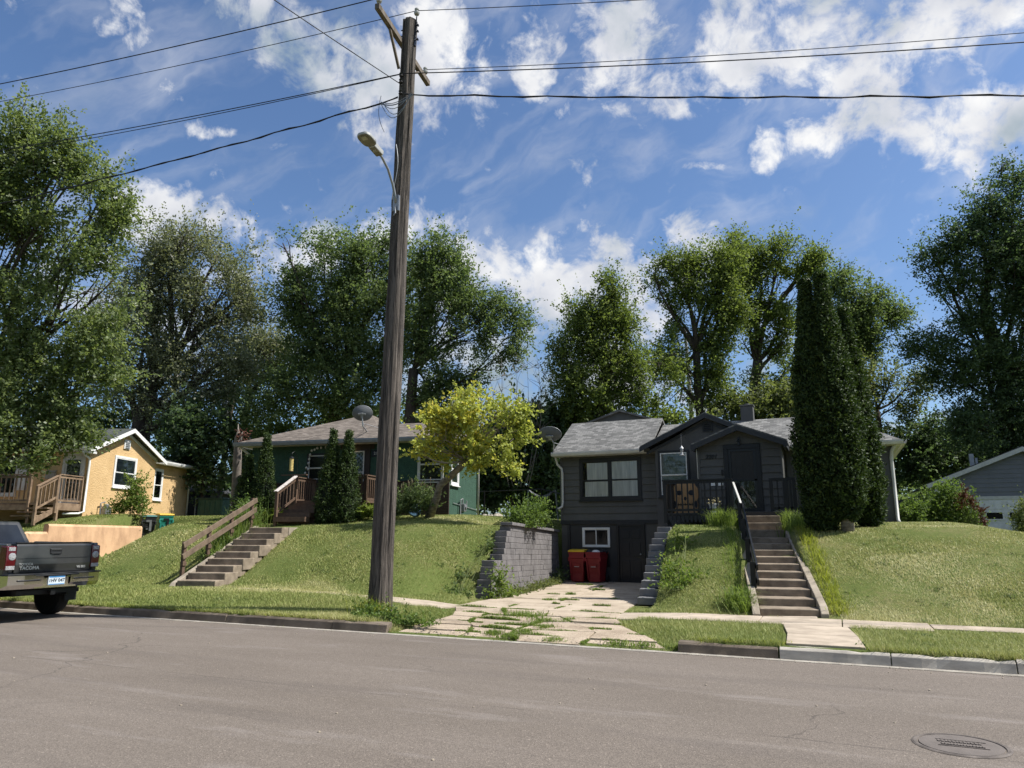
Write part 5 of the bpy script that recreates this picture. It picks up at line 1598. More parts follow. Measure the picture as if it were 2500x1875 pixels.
# =================================================================== pickup truck
def truck():
    T = thing('pickup_truck', 'dark grey pickup truck parked at the kerb, tailgate towards us', 'pickup truck', (-13.64, 9.30, 0), PI)
    paint = mat('dark_grey_car_paint', (.055, .055, .052), .30, .35, c2=(.050, .050, .048), coat=.6)
    chrome = mat('chrome', (.62, .60, .57), .10, 1.0, c2=(.60, .58, .55))
    plast = M['black_plastic']
    HWd = .90
    b = MB()
    # bed sides
    def arch(cx, r, z0, n=12, flip=False):
        pts = []
        for i in range(n + 1):
            a = PI - PI * i / n
            pts.append((cx + r * math.cos(a), .40 + r * math.sin(a)))
        return [p for p in pts if p[1] >= z0]
    side = [(.10, .66), (.05, 1.0), (.09, 1.33), (1.98, 1.35), (1.98, .52)] + arch(1.14, .50, .52)[::-1] + [(.55, .60)]
    for s in (-1, 1):
        for dy, ins in ((0, 0),):
            b.prism([(x, s * (HWd - .10), z) for x, z in side], (0, s * .10, 0))
    b.box(.15, 1.98, -.80, .80, .70, .80); b.box(1.90, 1.98, -.80, .80, .8, 1.33)
    low = [(2.0, .52), (2.0, 1.24), (4.05, 1.20), (5.10, 1.08), (5.30, .92), (5.32, .55), (4.86, .48)] + arch(4.36, .48, .48)[::-1] + [(3.86, .46)]
    b.prism([(x, -HWd + .02, z) for x, z in low], (0, 2 * HWd - .04, 0))
    b.build('body', paint, T, bevel=.025, seg=3)
    b = MB()
    def ring(x0, x1, z, w): return [(x0, -w, z), (x1, -w, z), (x1, w, z), (x0, w, z)]
    A, B = ring(2.02, 4.12, 1.20, .85), ring(2.28, 3.42, 1.76, .66)
    b.add(A + B, [(0, 1, 5, 4), (1, 2, 6, 5), (2, 3, 7, 6), (3, 0, 4, 7), (4, 5, 6, 7)])
    b.build('cab_roof', paint, T, bevel=.05, seg=3)
    gl = M['glass_dark']
    b = MB()
    b.add([(2.045, -.70, 1.29), (2.045, .70, 1.29), (2.245, .58, 1.69), (2.245, -.58, 1.69)], [(0, 1, 2, 3)])
    b.build('rear_window', mat('dark_car_glass', (.010, .012, .014), .06, spec=.8), T)
    dg = bpy.data.materials['dark_car_glass']
    b = MB(); b.add([(4.06, -.72, 1.24), (4.06, .72, 1.24), (3.46, .58, 1.72), (3.46, -.58, 1.72)], [(3, 2, 1, 0)]); b.build('windscreen', dg, T)
    for s in (-1, 1):
        b = MB(); b.add([(2.25, s * .846, 1.28), (3.10, s * .846, 1.28), (3.05, s * .70, 1.68), (2.40, s * .70, 1.68)], [(0, 1, 2, 3)]); b.add([(3.16, s * .846, 1.28), (3.9, s * .846, 1.28), (3.42, s * .70, 1.68), (3.12, s * .70, 1.68)], [(0, 1, 2, 3)])
        b.build('side_window', dg, T)
        b = MB(); b.obox((3.75, s * .90, 1.22), (.14, 0, 0), (0, s * .20, 0), (0, 0, .17)); b.build('mirror', plast, T, bevel=.03)
        b = MB(); b.obox((2.95, s * .885, 1.02), (.16, 0, 0), (0, s * .03, 0), (0, 0, .04)); b.build('door_handle', paint, T, bevel=.01)
    # tailgate
    b = MB(); b.prism([(.06, -.73, .80), (.03, -.73, .95), (.045, -.73, 1.29), (.075, -.73, 1.335), (.12, -.73, 1.335), (.12, -.73, .80)], (0, 1.46, 0))
    tg = b.build('tailgate', paint, T, bevel=.012)
    b = MB(); b.box(.028, .06, -.70, .70, 1.055, 1.062); b.box(.05, .12, -.74, .74, 1.336, 1.35); b.box(.03, .07, -.72, .72, .795, .80); b.build('tailgate_trim', plast, tg)
    b = MB(); b.box(.02, .05, -.115, .115, 1.13, 1.235); hn = b.build('tailgate_handle', plast, tg, bevel=.015)
    b = MB(); b.box(.012, .04, -.10, .10, 1.195, 1.225); b.box(.012, .04, -.09, .09, 1.135, 1.15); b.build('grip', paint, hn, bevel=.006)
    sil = mat('badge_silver', (.62, .62, .60), .3, .6)
    lettering('badge', 'TOYOTA', .062, .004, sil, tg, basis((.028, .54, .955), (0, -1, 0), (.0, 0, 1)), bold=.001)
    lettering('badge', 'TACOMA', .085, .005, sil, tg, basis((.032, .47, .885), (0, -1, 0), (.0, 0, 1)), bold=.003)
    lettering('badge', 'V6 SR5', .062, .004, sil, tg, basis((.034, -.54, .875), (0, -1, 0), (.0, 0, 1)), bold=.002)
    redl = mat('red_lens', (.085, .006, .010), .12, spec=.6); clear = mat('clear_lens', (.36, .36, .36), .12, spec=.6, scale=40, c2=(.18, .18, .18))
    for s in (-1, 1):
        b = MB(); b.prism([(.035, s * .735, .86), (.02, s * .735, 1.04), (.035, s * .735, 1.28), (.22, s * .735, 1.30), (.24, s * .735, 1.05), (.30, s * .735, .88)], (0, s * .178, 0))
        tl = b.build('tail_light', redl, T, bevel=.02)
        b = MB(); b.lathe((.034, s * .81, 1.10), [(.066, 0), (.064, .02), (.03, .028)], 20, axis=(-1, 0, .0)); b.build('clear_lens', clear, tl); b = MB(); b.box(.018, .05, s * .745, s * .90, .865, .935); b.build('clear_lens', clear, tl, bevel=.005); b = MB(); b.box(.026, .06, s * .76, s * .88, 1.20, 1.265); b.build('clear_lens', clear, tl, bevel=.005)
    # bumper
    b = MB()
    for s in (-1, 1):
        P = []
        for z, ins in ((.52, .05), (.60, .0), (.76, .0)):
            P.append([(-.10 + ins, s * .26, z), (-.11 + ins, s * .62, z), (-.05 + ins, s * .88, z), (.12, s * .945, z), (.50, s * .945, z)])
        for r in range(2):
            for c in range(4):
                q = [P[r][c], P[r][c + 1], P[r + 1][c + 1], P[r + 1][c]]
                b.add(q if s > 0 else q[::-1], [(3, 2, 1, 0)])
        b.poly([P[2][0], P[2][1], P[2][2], P[2][3], P[2][4], (.5, s * .26, .76)])
    b.box(-.07, .0, -.40, .40, .52, .70)
    bp = b.build('bumper', chrome, T, smooth=False)
    b = MB(); b.box(-.085, .16, -.90, .90, .762, .79); b.box(-.11, .1, -.42, .42, .735, .765)
    for s in (-1, 1): b.box(-.118, -.10, s * .32, s * .74, .655, .685)
    b.build('step_pad', plast, bp, bevel=.012)
    b = MB(); b.box(-.09, -.072, -.16, .16, .565, .735)
    pl = b.build('license_plate', mat('plate_white', (.55, .62, .66), .4), bp, bevel=.004)
    b = MB(); b.box(-.0925, -.0905, -.15, .15, .70, .728); b.box(-.0925, -.0905, -.15, .15, .572, .585); b.build('plate_band', mat('plate_blue', (.06, .24, .50), .4), pl)
    lettering('plate_digits', '1HV 047', .085, .001, M['black'], pl, basis((-.0915, 0, .645), (0, -1, 0), (0, 0, 1)), bold=.002)
    b = MB(); b.box(-.02, .35, -.03, .03, .40, .46); b.box(-.022, -.018, -.045, .045, .385, .475); b.box(.1, .25, -.6, .6, .40, .48); b.build('tow_hitch', M['black_metal'], T)
    b = MB(); b.box(.45, 5.0, -.45, .45, .36, .62); b.box(1.05, 1.22, -.75, .75, .32, .46); b.lathe((.2, -.45, .38), [(.035, 0), (.035, 1.2)], 10, axis=(1, 0, 0)); b.build('underbody', M['black_metal'], T)
    for cx in (1.14, 4.36):
        for s in (-1, 1):
            b = MB(); b.lathe((cx, s * .78, .415), [(.20, -.11), (.34, -.135), (.405, -.11), (.415, -.05), (.415, .05), (.405, .11), (.34, .135), (.20, .11)], 36, axis=(0, 1, 0))
            w = b.build('wheel', M['rubber'], T)
            b = MB(); b.lathe((cx, s * .80, .415), [(.20, 0), (.21, .08), (.19, .10), (.17, .05), (.06, .06), (.05, .09), (.0, .09)], 24, axis=(0, s, 0)); b.build('rim', M['galv'], w)
            b = MB(); b.box(cx - .54, cx - .52, s * .68, s * .92, .20, .58); b.build('mud_flap', plast, T)
    b = MB(); b.box(5.28, 5.34, -.55, .55, .68, .98); b.build('grille', M['black_metal'], T)
    for s in (-1, 1):
        b = MB(); b.obox((5.12, s * .58, .84), (.20, 0, -.02), (0, s * .29, 0), (0, 0, .18)); b.build('headlight', clear, T, bevel=.02)
    for o in [c for c in bpy.data.objects if c.parent == T and not c.name.startswith('wheel')]:
        o.location.z += .09
truck()

# =================================================================== small things
t = thing('manhole_cover', 'round iron manhole cover set in the asphalt street', 'manhole cover', (.73, 6.87, 0))
b = MB(); b.lathe((0, 0, .001), [(.296, -.004), (.300, .007), (.322, .008), (.337, .002)], 56, capends=False); b.build('frame_ring', mat('iron_ring', (.17, .145, .125), .8, .1, c2=(.07, .058, .05)), t)
b = MB(); b.lathe((0, 0, .0), [(.287, .001), (.285, .007), (.0, .008)], 56)
iron = mat('worn_iron', (.150, .128, .112), .8, .1, scale=5, c2=(.115, .098, .086), bump=.4, bscale=60)
cv = b.build('cover', iron, t)
b = MB()
for yy, x0, x1, n_ in ((.03, -.15, .15, 12), (-.05, -.13, .16, 14)):
    for i in range(n_):
        xx = x0 + (x1 - x0) * i / n_
        b.obox((xx, yy, .008), (.016, 0, 0), (.004 * (i % 3 - 1), .05, 0), (0, 0, .006))
for yy in (.10, -.085): b.box(-.16, .18, yy, yy + .006, .008, .0125)
b.build('raised_marks', iron, cv)

FE = thing('chain_link_fence', 'short chain link fence panel beside the yellow house corner', 'fence', tuple(YL(-.5, 9.3, 2.2)), R(20))
b = MB()
for i in range(3): b.tube([(.0 + i * .85, 0, -.4), (.0 + i * .85, 0, 1.15)], .03, 8)
b.build('post', M['galv'], FE)
b = MB(); b.tube([(0, 0, 1.12), (1.7, 0, 1.12)], .022, 8); b.tube([(0, 0, .02), (1.7, 0, .02)], .008, 6); b.build('top_rail', M['galv'], FE)
b = MB()
for i in range(-10, 15):
    for sg in (1, -1):
        x0 = i * .115; p = (x0, .0, 0.0); q = (x0 + 1.1, .0, 1.1)
        a0, a1 = max(0, -x0 / 1.1), min(1, (1.7 - x0) / 1.1)
        if a1 > a0:
            z0, z1 = a0 * 1.1, a1 * 1.1
            if sg < 0: z0, z1 = 1.1 - z0, 1.1 - z1
            b.tube([(x0 + a0 * 1.1, .004 * sg, z0), (x0 + a1 * 1.1, .004 * sg, z1)], .006, 4, cap=False)
b.build('wire_mesh', M['black_metal'], FE)
p = at(520, 1262, 35.5); g = H(p.x, p.y)
t = thing('green_container', 'green lidded container behind the chain link fence', 'container', (p.x, p.y, g), R(20))
b = MB(); b.box(-.62, .62, -.4, .4, 0, .95); 
for i in range(5): b.box(-.58 + i * .26, -.52 + i * .26, -.42, -.4, .05, .9)
b.build('body', mat('green_painted_metal', (.018, .075, .05), .5), t, bevel=.02)
b = MB(); b.box(-.66, .66, -.44, .44, .95, 1.03); b.build('lid', mat('dark_green_lid', (.015, .05, .036), .5), t, bevel=.02)
p = at(455, 1250, 40); g = H(p.x, p.y)
t = thing('small_shed', 'small dark shed behind the yellow house', 'shed', (p.x, p.y, g), R(20))
b = MB(); b.box(-1.5, 1.3, 0, 2.4, 0, 1.7); b.build('wall', M['trim_dark'], t)
b = MB(); roof_slab(b, [(-1.8, -.3, 1.70), (1.7, -.3, 1.60), (.2, 1.2, 2.35), (-1.8, 1.2, 2.45)], .08); roof_slab(b, [(1.7, -.3, 1.60), (1.7, 2.7, 1.60), (.2, 1.2, 2.35)], .08); roof_slab(b, [(-1.8, 1.2, 2.45), (.2, 1.2, 2.35), (1.7, 2.7, 1.6), (-1.8, 2.7, 1.7)], .08); planar_uv(b.build('roof', M['shingle_dark'], t))

pt, pb = at(573, 948, 40), at(553, 1075, 40)
t = thing('utility_pole', 'distant wooden pole with transformer behind the green house', 'utility pole', (pb.x - .3, pb.y, 2.2))
L_ = t.location
b = MB(); b.tube([(0, 0, 0), pb - L_, pt - L_], [.17, .15, .11], 12); b.build('pole', M['arm_wood'], t)
b = MB(); c_ = at(551, 1005, 40) - L_; b.lathe(c_ - Vector((0, 0, .55)), [(.22, 0), (.25, .03), (.25, .95), (.20, 1.0), (.08, 1.04), (.08, 1.14)], 18); b.build('transformer', M['metal_grey'], t)
b = MB()
for px in (549, 556): b.tube([at(px, 985, 39.9) - L_, at(px + 14, 955, 39.9) - L_], .012, 5)
b.tube([at(556, 1020, 39.9) - L_, at(535, 1085, 39.9) - L_, at(505, 1105, 39.5) - L_], .015, 5)
b.build('lead_wire', M['wire_grey'], t)
b = MB(); P0, P1 = YL(-2.2, 8.2, 5.3), at(562, 1046, 40)
b.tube([P0.lerp(P1, i / 16) - Vector((0, 0, .5 * math.sin(PI * i / 16))) for i in range(17)], .022, 6)
props(b.build('service_wire', M['wire_grey'], None, loc=tuple(P0)), 'pale service wire from the yellow house to the distant pole', 'service wire')
p = at(1690, 1010, 45)
t = thing('flag_pole', 'thin pale bare pole between trees behind the charcoal house', 'pole', (p.x, p.y, 2.2))
b = MB(); b.tube([(0, 0, 0), at(1688, 1010, 45) - t.location, at(1672, 800, 45) - t.location], [.16, .14, .09], 10); b.build('mast', mat('pale_pole', (.42, .40, .36), .7), t)
b = MB(); b.tube([at(1664, 958, 44.8) - t.location, at(1686, 985, 44.8) - t.location], .03, 6); b.build('brace', M['galv'], t)
# broken trunk at the end of the green house
p = at(575, 1225, 27.6)
t = thing('broken_trunk', 'broken dead tree trunk beside left eave of the green house', 'dead tree', (p.x, p.y, H(p.x, p.y)))
b = MB()
tp = at(583, 1050, 27.6) - t.location
b.tube([(0, 0, -.2), (.02, 0, .8), tp * .6 + Vector((0, 0, .2)), tp * .92, tp], [.24, .18, .16, .14, .03], 14)
b.tube([tp * .80, tp + Vector((-.05, 0, .25))], [.12, .01], 7); b.tube([tp * .84, tp + Vector((.2, 0, -.05))], [.12, .01], 7)
b.build('trunk', M['bark_grey'], t, smooth=True)
b = MB(); rr = random.Random(3)
for i in range(60):
    q = tp * .93 + Vector((rr.uniform(.05, .5), rr.uniform(-.2, .2), rr.uniform(-.45, .25)))
    b.tube([q, q + Vector((rr.uniform(-.1, .1), rr.uniform(-.1, .1), rr.uniform(-.12, .12)))], .025, 4)
b.build('torn_wood', mat('rotten_red_wood', (.12, .045, .028), .9, c2=(.06, .025, .016)), t)
# net hammock and line behind the block wall
p = at(1345, 1215, 29)
t = thing('net_hammock', 'grey net hammock hung behind the tall block wall', 'hammock', (p.x, p.y, H(p.x, p.y)))
L_ = t.location
b = MB()
e0, e1 = at(1290, 1195, 29) - L_, at(1356, 1196, 29) - L_
for j in range(7):
    o = Vector((0, (j - 3) * .09, -.02 * (3 - abs(j - 3))))
    b.tube([e0.lerp(e1, i / 14) + o * math.sin(PI * i / 14) + Vector((0, 0, -.28 * math.sin(PI * i / 14))) for i in range(15)], .012, 5)
for i in range(2, 13):
    c_ = e0.lerp(e1, i / 14) + Vector((0, 0, -.28 * math.sin(PI * i / 14))); s_ = math.sin(PI * i / 14)
    b.tube([c_ + Vector((0, (j - 3) * .09 * s_, -.02 * (3 - abs(j - 3)))) for j in range(7)], .010, 5)
b.build('net', M['wire_grey'], t)
b = MB(); b.tube([e0, (e0.x - .1, e0.y, 0)], .03, 8); b.tube([e1, (e1.x + .1, e1.y, 0)], .03, 8); b.build('post', M['galv'], t)
p = at(1322, 1255, 27)
t = thing('wire_fence', 'thin rail fence on posts behind the tall block wall', 'fence', (p.x, p.y, H(p.x, p.y)))
b = MB(); b.tube([(0, 0, -.3), (0, 0, 1.25)], .03, 8); b.tube([(-2.6, .4, -.3), (-2.6, .4, 1.25)], .03, 8); b.build('post', M['black_metal'], t)
b = MB(); b.tube([(-3.6, .5, 1.2), (0, 0, 1.22), (1.3, -.3, .9)], .02, 6); b.tube([(-2.6, .4, .6), (1.3, -.3, .45)], .008, 6); b.build('rail', M['black_metal'], t)
t = thing('rubble_pile', 'pale stones heaped beside the green house rear corner', 'stones', tuple(GL(.5, 3.0, 2.0)))
t.location.z = H(t.location.x, t.location.y)
b = MB(); rr = random.Random(9)
for i in range(14):
    x, y = rr.uniform(-.1, .7), rr.uniform(-.5, .6); s = rr.uniform(.07, .17)
    b.lathe((x, y, -.02), [(s * .8, 0), (s, s * .5), (s * .6, s), (.01, s * 1.1)], 7)
b.build('stone', mat('pale_stone', (.40, .36, .30), .9, c2=(.25, .22, .18)), t)
# =================================================================== vegetation
def unit(v): return v / np.maximum(np.linalg.norm(v, axis=-1, keepdims=True), 1e-9)


def leaf_quads(c, size, rng, up=.35, elong=1.6, droop=0.0, dirs=None):
    """diamond leaves at points c: random facing, tips leaning outwards"""
    n = len(c)
    nrm = unit(rng.normal(size=(n, 3)) + np.array([0, 0, up]))
    t = rng.normal(size=(n, 3)) if dirs is None else dirs + .55 * rng.normal(size=(n, 3))
    t = t - np.array([0, 0, droop])
    t = unit(t - nrm * np.sum(t * nrm, 1, keepdims=True))
    s = np.cross(nrm, t)
    L = (size * rng.uniform(.65, 1.35, n))[:, None]
    w = L / elong
    p0 = c - t * L * .5; p2 = c + t * L * .5
    p1 = c - t * L * .05 + s * w * .5; p3 = c - t * L * .05 - s * w * .5
    return np.stack([p0, p1, p2, p3], 1).reshape(-1, 3)


def wob(p, k, seed):
    r = np.random.default_rng(seed)
    out = np.zeros(len(p))
    for _ in range(5):
        v = r.normal(size=3) * k
        out += np.sin(p @ v + r.uniform(0, 6.28))
    return out / 3.2


def crown_points(blobs, n, rng, seed, clump=.42, per=26, gap=.0, gk=1.1, shell=.55, droop=0.0):
    """leaf positions gathered in sprays; sprays fill each lobe, thicker near its skin"""
    vols = np.array([b[1][0] * b[1][1] * b[1][2] for b in blobs]) ** .72
    vols = vols * np.array([b[2] if len(b) > 2 else 1 for b in blobs])
    k = max(1, int(n / per))
    pick = rng.choice(len(blobs), k, p=vols / vols.sum())
    C = np.array([b[0] for b in blobs], float)[pick]; S = np.array([b[1] for b in blobs], float)[pick]
    d = unit(rng.normal(size=(k, 3)))
    r = rng.uniform(0, 1, k) ** shell
    cc = C + d * S * r[:, None] * (1 + .16 * wob(d * 3 + C, 1.6, seed + 1)[:, None])
    g = wob(cc, gk, seed)
    keep = g > (-1 + gap)
    cc, d = cc[keep], d[keep]
    k = len(cc)
    ax = unit(d + .5 * rng.normal(size=(k, 3)) + np.array([0, 0, .45 - droop]))
    ln = clump * rng.uniform(.8, 2.2, k)
    tip = rng.uniform(0, 1, k) < .12
    cc = cc + (d * .5 + np.array([0, 0, .25])) * (tip * clump * 1.0)[:, None]
    ln = np.where(tip, ln * 1.5, ln); thin = np.where(tip, .55, 1.0)[:, None, None]
    u = rng.uniform(-1, 1, (k, per, 1))
    pts = cc[:, None, :] + ax[:, None, :] * u * ln[:, None, None] + rng.normal(size=(k, per, 3)) * clump * .22 * np.array([1, 1, .8]) * thin
    tint = np.clip(.42 + .22 * rng.normal(size=(k, 1)) + .16 * rng.normal(size=(k, per)), 0, 1)
    dirs = np.repeat(ax[:, None, :], per, 1)
    return pts.reshape(-1, 3), tint.ravel(), dirs.reshape(-1, 3), cc


def limb(b, p, q, r0, r1, rng, n=8, bend=.12, up=.0):
    p, q = np.array(p, float), np.array(q, float)
    L = np.linalg.norm(q - p)
    o1, o2 = rng.normal(size=3) * bend * L, rng.normal(size=3) * bend * L
    pts = []
    for i in range(n + 1):
        s = i / n
        w = p * (1 - s) + q * s + (o1 * math.sin(PI * s) + o2 * math.sin(2 * PI * s) * .5) * .6 + np.array([0, 0, up * L * math.sin(PI * s)])
        pts.append(tuple(w))
    b.tube(pts, [r0 + (r1 - r0) * (i / n) ** .8 for i in range(n + 1)], 7)
    return pts


def tree(name, label, base, blobs, n, leaf, mat_, bark, trunk, fork, seed, cat='tree', group=None, clump=.42, per=26, gap=.25, gk=1.1, shell=.36, twigs=4, droop=0.0, up=.9, elong=1.6, bare=0, limbr=.3):
    rng = np.random.default_rng(seed)
    bx = np.array(base, float)
    t = thing(name, label, cat, tuple(bx), 0, group)
    blobs = [(np.array(c, float), np.array(r, float), *w) for c, r, *w in blobs]
    lobes = []
    for c, r, *w in blobs:
        lobes.append((c, r * .92, 1.5))
        for _ in range(5):
            dv_ = unit(rng.normal(size=3) * np.array([1, 1, 1.25]))
            lobes.append((c + dv_ * r * rng.uniform(.62, .95), r * rng.uniform(.30, .52), .9))
    pts, tint, dirs, cc = crown_points(lobes, n, rng, seed, clump, per, gap, gk, shell, droop)
    ok = pts[:, 2] > bx[2] + .1
    pts, tint, dirs = pts[ok], tint[ok], dirs[ok]
    b = MB()
    fk = np.array(fork, float)
    sp = limb(b, bx - bx + np.array([0, 0, -.3]), fk - bx, trunk * 1.15, trunk * .72, rng, 8, .04)
    for c, r, *w in blobs:
        s0 = np.array(sp[rng.integers(5, 9)]) if c[2] < fk[2] + 1.5 * r[2] else fk - bx
        rr0 = trunk * limbr * (.7 + .5 * rng.uniform()) + .02
        lp = limb(b, s0, c - bx + np.array([0, 0, .2 * r[2]]), rr0, rr0 * .25, rng, 8, .08, .03)
        for _ in range(twigs):
            st = np.array(lp[rng.integers(3, 8)])
            e = c - bx + unit(rng.normal(size=3) + np.array([0, 0, .3])) * r * rng.uniform(.55, .95)
            l2 = limb(b, st, e, rr0 * .32, .012, rng, 6, .10)
            for _ in range(2):
                s3 = np.array(l2[rng.integers(2, 6)])
                limb(b, s3, s3 + rng.normal(size=3) * .22 * np.mean(r) + np.array([0, 0, .15 * np.mean(r)]), .02, .006, rng, 4, .1)
    for _ in range(bare):
        c, r, *w = blobs[rng.integers(len(blobs))]
        p = c - bx + unit(rng.normal(size=3) * np.array([1, 1, .3]) + np.array([0, 0, 1])) * r * .9
        q = p + unit(rng.normal(size=3) + np.array([0, 0, .9])) * np.mean(r) * .55
        lp = limb(b, p, q, .025, .008, rng, 5, .1)
        for _ in range(4):
            s3 = np.array(lp[rng.integers(1, 5)]); limb(b, s3, s3 + unit(rng.normal(size=3) + np.array([0, 0, .6])) * .4, .012, .004, rng, 4, .1)
    b.build('trunk', bark, t, smooth=True)
    v = leaf_quads(pts, leaf, rng, up, elong, droop, dirs)
    np_mesh('crown', v - bx, 4, mat_, t, tint)
    return t


def ball(px, py, d, rx, ry, rz=None, w=1.0):
    """a lobe of a crown given by where it shows and how large, turned into metres"""
    k = d / FPX
    r = (rx * k, (rz if rz else (rx + ry) / 2) * k, ry * k)
    return (tuple(at(px, py, d)), r, w)


L_maple = foliage('maple_leaves', (0.057, 0.096, 0.027), (0.213, 0.261, 0.106), .52, warm=(0.413, 0.438, 0.333))
L_poplar = foliage('cottonwood_leaves', (0.070, 0.088, 0.052), (0.226, 0.242, 0.156), .52, warm=(0.489, 0.465, 0.424))
L_elm = foliage('elm_leaves', (0.046, 0.080, 0.032), (0.156, 0.210, 0.085), .52, warm=(0.328, 0.370, 0.203))
L_ash = foliage('ash_leaves', (0.047, 0.081, 0.023), (0.179, 0.227, 0.062), .52, warm=(0.330, 0.365, 0.154))
L_dark = foliage('dark_leaves', (0.030, 0.057, 0.028), (0.103, 0.154, 0.074), .52, warm=(0.235, 0.274, 0.172))
L_pale = foliage('pale_leaves', (0.048, 0.071, 0.022), (0.176, 0.204, 0.081), .52, warm=(0.297, 0.309, 0.179))
L_yellow = foliage('yellow_birch_leaves', (.18, .22, .045), (.44, .47, .125), .48, warm=(.58, .49, .075))
L_arb = foliage('arborvitae_sprays', (.015, .032, .008), (.050, .082, .018), .26, warm=(.11, .14, .035))
L_weed = foliage('weed_leaves', (0.060, 0.111, 0.019), (0.198, 0.267, 0.061), .48, warm=(0.323, 0.364, 0.123))
L_shrub = foliage('shrub_leaves', (0.046, 0.088, 0.019), (0.161, 0.231, 0.059), .47, warm=(0.253, 0.312, 0.118))
L_fern = foliage('fern_fronds', (0.069, 0.115, 0.017), (0.218, 0.276, 0.052), .48, warm=(0.322, 0.356, 0.092))

# near maple on the left
T = lambda *a, **k: tree(*a, **k)
gz = lambda p: (p[0], p[1], H(p[0], p[1]))
d = 23
bm = [ball(55, 300, d, 60, 70), ball(10, 420, d, 80, 90), ball(110, 400, d, 70, 60), ball(168, 345, d, 48, 50), ball(200, 420, d, 50, 60), ball(268, 445, d - .6, 34, 50), ball(255, 520, d - .6, 80, 60), ball(290, 510, d - .8, 30, 50),
      ball(90, 560, d, 110, 80), ball(225, 620, d - .8, 95, 80), ball(275, 700, d - .8, 65, 90), ball(60, 700, d, 130, 90), ball(170, 760, d - .6, 110, 90), ball(250, 810, d - 1, 75, 80), ball(40, 860, d - .6, 100, 90), ball(150, 900, d - 1, 90, 80), ball(250, 920, d - 1.2, 75, 50),
      ball(60, 1000, d - 1, 100, 80), ball(160, 1010, d - 1.4, 70, 65), ball(195, 1060, d - 1.8, 50, 40), ball(30, 1080, d - 2, 80, 60), ball(110, 1080, d - 2, 60, 45), ball(65, 1125, d - 2.4, 60, 35), ball(-80, 500, d, 130, 160), ball(-90, 800, d, 150, 160), ball(-40, 1120, d - 2, 70, 40)]
T('maple_tree', 'large bright green maple overhanging the yellow house porch', gz(at(-110, 1250, 24.5)), bm, 148500, 0.106, L_maple, M['bark'], .30, at(-70, 980, 24), 21, per=26, clump=.34, gap=.62, gk=1.2, twigs=3, up=.8, limbr=.28)
# cottonwood behind the yellow house
d = 39
bl = [ball(440, 600, d, 85, 65), ball(360, 680, d, 70, 90), ball(530, 640, d, 95, 85), ball(600, 720, d, 60, 80), ball(450, 740, d, 110, 90), ball(560, 780, d, 85, 80), ball(360, 830, d, 80, 90), ball(470, 880, d, 110, 80), ball(580, 880, d - 1, 70, 60), ball(320, 940, d, 75, 70), ball(420, 990, d - 1, 90, 60), ball(540, 960, d - 1, 70, 60), ball(290, 780, d + 2, 70, 100), ball(255, 900, d + 2, 60, 70)]
T('cottonwood_tree', 'grey green cottonwood with forked trunk behind the yellow house', gz(at(352, 1090, 39)), bl, 94500, 0.145, L_poplar, M['bark'], .62, at(365, 960, 39), 22, per=18, clump=.60, gap=.62, gk=1.2, twigs=6, up=.8, bare=6, limbr=.38)
# sparse poplar between
d = 44
bl = [ball(640, 830, d, 60, 50), ball(690, 850, d, 40, 40), ball(600, 900, d, 50, 40), ball(665, 900, d, 45, 30), ball(560, 950, d, 50, 40)]
T('poplar_tree', 'sparse pale poplar showing sky between cottonwood and dense elm', gz(at(585, 1120, 44)), bl, 13500, 0.165, L_poplar, M['bark'], .28, at(600, 1000, 44), 23, per=14, clump=.7, gap=.4, twigs=5, limbr=.4)
# big elm behind the green house
d = 38
bl = [ball(690, 600, d, 35, 35), ball(720, 660, d, 55, 60), ball(790, 640, d, 90, 70), ball(880, 620, d, 90, 70), ball(940, 590, d, 60, 40), ball(720, 740, d, 55, 60), ball(810, 740, d, 110, 85), ball(910, 740, d, 110, 90), ball(770, 830, d, 80, 80), ball(870, 850, d, 120, 80), ball(740, 930, d - 1, 100, 75), ball(850, 950, d - 1, 120, 80), ball(660, 1000, d - 1, 90, 60), ball(960, 930, d - 1, 70, 70), ball(960, 840, d, 60, 60), ball(990, 680, d, 55, 60), ball(1000, 780, d, 55, 60)]
T('elm_tree', 'dense dark elm with dead twigs on top behind the green house', gz(at(835, 1110, 38)), bl, 111375, 0.138, L_elm, M['bark'], .45, at(830, 930, 38), 24, per=24, clump=.52, gap=.5, gk=1.1, twigs=4, bare=16, droop=.25, limbr=.3)
d = 36
bl = [ball(1075, 615, d, 65, 55), ball(1030, 650, d, 55, 65), ball(1095, 690, d, 70, 60), ball(1030, 760, d, 50, 50), ball(1120, 735, d, 85, 65), ball(1180, 775, d, 70, 60), ball(1240, 760, d, 50, 45), ball(1265, 810, d, 32, 65), ball(1100, 815, d, 95, 55), ball(1040, 860, d, 60, 60), ball(1180, 840, d, 60, 35), ball(1130, 930, d, 75, 45), ball(1050, 960, d, 60, 50), ball(1225, 870, d, 30, 45)]
T('elm_tree', 'spreading elm with long arching limb right of the street pole', gz(at(1010, 1110, 36)), bl, 60750, 0.130, L_elm, M['bark'], .34, at(1010, 900, 36), 25, per=22, clump=.44, gap=.55, gk=1.4, twigs=4, bare=5, droop=.35, limbr=.2)
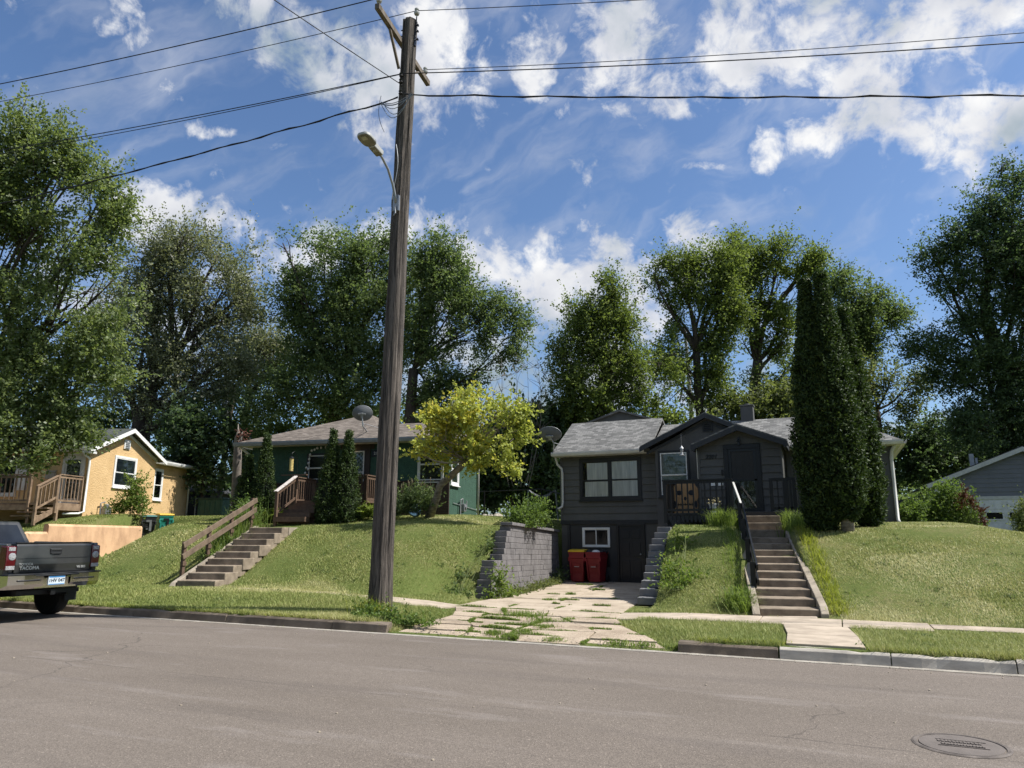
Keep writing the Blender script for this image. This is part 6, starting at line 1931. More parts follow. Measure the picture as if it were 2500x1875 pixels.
# bare twiggy shrub
rng = np.random.default_rng(31)
p = gz(at(1265, 1110, 33))
t = thing('bare_shrub', 'leafless twiggy sapling above the yellow leaning tree', 'shrub', p)
b = MB()
for px in (1190, 1225, 1260, 1285, 1310, 1335, 1350):
    e = np.array(at(px, 850 + abs(px - 1280) * .5, 33)) - np.array(p)
    lp = limb(b, np.array([(px - 1265) * .006, 0, 1.5]), e, .018, .005, rng, 8, .05)
    for _ in range(16):
        s3 = np.array(lp[rng.integers(3, 8)]); l2 = limb(b, s3, s3 + unit(rng.normal(size=3) * np.array([1, 1, .4]) + np.array([0, 0, .9])) * rng.uniform(.5, 1.2), .012, .004, rng, 4, .08)
b.build('twigs', M['bark_grey'], t)
# ash right of centre
d = 34
bl = [ball(1495, 705, d, 38, 45), ball(1470, 760, d, 60, 50), ball(1410, 770, d, 50, 40), ball(1440, 830, d, 85, 55), ball(1520, 800, d, 45, 60), ball(1370, 860, d, 50, 35), ball(1480, 900, d, 80, 60), ball(1400, 940, d, 70, 60), ball(1540, 880, d, 60, 45), ball(1370, 1010, d, 60, 50), ball(1450, 990, d, 90, 55), ball(1560, 960, d, 70, 60), ball(1620, 900, d + 1, 55, 60)]
T('ash_tree', 'olive green ash standing alone left of the tall maples', gz(at(1475, 1100, 34)), bl, 77625, 0.120, L_ash, M['bark'], .24, at(1475, 900, 34), 26, per=22, clump=.40, gap=.6, gk=1.4, twigs=5, limbr=.36)
d = 37
bl = [ball(1640, 660, d, 45, 40), ball(1690, 640, d, 45, 40), ball(1630, 730, d, 45, 45), ball(1700, 710, d, 60, 50), ball(1760, 660, d, 45, 60), ball(1760, 740, d, 55, 50), ball(1640, 800, d, 35, 45), ball(1740, 820, d, 60, 45), ball(1660, 900, d, 45, 45), ball(1740, 910, d, 55, 50), ball(1790, 640, d, 40, 50), ball(1600, 690, d, 35, 40), ball(1795, 780, d, 40, 45), ball(1660, 990, d, 45, 40), ball(1760, 985, d, 55, 40), ball(1610, 870, d, 40, 40)]
T('silver_maple', 'tall open silver maple with dark forked trunk behind the chimney side roof', gz(at(1710, 1110, 37)), bl, 60750, 0.127, L_ash, M['bark'], .26, at(1700, 860, 37), 27, per=20, clump=.42, gap=.78, gk=1.5, twigs=4, droop=.2, limbr=.42)
d = 39
bl = [ball(1815, 690, d, 40, 40), ball(1975, 640, d, 35, 45), ball(1800, 610, d, 40, 40), ball(1850, 650, d, 50, 45), ball(1910, 620, d, 45, 50), ball(1950, 680, d, 45, 50), ball(1870, 740, d, 60, 40), ball(1930, 780, d, 50, 45), ball(1830, 820, d, 40, 40), ball(1900, 860, d, 50, 40), ball(1960, 880, d, 45, 50), ball(1840, 910, d, 45, 40), ball(1920, 960, d, 60, 40), ball(1790, 720, d, 40, 40)]
T('silver_maple', 'tall open silver maple with thick leaning trunk left of the tall arborvitae', gz(at(1795, 1110, 39)), bl, 57375, 0.134, L_ash, M['bark'], .36, at(1850, 880, 39), 28, per=20, clump=.44, gap=.78, gk=1.5, twigs=4, droop=.25, limbr=.42)
d = 44
bl = [ball(2050, 690, d, 50, 40), ball(2100, 740, d, 65, 50), ball(2170, 770, d, 45, 40), ball(2060, 790, d, 60, 50), ball(2120, 820, d, 55, 35), ball(2040, 880, d, 45, 50), ball(2110, 860, d, 30, 35), ball(2205, 765, d, 25, 20)]
T('elm_tree', 'elm reaching out to the right from behind the tall arborvitae', gz(at(2050, 1110, 44)), bl, 33750, 0.151, L_elm, M['bark'], .3, at(2050, 900, 44), 29, per=20, clump=.52, gap=.75, twigs=4, droop=.2, bare=5, limbr=.36)
d = 40
bl = [ball(2090, 920, d, 50, 40), ball(2150, 960, d, 60, 50), ball(2100, 1000, d, 60, 50), ball(2200, 980, d, 60, 45), ball(2180, 920, d, 40, 35), ball(2140, 1040, d, 70, 35), ball(2240, 930, d, 40, 40), ball(2060, 960, d, 50, 50)]
T('box_elder', 'pale sunlit box elder behind the right corner of the charcoal house', gz(at(2130, 1150, 40)), bl, 32062, 0.138, L_pale, M['bark'], .2, at(2140, 1000, 40), 30, per=20, clump=.44, gap=.65, twigs=4, limbr=.3)
d = 36
bl = [ball(2480, 440, d, 50, 50), ball(2420, 500, d, 60, 50), ball(2500, 560, d, 80, 80), ball(2380, 560, d, 55, 50), ball(2320, 600, d, 60, 35), ball(2280, 640, d, 50, 30), ball(2420, 650, d, 90, 70), ball(2340, 690, d, 60, 45), ball(2490, 720, d, 80, 80), ball(2400, 770, d, 70, 50), ball(2310, 830, d, 55, 50), ball(2240, 850, d, 45, 35), ball(2420, 880, d, 100, 70), ball(2330, 920, d, 70, 55), ball(2500, 960, d, 90, 80), ball(2400, 1000, d, 90, 55), ball(2360, 1060, d - 1, 70, 45), ball(2470, 1080, d, 80, 50), ball(2560, 700, d, 100, 200), ball(2570, 1000, d, 90, 120)]
T('hackberry_tree', 'huge dark hackberry towering over the garage', gz(at(2460, 1180, 37)), bl, 149850, 0.130, L_dark, M['bark'], .42, at(2450, 900, 37), 32, per=24, clump=.46, gap=.12, gk=1.3, twigs=4, droop=.1, bare=8, limbr=.3)

# lower screens of brush and young trees between and behind the houses
SCREEN = [
    ('leafy dark brush between the yellow and green houses', 505, 1150, 36, [(450, 1090, 60, 70), (520, 1060, 60, 60), (500, 1150, 70, 50), (560, 1120, 50, 80), (430, 1150, 40, 40), (470, 1020, 60, 40)], 11000, L_dark),
    ('tall dark brush behind the yellow house roof', 300, 1100, 41, [(200, 1060, 70, 60), (280, 1020, 80, 60), (400, 1060, 60, 50), (120, 1030, 80, 70), (340, 1080, 50, 40)], 9000, L_dark),
    ('dark brush behind the brown roof of the green house', 740, 1100, 40, [(640, 1060, 90, 50), (760, 1030, 90, 50), (880, 1030, 80, 55), (980, 1050, 70, 60), (1060, 1040, 60, 60)], 12000, L_elm),
    ('deep green thicket behind the block wall and hammock', 1250, 1180, 34, [(1200, 1080, 60, 60), (1290, 1110, 70, 70), (1340, 1050, 50, 60), (1220, 1160, 60, 50), (1330, 1160, 50, 50), (1270, 1040, 60, 50), (1180, 1180, 30, 40), (1200, 1215, 45, 30), (1285, 1215, 50, 28), (1160, 1150, 30, 50), (1340, 1225, 40, 30)], 22000, L_dark),
    ('olive brush behind left roof of the charcoal house', 1450, 1120, 35, [(1390, 1050, 60, 50), (1470, 1060, 70, 40), (1560, 1040, 70, 50), (1640, 1050, 60, 45)], 9000, L_ash),
    ('bright leafy brush behind the charcoal house chimney', 1880, 1100, 36, [(1830, 1000, 55, 45), (1900, 990, 60, 50), (1960, 1010, 60, 50), (1770, 1030, 50, 35), (1880, 1040, 80, 35)], 9500, L_pale),
    ('dark brush between the charcoal house and the garage', 2250, 1180, 41, [(2210, 1090, 60, 60), (2270, 1060, 60, 50), (2330, 1110, 60, 50), (2230, 1150, 60, 50), (2300, 1150, 70, 40), (2400, 1110, 60, 50)], 13000, L_dark),
    ('mid green brush far behind the garage roof', 2420, 1150, 48, [(2380, 1080, 90, 60), (2480, 1090, 90, 60), (2300, 1100, 70, 60)], 7000, L_elm),
]
for i, (lab, bx_, by_, dd, bs, n, lm) in enumerate(SCREEN):
    tree('brush', lab, gz(at(bx_, by_, dd)), [ball(x, y, dd, rx, ry) for x, y, rx, ry in bs], int(n * 1.25), .19, lm, M['bark'], .10, at(bx_, by_ - 40, dd), 60 + i, 'brush', per=22, clump=.45, gap=.1, twigs=2, limbr=.5)
# a far wood closes the view under the crowns
rng = np.random.default_rng(77)
pts = []
for px in list(range(-700, 3300, 55)) + [None] * 110:
    if px is None:
        c = np.array([rng.uniform(-70, 60), rng.uniform(-36, -24), .2]); h = rng.uniform(7, 12)  # unseen clumps behind the camera, added to darken window reflections
    else:
        c = np.array(at(px, 1230, 66 + rng.uniform(-6, 14))); c[2] = 2.2
        h = rng.uniform(4.5, 8.5)
    k = 520
    q = c + np.stack([rng.normal(size=k) * 2.0, rng.normal(size=k) * 2.0, rng.uniform(0, 1, k) ** .8 * h], 1)
    pts.append(q)
pts = np.concatenate(pts)
fw = np_mesh('far_wood', leaf_quads(pts, .62, rng), 4, L_elm, None, rng.uniform(0, .7, len(pts)))
props(fw, 'far belt of trees behind the houses, with an unseen row behind the camera', 'wood', None, 'stuff')

# leaning yellow tree
d = 21.6
p = gz(GL(-.22, -1.3, 2))
bl = [ball(1120, 1040, d, 60, 60), ball(1180, 1030, d, 60, 60), ball(1090, 1015, d, 58, 52), ball(1055, 1050, d, 55, 50), ball(1150, 995, d, 70, 50), ball(1220, 990, d, 70, 45), ball(1258, 1030, d, 34, 36), ball(1170, 968, d, 60, 32), ball(1150, 1060, d, 80, 60), ball(1240, 1060, d, 70, 60), ball(1100, 1090, d, 70, 45), ball(1190, 1120, d, 70, 40), ball(1240, 1130, d - .4, 35, 50), ball(1035, 1090, d - .3, 30, 18), ball(1015, 1105, d - .3, 22, 10), ball(1120, 1130, d, 50, 25), ball(1280, 1005, d, 24, 28)]
rng = np.random.default_rng(41)
t = thing('leaning_birch', 'leaning birch with bright yellow green leaves before the green house', 'tree', p)
bx = np.array(p)
blb = [(np.array(c), np.array(r), w) for c, r, w in bl]
lobes = []
for c, r, w in blb:
    lobes.append((c, r * .7, .6))
    for _ in range(5):
        dv_ = unit(rng.normal(size=3)); lobes.append((c + dv_ * r * .7, r * rng.uniform(.3, .5), 1))
pts, tint, dirs, cc = crown_points(lobes, 26000, rng, 41, .19, 15, .62, 2.4, .4, .3)
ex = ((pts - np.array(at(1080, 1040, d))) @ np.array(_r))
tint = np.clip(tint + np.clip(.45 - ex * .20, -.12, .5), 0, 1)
b = MB()
K = [bx - bx + np.array([0, 0, -.1]), np.array(at(1066, 1215, 22.3)) - bx, np.array(at(1074, 1185, 22.2)) - bx, np.array(at(1100, 1163, 22.0)) - bx, np.array(at(1140, 1125, 21.8)) - bx, np.array(at(1165, 1085, 21.6)) - bx]
b.tube([tuple(k) for k in K], [.16, .115, .11, .105, .09, .06], 12)
for c, r, w in blb:
    s0 = K[4] if c[2] < K[4][2] + bx[2] + .8 else K[5]
    lp = limb(b, s0, c - bx, .04, .012, rng, 6, .08)
    for _ in range(4): limb(b, np.array(lp[4]), c - bx + unit(rng.normal(size=3)) * r * .9, .012, .004, rng, 5, .1)
b.build('trunk', M['bark_birch'], t, smooth=True)
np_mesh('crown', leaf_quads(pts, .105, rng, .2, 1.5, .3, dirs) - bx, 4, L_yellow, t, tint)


def arborvitae(label, base, height, prof, n, seed, spray=.16, group=None, stem=.12, lean=(0, 0), core=.62):
    """evergreen column: prof = [(height fraction, radius)]"""
    rng = np.random.default_rng(seed)
    t = thing('arborvitae', label, 'evergreen', base, 0, group)
    hs = np.array([q[0] for q in prof]); rs = np.array([q[1] for q in prof])
    b = MB(); b.tube([(0, 0, -.2), (0, 0, height * .12)], [stem * 1.2, stem], 10)
    for a in range(6): b.tube([(0, 0, .05), (math.cos(a) * stem * 1.5, math.sin(a) * stem * 1.5, -.12)], [stem * .6, .02], 6)
    b.build('trunk', M['bark_birch'] if stem > .1 else M['bark'], t, smooth=True)
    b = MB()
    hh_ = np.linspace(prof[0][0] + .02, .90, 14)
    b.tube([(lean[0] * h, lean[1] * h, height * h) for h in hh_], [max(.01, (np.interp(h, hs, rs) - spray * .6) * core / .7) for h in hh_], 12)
    inner = b.build('shaded_core', mat('shaded_evergreen', (.008, .013, .005), 1.0) if 'shaded_evergreen' not in bpy.data.materials else bpy.data.materials['shaded_evergreen'], t, smooth=True)  # solid core stopping see-through; the crown's inner shade is in its colour
    per = 9
    k = n // per
    h = prof[0][0] + (1 - prof[0][0]) * rng.uniform(0, 1, k) ** 1.12
    a = rng.uniform(0, 2 * PI, k)
    r = np.interp(h, hs, rs)
    bump_ = 1 + .22 * np.sin(a * 4 + h * 9 + seed) * np.sin(h * 31 + a * 2) + .10 * np.sin(a * 9 + h * 40)
    rr_ = np.maximum(r - spray * .55, .01) * bump_ * rng.uniform(.72, 1.03, k)
    c = np.stack([np.cos(a) * rr_ + lean[0] * h, np.sin(a) * rr_ + lean[1] * h, h * height], 1)
    out = np.stack([np.cos(a), np.sin(a), np.full(k, .75)], 1)
    ax = unit(out + .35 * rng.normal(size=(k, 3)))
    # fan of flat scales for every spray
    side = unit(np.cross(ax, rng.normal(size=(k, 3))))
    V = []
    f = rng.uniform(-1, 1, (k, per)); u = rng.uniform(0, 1, (k, per))
    cen = c[:, None] + ax[:, None] * (u * spray * 1.3)[..., None] + side[:, None] * (f * spray * .55)[..., None] + rng.normal(size=(k, per, 3)) * spray * .10
    dd_ = unit(ax[:, None] + side[:, None] * (f * .6)[..., None])
    cen = cen.reshape(-1, 3); dd_ = dd_.reshape(-1, 3)
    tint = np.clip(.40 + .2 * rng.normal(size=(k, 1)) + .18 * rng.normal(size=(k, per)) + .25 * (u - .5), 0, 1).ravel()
    v = leaf_quads(cen, spray * .55, rng, .1, 2.2, 0, dd_ * 2.2)
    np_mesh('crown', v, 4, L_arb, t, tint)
    return t


ap = [(.035, .16), (.09, .42), (.18, .58), (.4, .58), (.58, .48), (.70, .37), (.80, .27), (.88, .18), (.94, .11), (1, .02)]
g = 'tall arborvitae on the right lawn'
for i, (px, Y_, hh, fr, n, ln, lab) in enumerate(((2010, 19.1, 6.28, .86, 60000, (.06, 0), 'left and broadest of the tall dark arborvitae on the right lawn'), (2070, 19.0, 6.38, .88, 60000, (-.10, 0), 'middle tall dark arborvitae with visible pale trunk foot'), (2126, 20.2, 5.65, .72, 42000, (-.14, 0), 'right and shortest of the tall dark arborvitae on the right lawn'))):
    dd = at(px, 1290, 1) - Vector((0, 0, CAM_Z))
    x_ = dd.x / dd.y * Y_
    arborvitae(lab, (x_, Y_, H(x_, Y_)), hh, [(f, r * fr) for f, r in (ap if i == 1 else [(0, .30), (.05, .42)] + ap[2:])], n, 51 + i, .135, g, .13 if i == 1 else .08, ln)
sp = [(.0, .32), (.08, .41), (.25, .42), (.45, .34), (.65, .23), (.82, .13), (.93, .07), (1, .015)]
g = 'young arborvitae in front of the green house'
c1 = at(803, 1262, 22.6); c2 = at(843, 1262, 22.5)
arborvitae('left one of the pointed young arborvitae beside the brown porch', (c1.x, c1.y, H(c1.x, c1.y)), 2.92, [(f, r * 1.06) for f, r in sp], 15000, 54, .11, g, .06, (.02, 0))
arborvitae('right one of the pointed young arborvitae beside the brown porch', (c2.x, c2.y, H(c2.x, c2.y)), 2.85, sp, 15000, 55, .11, g, .06)
c1 = at(600, 1250, 24.2); c2 = at(640, 1250, 24.0)
arborvitae('short shaded arborvitae at the green house left corner', (c1.x, c1.y, H(c1.x, c1.y)), 2.25, [(f, r * 1.12) for f, r in sp], 11000, 56, .11, g, .06)
arborvitae('tall pointed arborvitae at the green house left corner', (c2.x, c2.y, H(c2.x, c2.y)), 2.95, sp, 13000, 57, .11, g, .06)


def bush(name, label, base, blobs, n, leaf, lm, seed, cat='shrub', group=None, stems=10, stem_r=.01, clump=.16, elong=1.8, per=14, gap=.1, up=.3):
    rng = np.random.default_rng(seed)
    bx = np.array(base, float)
    t = thing(name, label, cat, tuple(bx), 0, group)
    blb = [(np.array(c, float), np.array(r, float), *w) for c, r, *w in blobs]
    pts, tint, dirs, cc = crown_points(blb, n, rng, seed, clump, per, gap, 2.5, .55)
    ok = pts[:, 2] > bx[2] - .05
    b = MB()
    for i in range(stems):
        c, r, *w = blb[rng.integers(len(blb))]
        limb(b, rng.normal(size=3) * np.array([.10, .10, 0]) - np.array([0, 0, .05]), c - bx + unit(rng.normal(size=3)) * r * .8, stem_r, .003, rng, 5, .08)
    b.build('stems', M['stem'], t)
    np_mesh('foliage', leaf_quads(pts[ok], leaf, rng, up, elong, 0, dirs[ok]) - bx, 4, lm, t, tint[ok])
    return t


def bb(px, py, d, rx, ry): return ball(px, py, d, rx, ry)


YB = lambda px, py, d: gz(at(px, py, d))
bush('shrub', 'airy yellow green shrub growing against the yellow house wall', gz(YL(.55, 2.6, 2.2)), [bb(330, 1180, 27.4, 22, 35), bb(315, 1220, 27.4, 32, 32), bb(290, 1240, 27.4, 35, 20), bb(345, 1240, 27.4, 28, 22), bb(340, 1215, 27.4, 28, 28)], 4200, .085, L_weed, 71, stems=26, gap=.25)
bush('shrub', 'low bright green bush at the charcoal house right corner', YB(2225, 1285, 25), [bb(2215, 1260, 25, 28, 28), bb(2235, 1245, 25, 22, 25), bb(2240, 1270, 25, 22, 18)], 3600, .09, L_shrub, 72)
bush('shrub', 'round leafy lilac bush between charcoal house and garage', YB(2310, 1295, 25.5), [bb(2275, 1235, 25.5, 35, 40), bb(2310, 1210, 25.5, 32, 40), bb(2345, 1240, 25.5, 42, 45), bb(2300, 1265, 25.5, 50, 28), bb(2360, 1275, 25.5, 45, 22)], 13000, .085, L_shrub, 73, stems=24)
tt = bush('dock_plant', 'tall rusty brown dock seed stalks right of the lilac bush', YB(2375, 1300, 24.8), [bb(2355, 1210, 24.8, 8, 25), bb(2372, 1225, 24.8, 8, 22), bb(2395, 1245, 24.8, 14, 8), bb(2345, 1225, 24.8, 7, 20), bb(2400, 1270, 24.8, 8, 18)], 2200, .055, M['leaf_red'], 74, 'weed', stems=16, clump=.07, per=12, gap=0)
bush('shrub', 'small grey green shrub at right edge by the garage door', YB(2492, 1310, 26), [bb(2490, 1270, 26, 16, 40), bb(2500, 1240, 26, 14, 30), bb(2505, 1290, 26, 18, 25)], 2600, .075, L_pale, 75)
bush('shrub', 'pale green bush spilling over the tall block wall', gz((-9.35, 19.6)), [bb(1290, 1255, 21.6, 42, 26), bb(1268, 1262, 21.0, 30, 18), bb(1310, 1245, 22, 30, 25), bb(1325, 1270, 22, 24, 16), bb(1295, 1282, 21, 12, 18)], 5200, .075, L_shrub, 76, stems=18)
bush('flower_bed', 'dark leafy flower bed with seed stalks right of the pole', gz(GL(-1.9, -.8, 2)), [bb(985, 1225, 22.6, 28, 28), bb(1015, 1215, 22.6, 32, 36), bb(1045, 1225, 22.6, 26, 30), bb(965, 1240, 22.4, 20, 18)], 5600, .10, L_elm, 77, 'plants', stems=40, elong=3.5)
t_ = [c for c in bpy.data.objects if c.name.startswith('flower_bed')][0]
b = MB(); rng = np.random.default_rng(5)
for i in range(22):
    x = np.array(at(955 + rng.uniform(0, 105), 1250, 22.6)) - np.array(t_.location); top = x + np.array([rng.normal() * .05, rng.normal() * .05, rng.uniform(.55, 1.05)])
    b.tube([tuple(x), tuple((x + top) / 2 + rng.normal(size=3) * .02), tuple(top)], [.008, .006, .005], 5); b.lathe(tuple(top), [(.006, -.1), (.018, -.05), (.014, .02), (.002, .05)], 6)
b.build('seed_stalk', mat('dry_stalk', (.16, .13, .08), .9), t_)


def fern(label, base, n, L, seed, group='ferns by the green house'):
    rng = np.random.default_rng(seed)
    t = thing('fern', label, 'fern', base, 0, group)
    C, Dv = [], []
    b = MB()
    for i in range(n):
        a = rng.uniform(0, 2 * PI); s = rng.uniform(.5, 1.1); ln = L * rng.uniform(.7, 1.15)
        h = np.array([math.cos(a), math.sin(a), 0])
        P = [h * ln * s * u * .75 + np.array([0, 0, ln * (1.25 * u - .75 * u * u * s)]) for u in np.linspace(0, 1, 12)]
        b.tube([tuple(q) for q in P], .005, 4, cap=False)
        sd = np.array([-math.sin(a), math.cos(a), 0])
        for j in range(2, 12):
            w = .13 * math.sin(PI * j / 12.5) * ln / .6
            for sg in (-1, 1):
                for q in (.35, .8): C.append(P[j] + sd * sg * w * q); Dv.append(sd * sg * 3 + h)
    b.build('stalks', M['stem'], t)
    np_mesh('fronds', leaf_quads(np.array(C), .10, rng, 1.6, 2.0, 0, np.array(Dv)), 4, L_fern, t, rng.uniform(.2, .9, len(C)))


for px, py, d, n, L, s in ((655, 1262, 23.6, 16, .5, 1), (690, 1258, 23.8, 22, .66, 2), (722, 1262, 23.9, 14, .5, 3), (885, 1255, 22.8, 20, .62, 4), (915, 1255, 22.7, 22, .6, 5), (900, 1230, 23.2, 14, .6, 6)):
    fern(['', 'small fern beside the wooden handrail top', 'tall bright fern left of the brown porch steps', 'fern nearest the brown porch steps', 'fern right of the pointed arborvitae', 'fern half hidden behind the street pole', 'fern under the brown porch railing'][s], gz(at(px, py, d)), n, L, 80 + s)


def grass_clump(name, label, spots, n, hgt, w, lm, seed, cat='tall grass', group=None, loc=None, lean=.35, lift=0.0):
    """tall blades: each a bent strip of two faces"""
    rng = np.random.default_rng(seed)
    S = np.array(spots)
    k = rng.integers(len(S), size=n)
    base = S[k, :2] + rng.normal(size=(n, 2)) * S[k, 2:3]
    z = land(base[:, 0], base[:, 1])
    p = np.stack([base[:, 0], base[:, 1], z - .02 + lift], 1)
    a = rng.uniform(0, 2 * PI, n)
    hd = np.stack([np.cos(a), np.sin(a), np.zeros(n)], 1)
    sd = np.stack([-np.sin(a), np.cos(a), np.zeros(n)], 1)
    h = hgt * rng.uniform(.45, 1.15, n) * (S[k, 3] if S.shape[1] > 3 else 1)
    ln = lean * rng.uniform(.2, 1.6, n) * h
    m_ = p + hd * (ln * .35)[:, None] + np.array([0, 0, 1]) * (h * .62)[:, None]
    e = p + hd * ln[:, None] * 1.1 + np.array([0, 0, 1]) * (h * np.clip(1 - .35 * ln / h, .3, 1))[:, None]
    ww = (w * rng.uniform(.6, 1.3, n))[:, None] * .5
    q1 = np.stack([p - sd * ww, p + sd * ww, m_ + sd * ww * .8, m_ - sd * ww * .8], 1)
    q2 = np.stack([m_ - sd * ww * .8, m_ + sd * ww * .8, e + sd * ww * .12, e - sd * ww * .12], 1)
    v = np.concatenate([q1, q2], 0).reshape(-1, 3)
    tn = np.clip(.5 + .25 * rng.normal(size=n), 0, 1)
    L0 = loc or (float(S[0, 0]), float(S[0, 1]), H(S[0, 0], S[0, 1]))
    o = np_mesh(name, v, 4, lm, None, np.concatenate([tn, tn]), loc=L0)
    return props(o, label, cat, group)


def along(fn, v0, v1, n, sd, h=1.0): return [(*fn(v0 + (v1 - v0) * i / (n - 1)), sd, h) for i in range(n)]
def s2(u): return lambda v: ((Matrix.Rotation(R(8.5), 3, 'Z') @ Vector((u, v, 0)) + Vector((-.90, 14.15, 0))).xy)


L_gold = foliage('golden_grass', (.13, .17, .02), (.34, .37, .06), .5, warm=(.50, .46, .16))
grass_clump('tall_grass', 'golden tall grass along right side of the long concrete steps', along(s2(.85), .1, 5.2, 14, .09, 1.0), 1500, .25, .010, L_gold, 91, lean=1.0)
grass_clump('tall_grass', 'lush tall grass below right end of the black porch railing', along(s2(.80), 5.3, 6.9, 5, .17, 1.0), 800, .50, .010, L_weed, 92, lean=.5)
grass_clump('tall_grass', 'bushy bright grass clump at the foot of the black handrail', along(s2(-.82), .25, .75, 4, .13, 1.0), 650, .38, .015, L_weed, 93, lean=.9)
grass_clump('tall_grass', 'tall weeds along left side of the long concrete steps', along(s2(-.86), 1.2, 5.6, 12, .11, 1.0), 600, .26, .010, L_weed, 94, lean=.8)
grass_clump('tall_grass', 'tuft of tall grass under the black porch deck corner', [(-2.75, 20.8, .16, 1.0), (-3.0, 20.9, .14, .9)], 600, .60, .011, L_weed, 95, lean=.5)
grass_clump('tall_grass', 'dry tall stalks at left end of the porch deck', [(-4.75, 21.0, .08, 1.2), (-4.6, 20.6, .1, .9)], 60, 1.0, .010, L_gold, 96, lean=.35)
bush('weed_clump', 'bushy weeds right of the dark stepped block wall', gz((-3.05, 15.75)), [((-3.1, 15.8, .55), (.45, .4, .35)), ((-3.3, 15.3, .38), (.35, .3, .25)), ((-3.45, 16.6, .85), (.22, .3, .3)), ((-3.5, 17.9, 1.45), (.2, .3, .25))], 2000, .07, L_weed, 97, 'weeds', stems=20)
bush('weed_clump', 'tall leafy weed against the front of tall block wall', gz((-7.65, 16.3)), [((-7.62, 16.35, .40), (.13, .15, .36)), ((-7.7, 16.1, .16), (.2, .15, .12)), ((-7.55, 16.7, .12), (.15, .25, .12))], 1300, .07, L_weed, 98, 'weeds', stems=16)
bush('weed_clump', 'dark leafy weeds in front of stepped wall end', gz((-8.5, 15.9)), [((-8.55, 15.9, .22), (.28, .2, .12)), ((-8.75, 16.5, .5), (.16, .3, .14)), ((-8.45, 17.6, 1.35), (.06, .3, .2)), ((-8.2, 15.75, .16), (.25, .15, .10))], 800, .075, L_elm, 99, 'weeds', stems=12)
bush('weed_clump', 'dark green weeds around foot of the utility pole', gz((-7.35, 11.1)), [((-7.6, 11.15, .18), (.28, .2, .10)), ((-7.2, 10.95, .17), (.24, .18, .09)), ((-7.9, 11.3, .24), (.2, .14, .09)), ((-6.8, 10.9, .14), (.28, .16, .06)), ((-7.5, 10.75, .16), (.28, .10, .07)), ((-6.4, 10.9, .11), (.2, .12, .05))], 3000, .055, L_shrub, 100, 'weeds', stems=20, clump=.10)
grass_clump('tall_grass', 'long pale grass blades around the utility pole', [(-7.9, 11.4, .16, 1), (-7.6, 11.4, .16, .8), (-8.1, 11.6, .12, 1.0)], 240, .42, .010, L_gold, 101, lean=.8)
bush('weed_clump', 'ragged weeds beside the wooden handrail', gz((-15.9, 15.6)), [((-15.75, 15.3, .85), (.2, .5, .18)), ((-16.1, 16.2, 1.35), (.25, .4, .22)), ((-16.5, 17.3, 1.95), (.3, .4, .36)), ((-17.1, 17.7, 2.1), (.4, .4, .5)), ((-17.5, 18.1, 2.3), (.3, .3, .5))], 4600, .075, L_shrub, 102, 'weeds', stems=30)
grass_clump('iris_clump', 'spiky iris leaves beside the brown handrail', [(-15.72, 15.25, .10, 1.0)], 90, .75, .035, L_weed, 103, 'plant', lean=.45)
grass_clump('tall_grass', 'seeding tall grass left of the wooden handrail top', [(-16.3, 16.2, .25, 1.0), (-16.6, 17.0, .3, 1.1)], 900, .85, .012, L_weed, 104, lean=.35)
bush('creeping_weeds', 'low pale weeds along the foot of tall block wall', gz((-8.1, 19.2)), [((XL(y) + .22, y, .05), (.2, .5, .10)) for y in (17.6, 18.4, 19.2, 20.0, 20.8, 21.6, 22.4)], 4200, .06, L_pale, 105, 'weeds', stems=8, clump=.09, per=10)
bush('weed_clump', 'shady weed between the block wall and yellow lidded bin', gz((-8.55, 23.0)), [((-8.5, 22.9, .18), (.22, .25, .18))], 500, .08, L_dark, 106, 'weeds', stems=8)

# ------------------------------------------------------------------ mown grass
def in_drive(X, Y):
    el = np.interp(Y, [10.4, 11, 12.2, 12.9, 13.8, 14.6, 15.2], [-6.85, -6.75, -6.72, -7.0, -7.45, -7.7, -7.75]); er = np.interp(Y, [10.4, 10.9, 12.3, 13, 14.6, 15.2], [-2.1, -2.5, -3.45, -3.75, -3.98, -4.0])
    el = np.where(Y > 15.2, XL(Y) - .42, el); er = np.where(Y > 15.2, XR(Y) + .46, er)
    return (X > el) & (X < er) & (Y < 24.3)


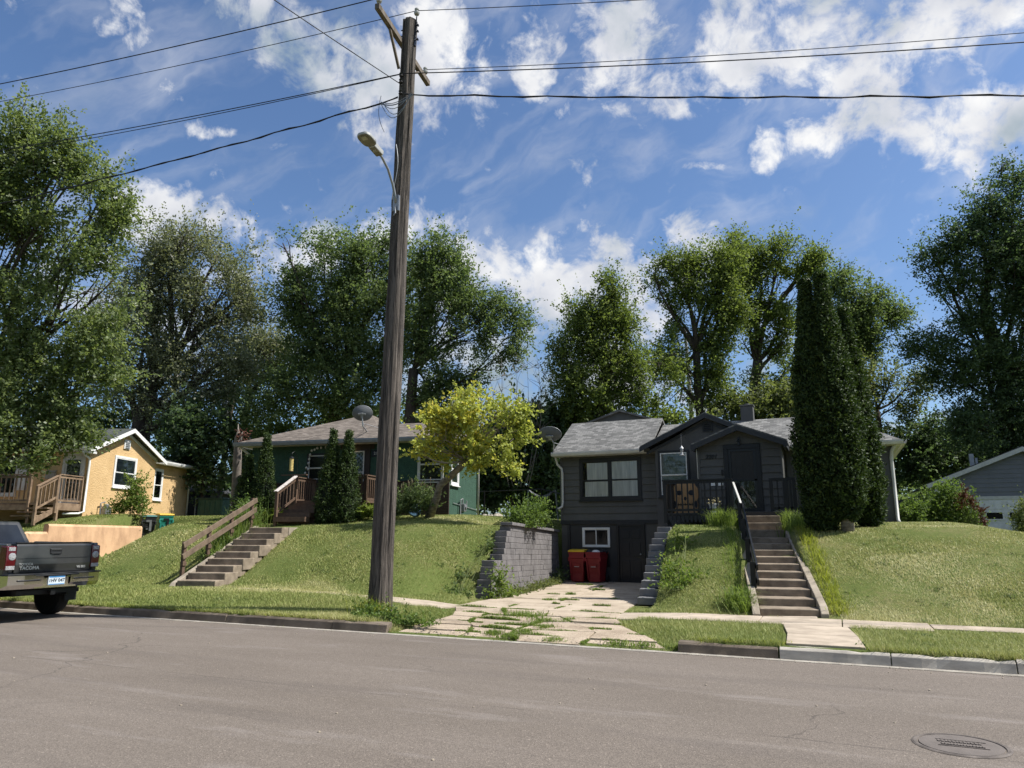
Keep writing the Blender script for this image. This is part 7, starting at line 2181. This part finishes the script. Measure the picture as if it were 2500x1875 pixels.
def lawn(n, seed):
    rng = np.random.default_rng(seed)
    X = rng.uniform(-31, 13, n); Y = 10.50 + 19.5 * rng.uniform(0, 1, n) ** 1.15
    dist = np.hypot(X, Y)
    keep = rng.uniform(0, 1, n) < np.clip((13.0 / dist) ** 1.5, .05, 1)
    wavy = .07 * np.sin(X * 3.1) + .05 * np.sin(X * 7.7 + 1)
    side = (Y > 12.95 + wavy) & (Y < 13.93 + wavy * .6) & (X > -3.9) & (X < .2)
    side |= (Y > 13.27 + wavy) & (Y < 13.74 + wavy * .6) & (X >= .2)
    side |= (Y > 13.60 + wavy) & (Y < 13.84 + wavy * .5) & (X < -8.9) & (np.sin(X * 1.9 + 2) + np.sin(X * .7) > .9) & (X > -13.6)
    side |= (Y > 13.15) & (Y < 13.95) & (X > -8.9 + (13.95 - Y) * 1.0) & (X < -7)
    walk = (X > -.80 - (Y - 10.6) * .06 + wavy * .4) & (X < .22 - (Y - 10.6) * .08 + wavy * .4) & (Y < 14.3)
    c, s = math.cos(R(8.5)), math.sin(R(8.5))
    u = (X + .90) * c + (Y - 14.15) * s; v = -(X + .90) * s + (Y - 14.15) * c
    st = (np.abs(u) < .64) & (v > -.15) & (v < 8)
    c, s = math.cos(R(13)), math.sin(R(13))
    u = (X + 14.67) * c + (Y - 13.66) * s; v = -(X + 14.67) * s + (Y - 13.66) * c
    st |= (u > -.70) & (u < .56 - .03 * np.sin(v * 9)) & (v > -.05) & (v < 4.4)
    hs = (X > -8.9) & (X < 1.7) & (Y > 24.1)
    hs |= (X > -4.65) & (X < -1) & (Y > 21.4)
    gx_ = (X + 11.87) * math.cos(R(10)) + (Y - 21.41) * math.sin(R(10)); gy_ = -(X + 11.87) * math.sin(R(10)) + (Y - 21.41) * math.cos(R(10))
    hs |= (gx_ > -7.6) & (gx_ < 0) & (gy_ > -.1)
    yx_ = (X + 25.75) * math.cos(R(20)) + (Y - 18.33) * math.sin(R(20)); yy_ = -(X + 25.75) * math.sin(R(20)) + (Y - 18.33) * math.cos(R(20))
    hs |= (yx_ < 0) & (yy_ > -1.4)
    od = (X > OW(Y) - .2) & (X < -21.7) & (Y < 22)
    keep &= ~(side | walk | st | hs | od | in_drive(X, Y))
    keep &= ~((X < XL(Y) + .1) & (X > XL(Y) - .33) & (Y > 16.5)) & ~((X > XR(Y) - .1) & (X < XR(Y) + .36) & (Y > 16))
    X, Y, dist = X[keep], Y[keep], dist[keep]
    n = len(X)
    P3 = np.stack([X, Y, X * 0], 1)
    patch = wob(P3, .55, 3) * .5 + wob(P3, 1.9, 4) * .3 + wob(P3, 5, 5) * .2
    bare = (patch < -.62) & (rng.uniform(0, 1, n) < .7)
    X, Y, dist, patch = X[~bare], Y[~bare], dist[~bare], patch[~bare]
    n = len(X)
    P3b = np.stack([X, Y, X * 0], 1)
    Z = land(X, Y)
    blvd = Y < 13.0
    h = np.where(blvd, .058, .042) * rng.uniform(.5, 1.35, n) * (1 + .25 * patch)
    edge = (Y < 10.75) | (np.abs(Y - 14.1) < .2)
    h = np.where(edge, h * 1.35, h)
    a = rng.uniform(0, 2 * PI, n)
    hd = np.stack([np.cos(a), np.sin(a), np.zeros(n)], 1); sd = np.stack([-np.sin(a), np.cos(a), np.zeros(n)], 1)
    w = (.0046 * dist / 13 * rng.uniform(.7, 1.5, n))[:, None]
    p = np.stack([X, Y, Z - .008], 1)
    tip = p + hd * (h * rng.uniform(.2, 1.1, n))[:, None] + np.array([0, 0, 1]) * h[:, None]
    v = np.stack([p - sd * w, p + sd * w, tip], 1).reshape(-1, 3)
    right = sstep(X, -4, -1)
    tint = np.clip(.42 + .20 * patch + .13 * rng.normal(size=n) + .26 * right * (Y > 14) + .07 * np.sin((X * .55 + Y * .84) * 5.6 + .6 * np.sin(X)) * (Y > 14) + .22 * (wob(P3b, .8, 9) > .62) + .10 * (rng.uniform(0, 1, n) > .93), 0, 1)
    return v, tint


def turf_mat():
    m, t = new_mat('grass_blades')
    a = t.N('ShaderNodeAttribute', attribute_name='tint')
    c = t.ramp(a.outputs['Fac'], [(.05, (0.125, 0.173, 0.037)), (.38, (0.234, 0.277, 0.073)), (.62, (0.365, 0.370, 0.128)), (.85, (0.504, 0.466, 0.220)), (1, (0.629, 0.598, 0.329))])
    t.L(c, t.b.inputs['Base Color'])
    t.b.inputs['Roughness'].default_value = .55
    t.b.inputs['Specular IOR Level'].default_value = .3
    tr = t.N('ShaderNodeBsdfTranslucent'); t.L(c, tr.inputs[0])
    mx = t.N('ShaderNodeMixShader'); mx.inputs[0].default_value = .35
    t.L(t.b.outputs[0], mx.inputs[1]); t.L(tr.outputs[0], mx.inputs[2])
    out = [n for n in t.n if n.type == 'OUTPUT_MATERIAL'][0]
    t.L(mx.outputs[0], out.inputs[0])
    return m


v, tint = lawn(3200000, 7)
props(np_mesh('lawn_grass', v, 3, turf_mat(), None, tint), 'mown grass on the banks, terraces and kerb strips', 'grass', None, 'stuff')
rng = np.random.default_rng(44)
S = []
while len(S) < 420:
    x, y = rng.uniform(-22, 9), rng.uniform(10.8, 21)
    if in_drive(np.array(x), np.array(y)) or -2 < x < .1 or -16.5 < x < -13.9 or (12.8 < y < 14 and x > -9) or (XL(y) - .6 < x < XR(y) + .6): continue
    S.append((x, y, rng.uniform(.03, .11), rng.uniform(.7, 1.3)))
o = grass_clump('lawn_weeds', 'darker clover and weed tufts dotted over the lawns', S, 9000, .075, .020, L_elm, 45, 'weeds', lean=.9)
o['kind'] = 'stuff'
# weeds in the joints of the driveway
rng = np.random.default_rng(12)
S = []
for a_, c_ in JO:
    L_ = math.hypot(c_[0] - a_[0], c_[1] - a_[1]); near = a_[1] < 14.2
    for i in range(int(L_ / .05)):
        u = (i + .5) / max(1, int(L_ / .05))
        x, y = a_[0] + (c_[0] - a_[0]) * u, a_[1] + (c_[1] - a_[1]) * u
        g = math.sin(x * 2.3 + y * 1.7) + math.sin(x * 5.1 - y * 4.2 + 1)
        if g > (-.15 if near else 1.0): S.append((x, y, .022 if near else .015, .5 + .5 * min(1, max(0, g - .4))))
for (px, py, r, h) in ((1300, 1512, .20, 1.4), (1270, 1508, .20, 1.2), (1325, 1522, .14, 1.2), (1330, 1536, .12, 1.1), (1280, 1544, .10, 1), (1205, 1545, .10, 1), (1393, 1449, .08, 1.2), (1340, 1467, .08, .9), (1220, 1558, .12, .8), (1390, 1520, .1, .8), (1350, 1560, .12, .7), (1500, 1575, .12, .9), (1560, 1580, .12, .8), (1640, 1590, .12, .9), (1500, 1460, .08, .6)):
    dd = at(px, py, 1) - Vector((0, 0, CAM_Z)); s_ = (.05 - CAM_Z) / dd.z
    S += [(dd.x * s_, max(10.62, dd.y * s_), r * .8, h)] * 7
o = grass_clump('driveway_weeds', 'grass and weeds growing in joints of the broken driveway', [q for q in S if q[1] > 10.5], 17000, .075, .010, L_weed, 13, 'weeds', lean=.8, lift=.035)
o['kind'] = 'stuff'
S = [(x, 10.62 + .05 * math.sin(x * 3), .06, 1.0) for x in np.arange(-24, -7, .12)] + [(x, 10.66 + .04 * math.sin(x * 5), .05, 1.0) for x in np.arange(-2.1, -.75, .1)] + [(x, 10.68, .05, .9) for x in np.arange(.3, 9, .1)]
o = grass_clump('kerb_grass', 'longer pale grass hanging over the kerb edge', S, 9000, .10, .010, L_gold, 14, 'grass', lean=1.1)
o['kind'] = 'stuff'
rr = random.Random(21)
b = MB()
for i in range(46):
    x, y = rr.uniform(-11, 3), rr.uniform(4.5, 10.2); s = rr.uniform(.006, .016)
    b.lathe((x, y, .0), [(s, 0), (s * .9, s * .5), (.001, s * .8)], 6)
for i in range(320):
    x, y = rr.uniform(-12, 4), 10.40 - abs(rr.gauss(0, .13)); s = rr.uniform(.004, .013)
    b.lathe((x, y, .0), [(s, 0), (s * .9, s * .5), (.001, s * .8)], 5)
for i in range(260):
    x = rr.uniform(-6.5, -2.6); y = rr.uniform(10.45, 11.2); s = rr.uniform(.006, .02)
    b.lathe((x, y, H(x, y) + .012), [(s, 0), (s * .9, s * .5), (.001, s * .8)], 6)
props(b.build('gravel', M['concrete_old']), 'loose gravel crumbs on the street and driveway mouth', 'gravel', None, 'stuff')
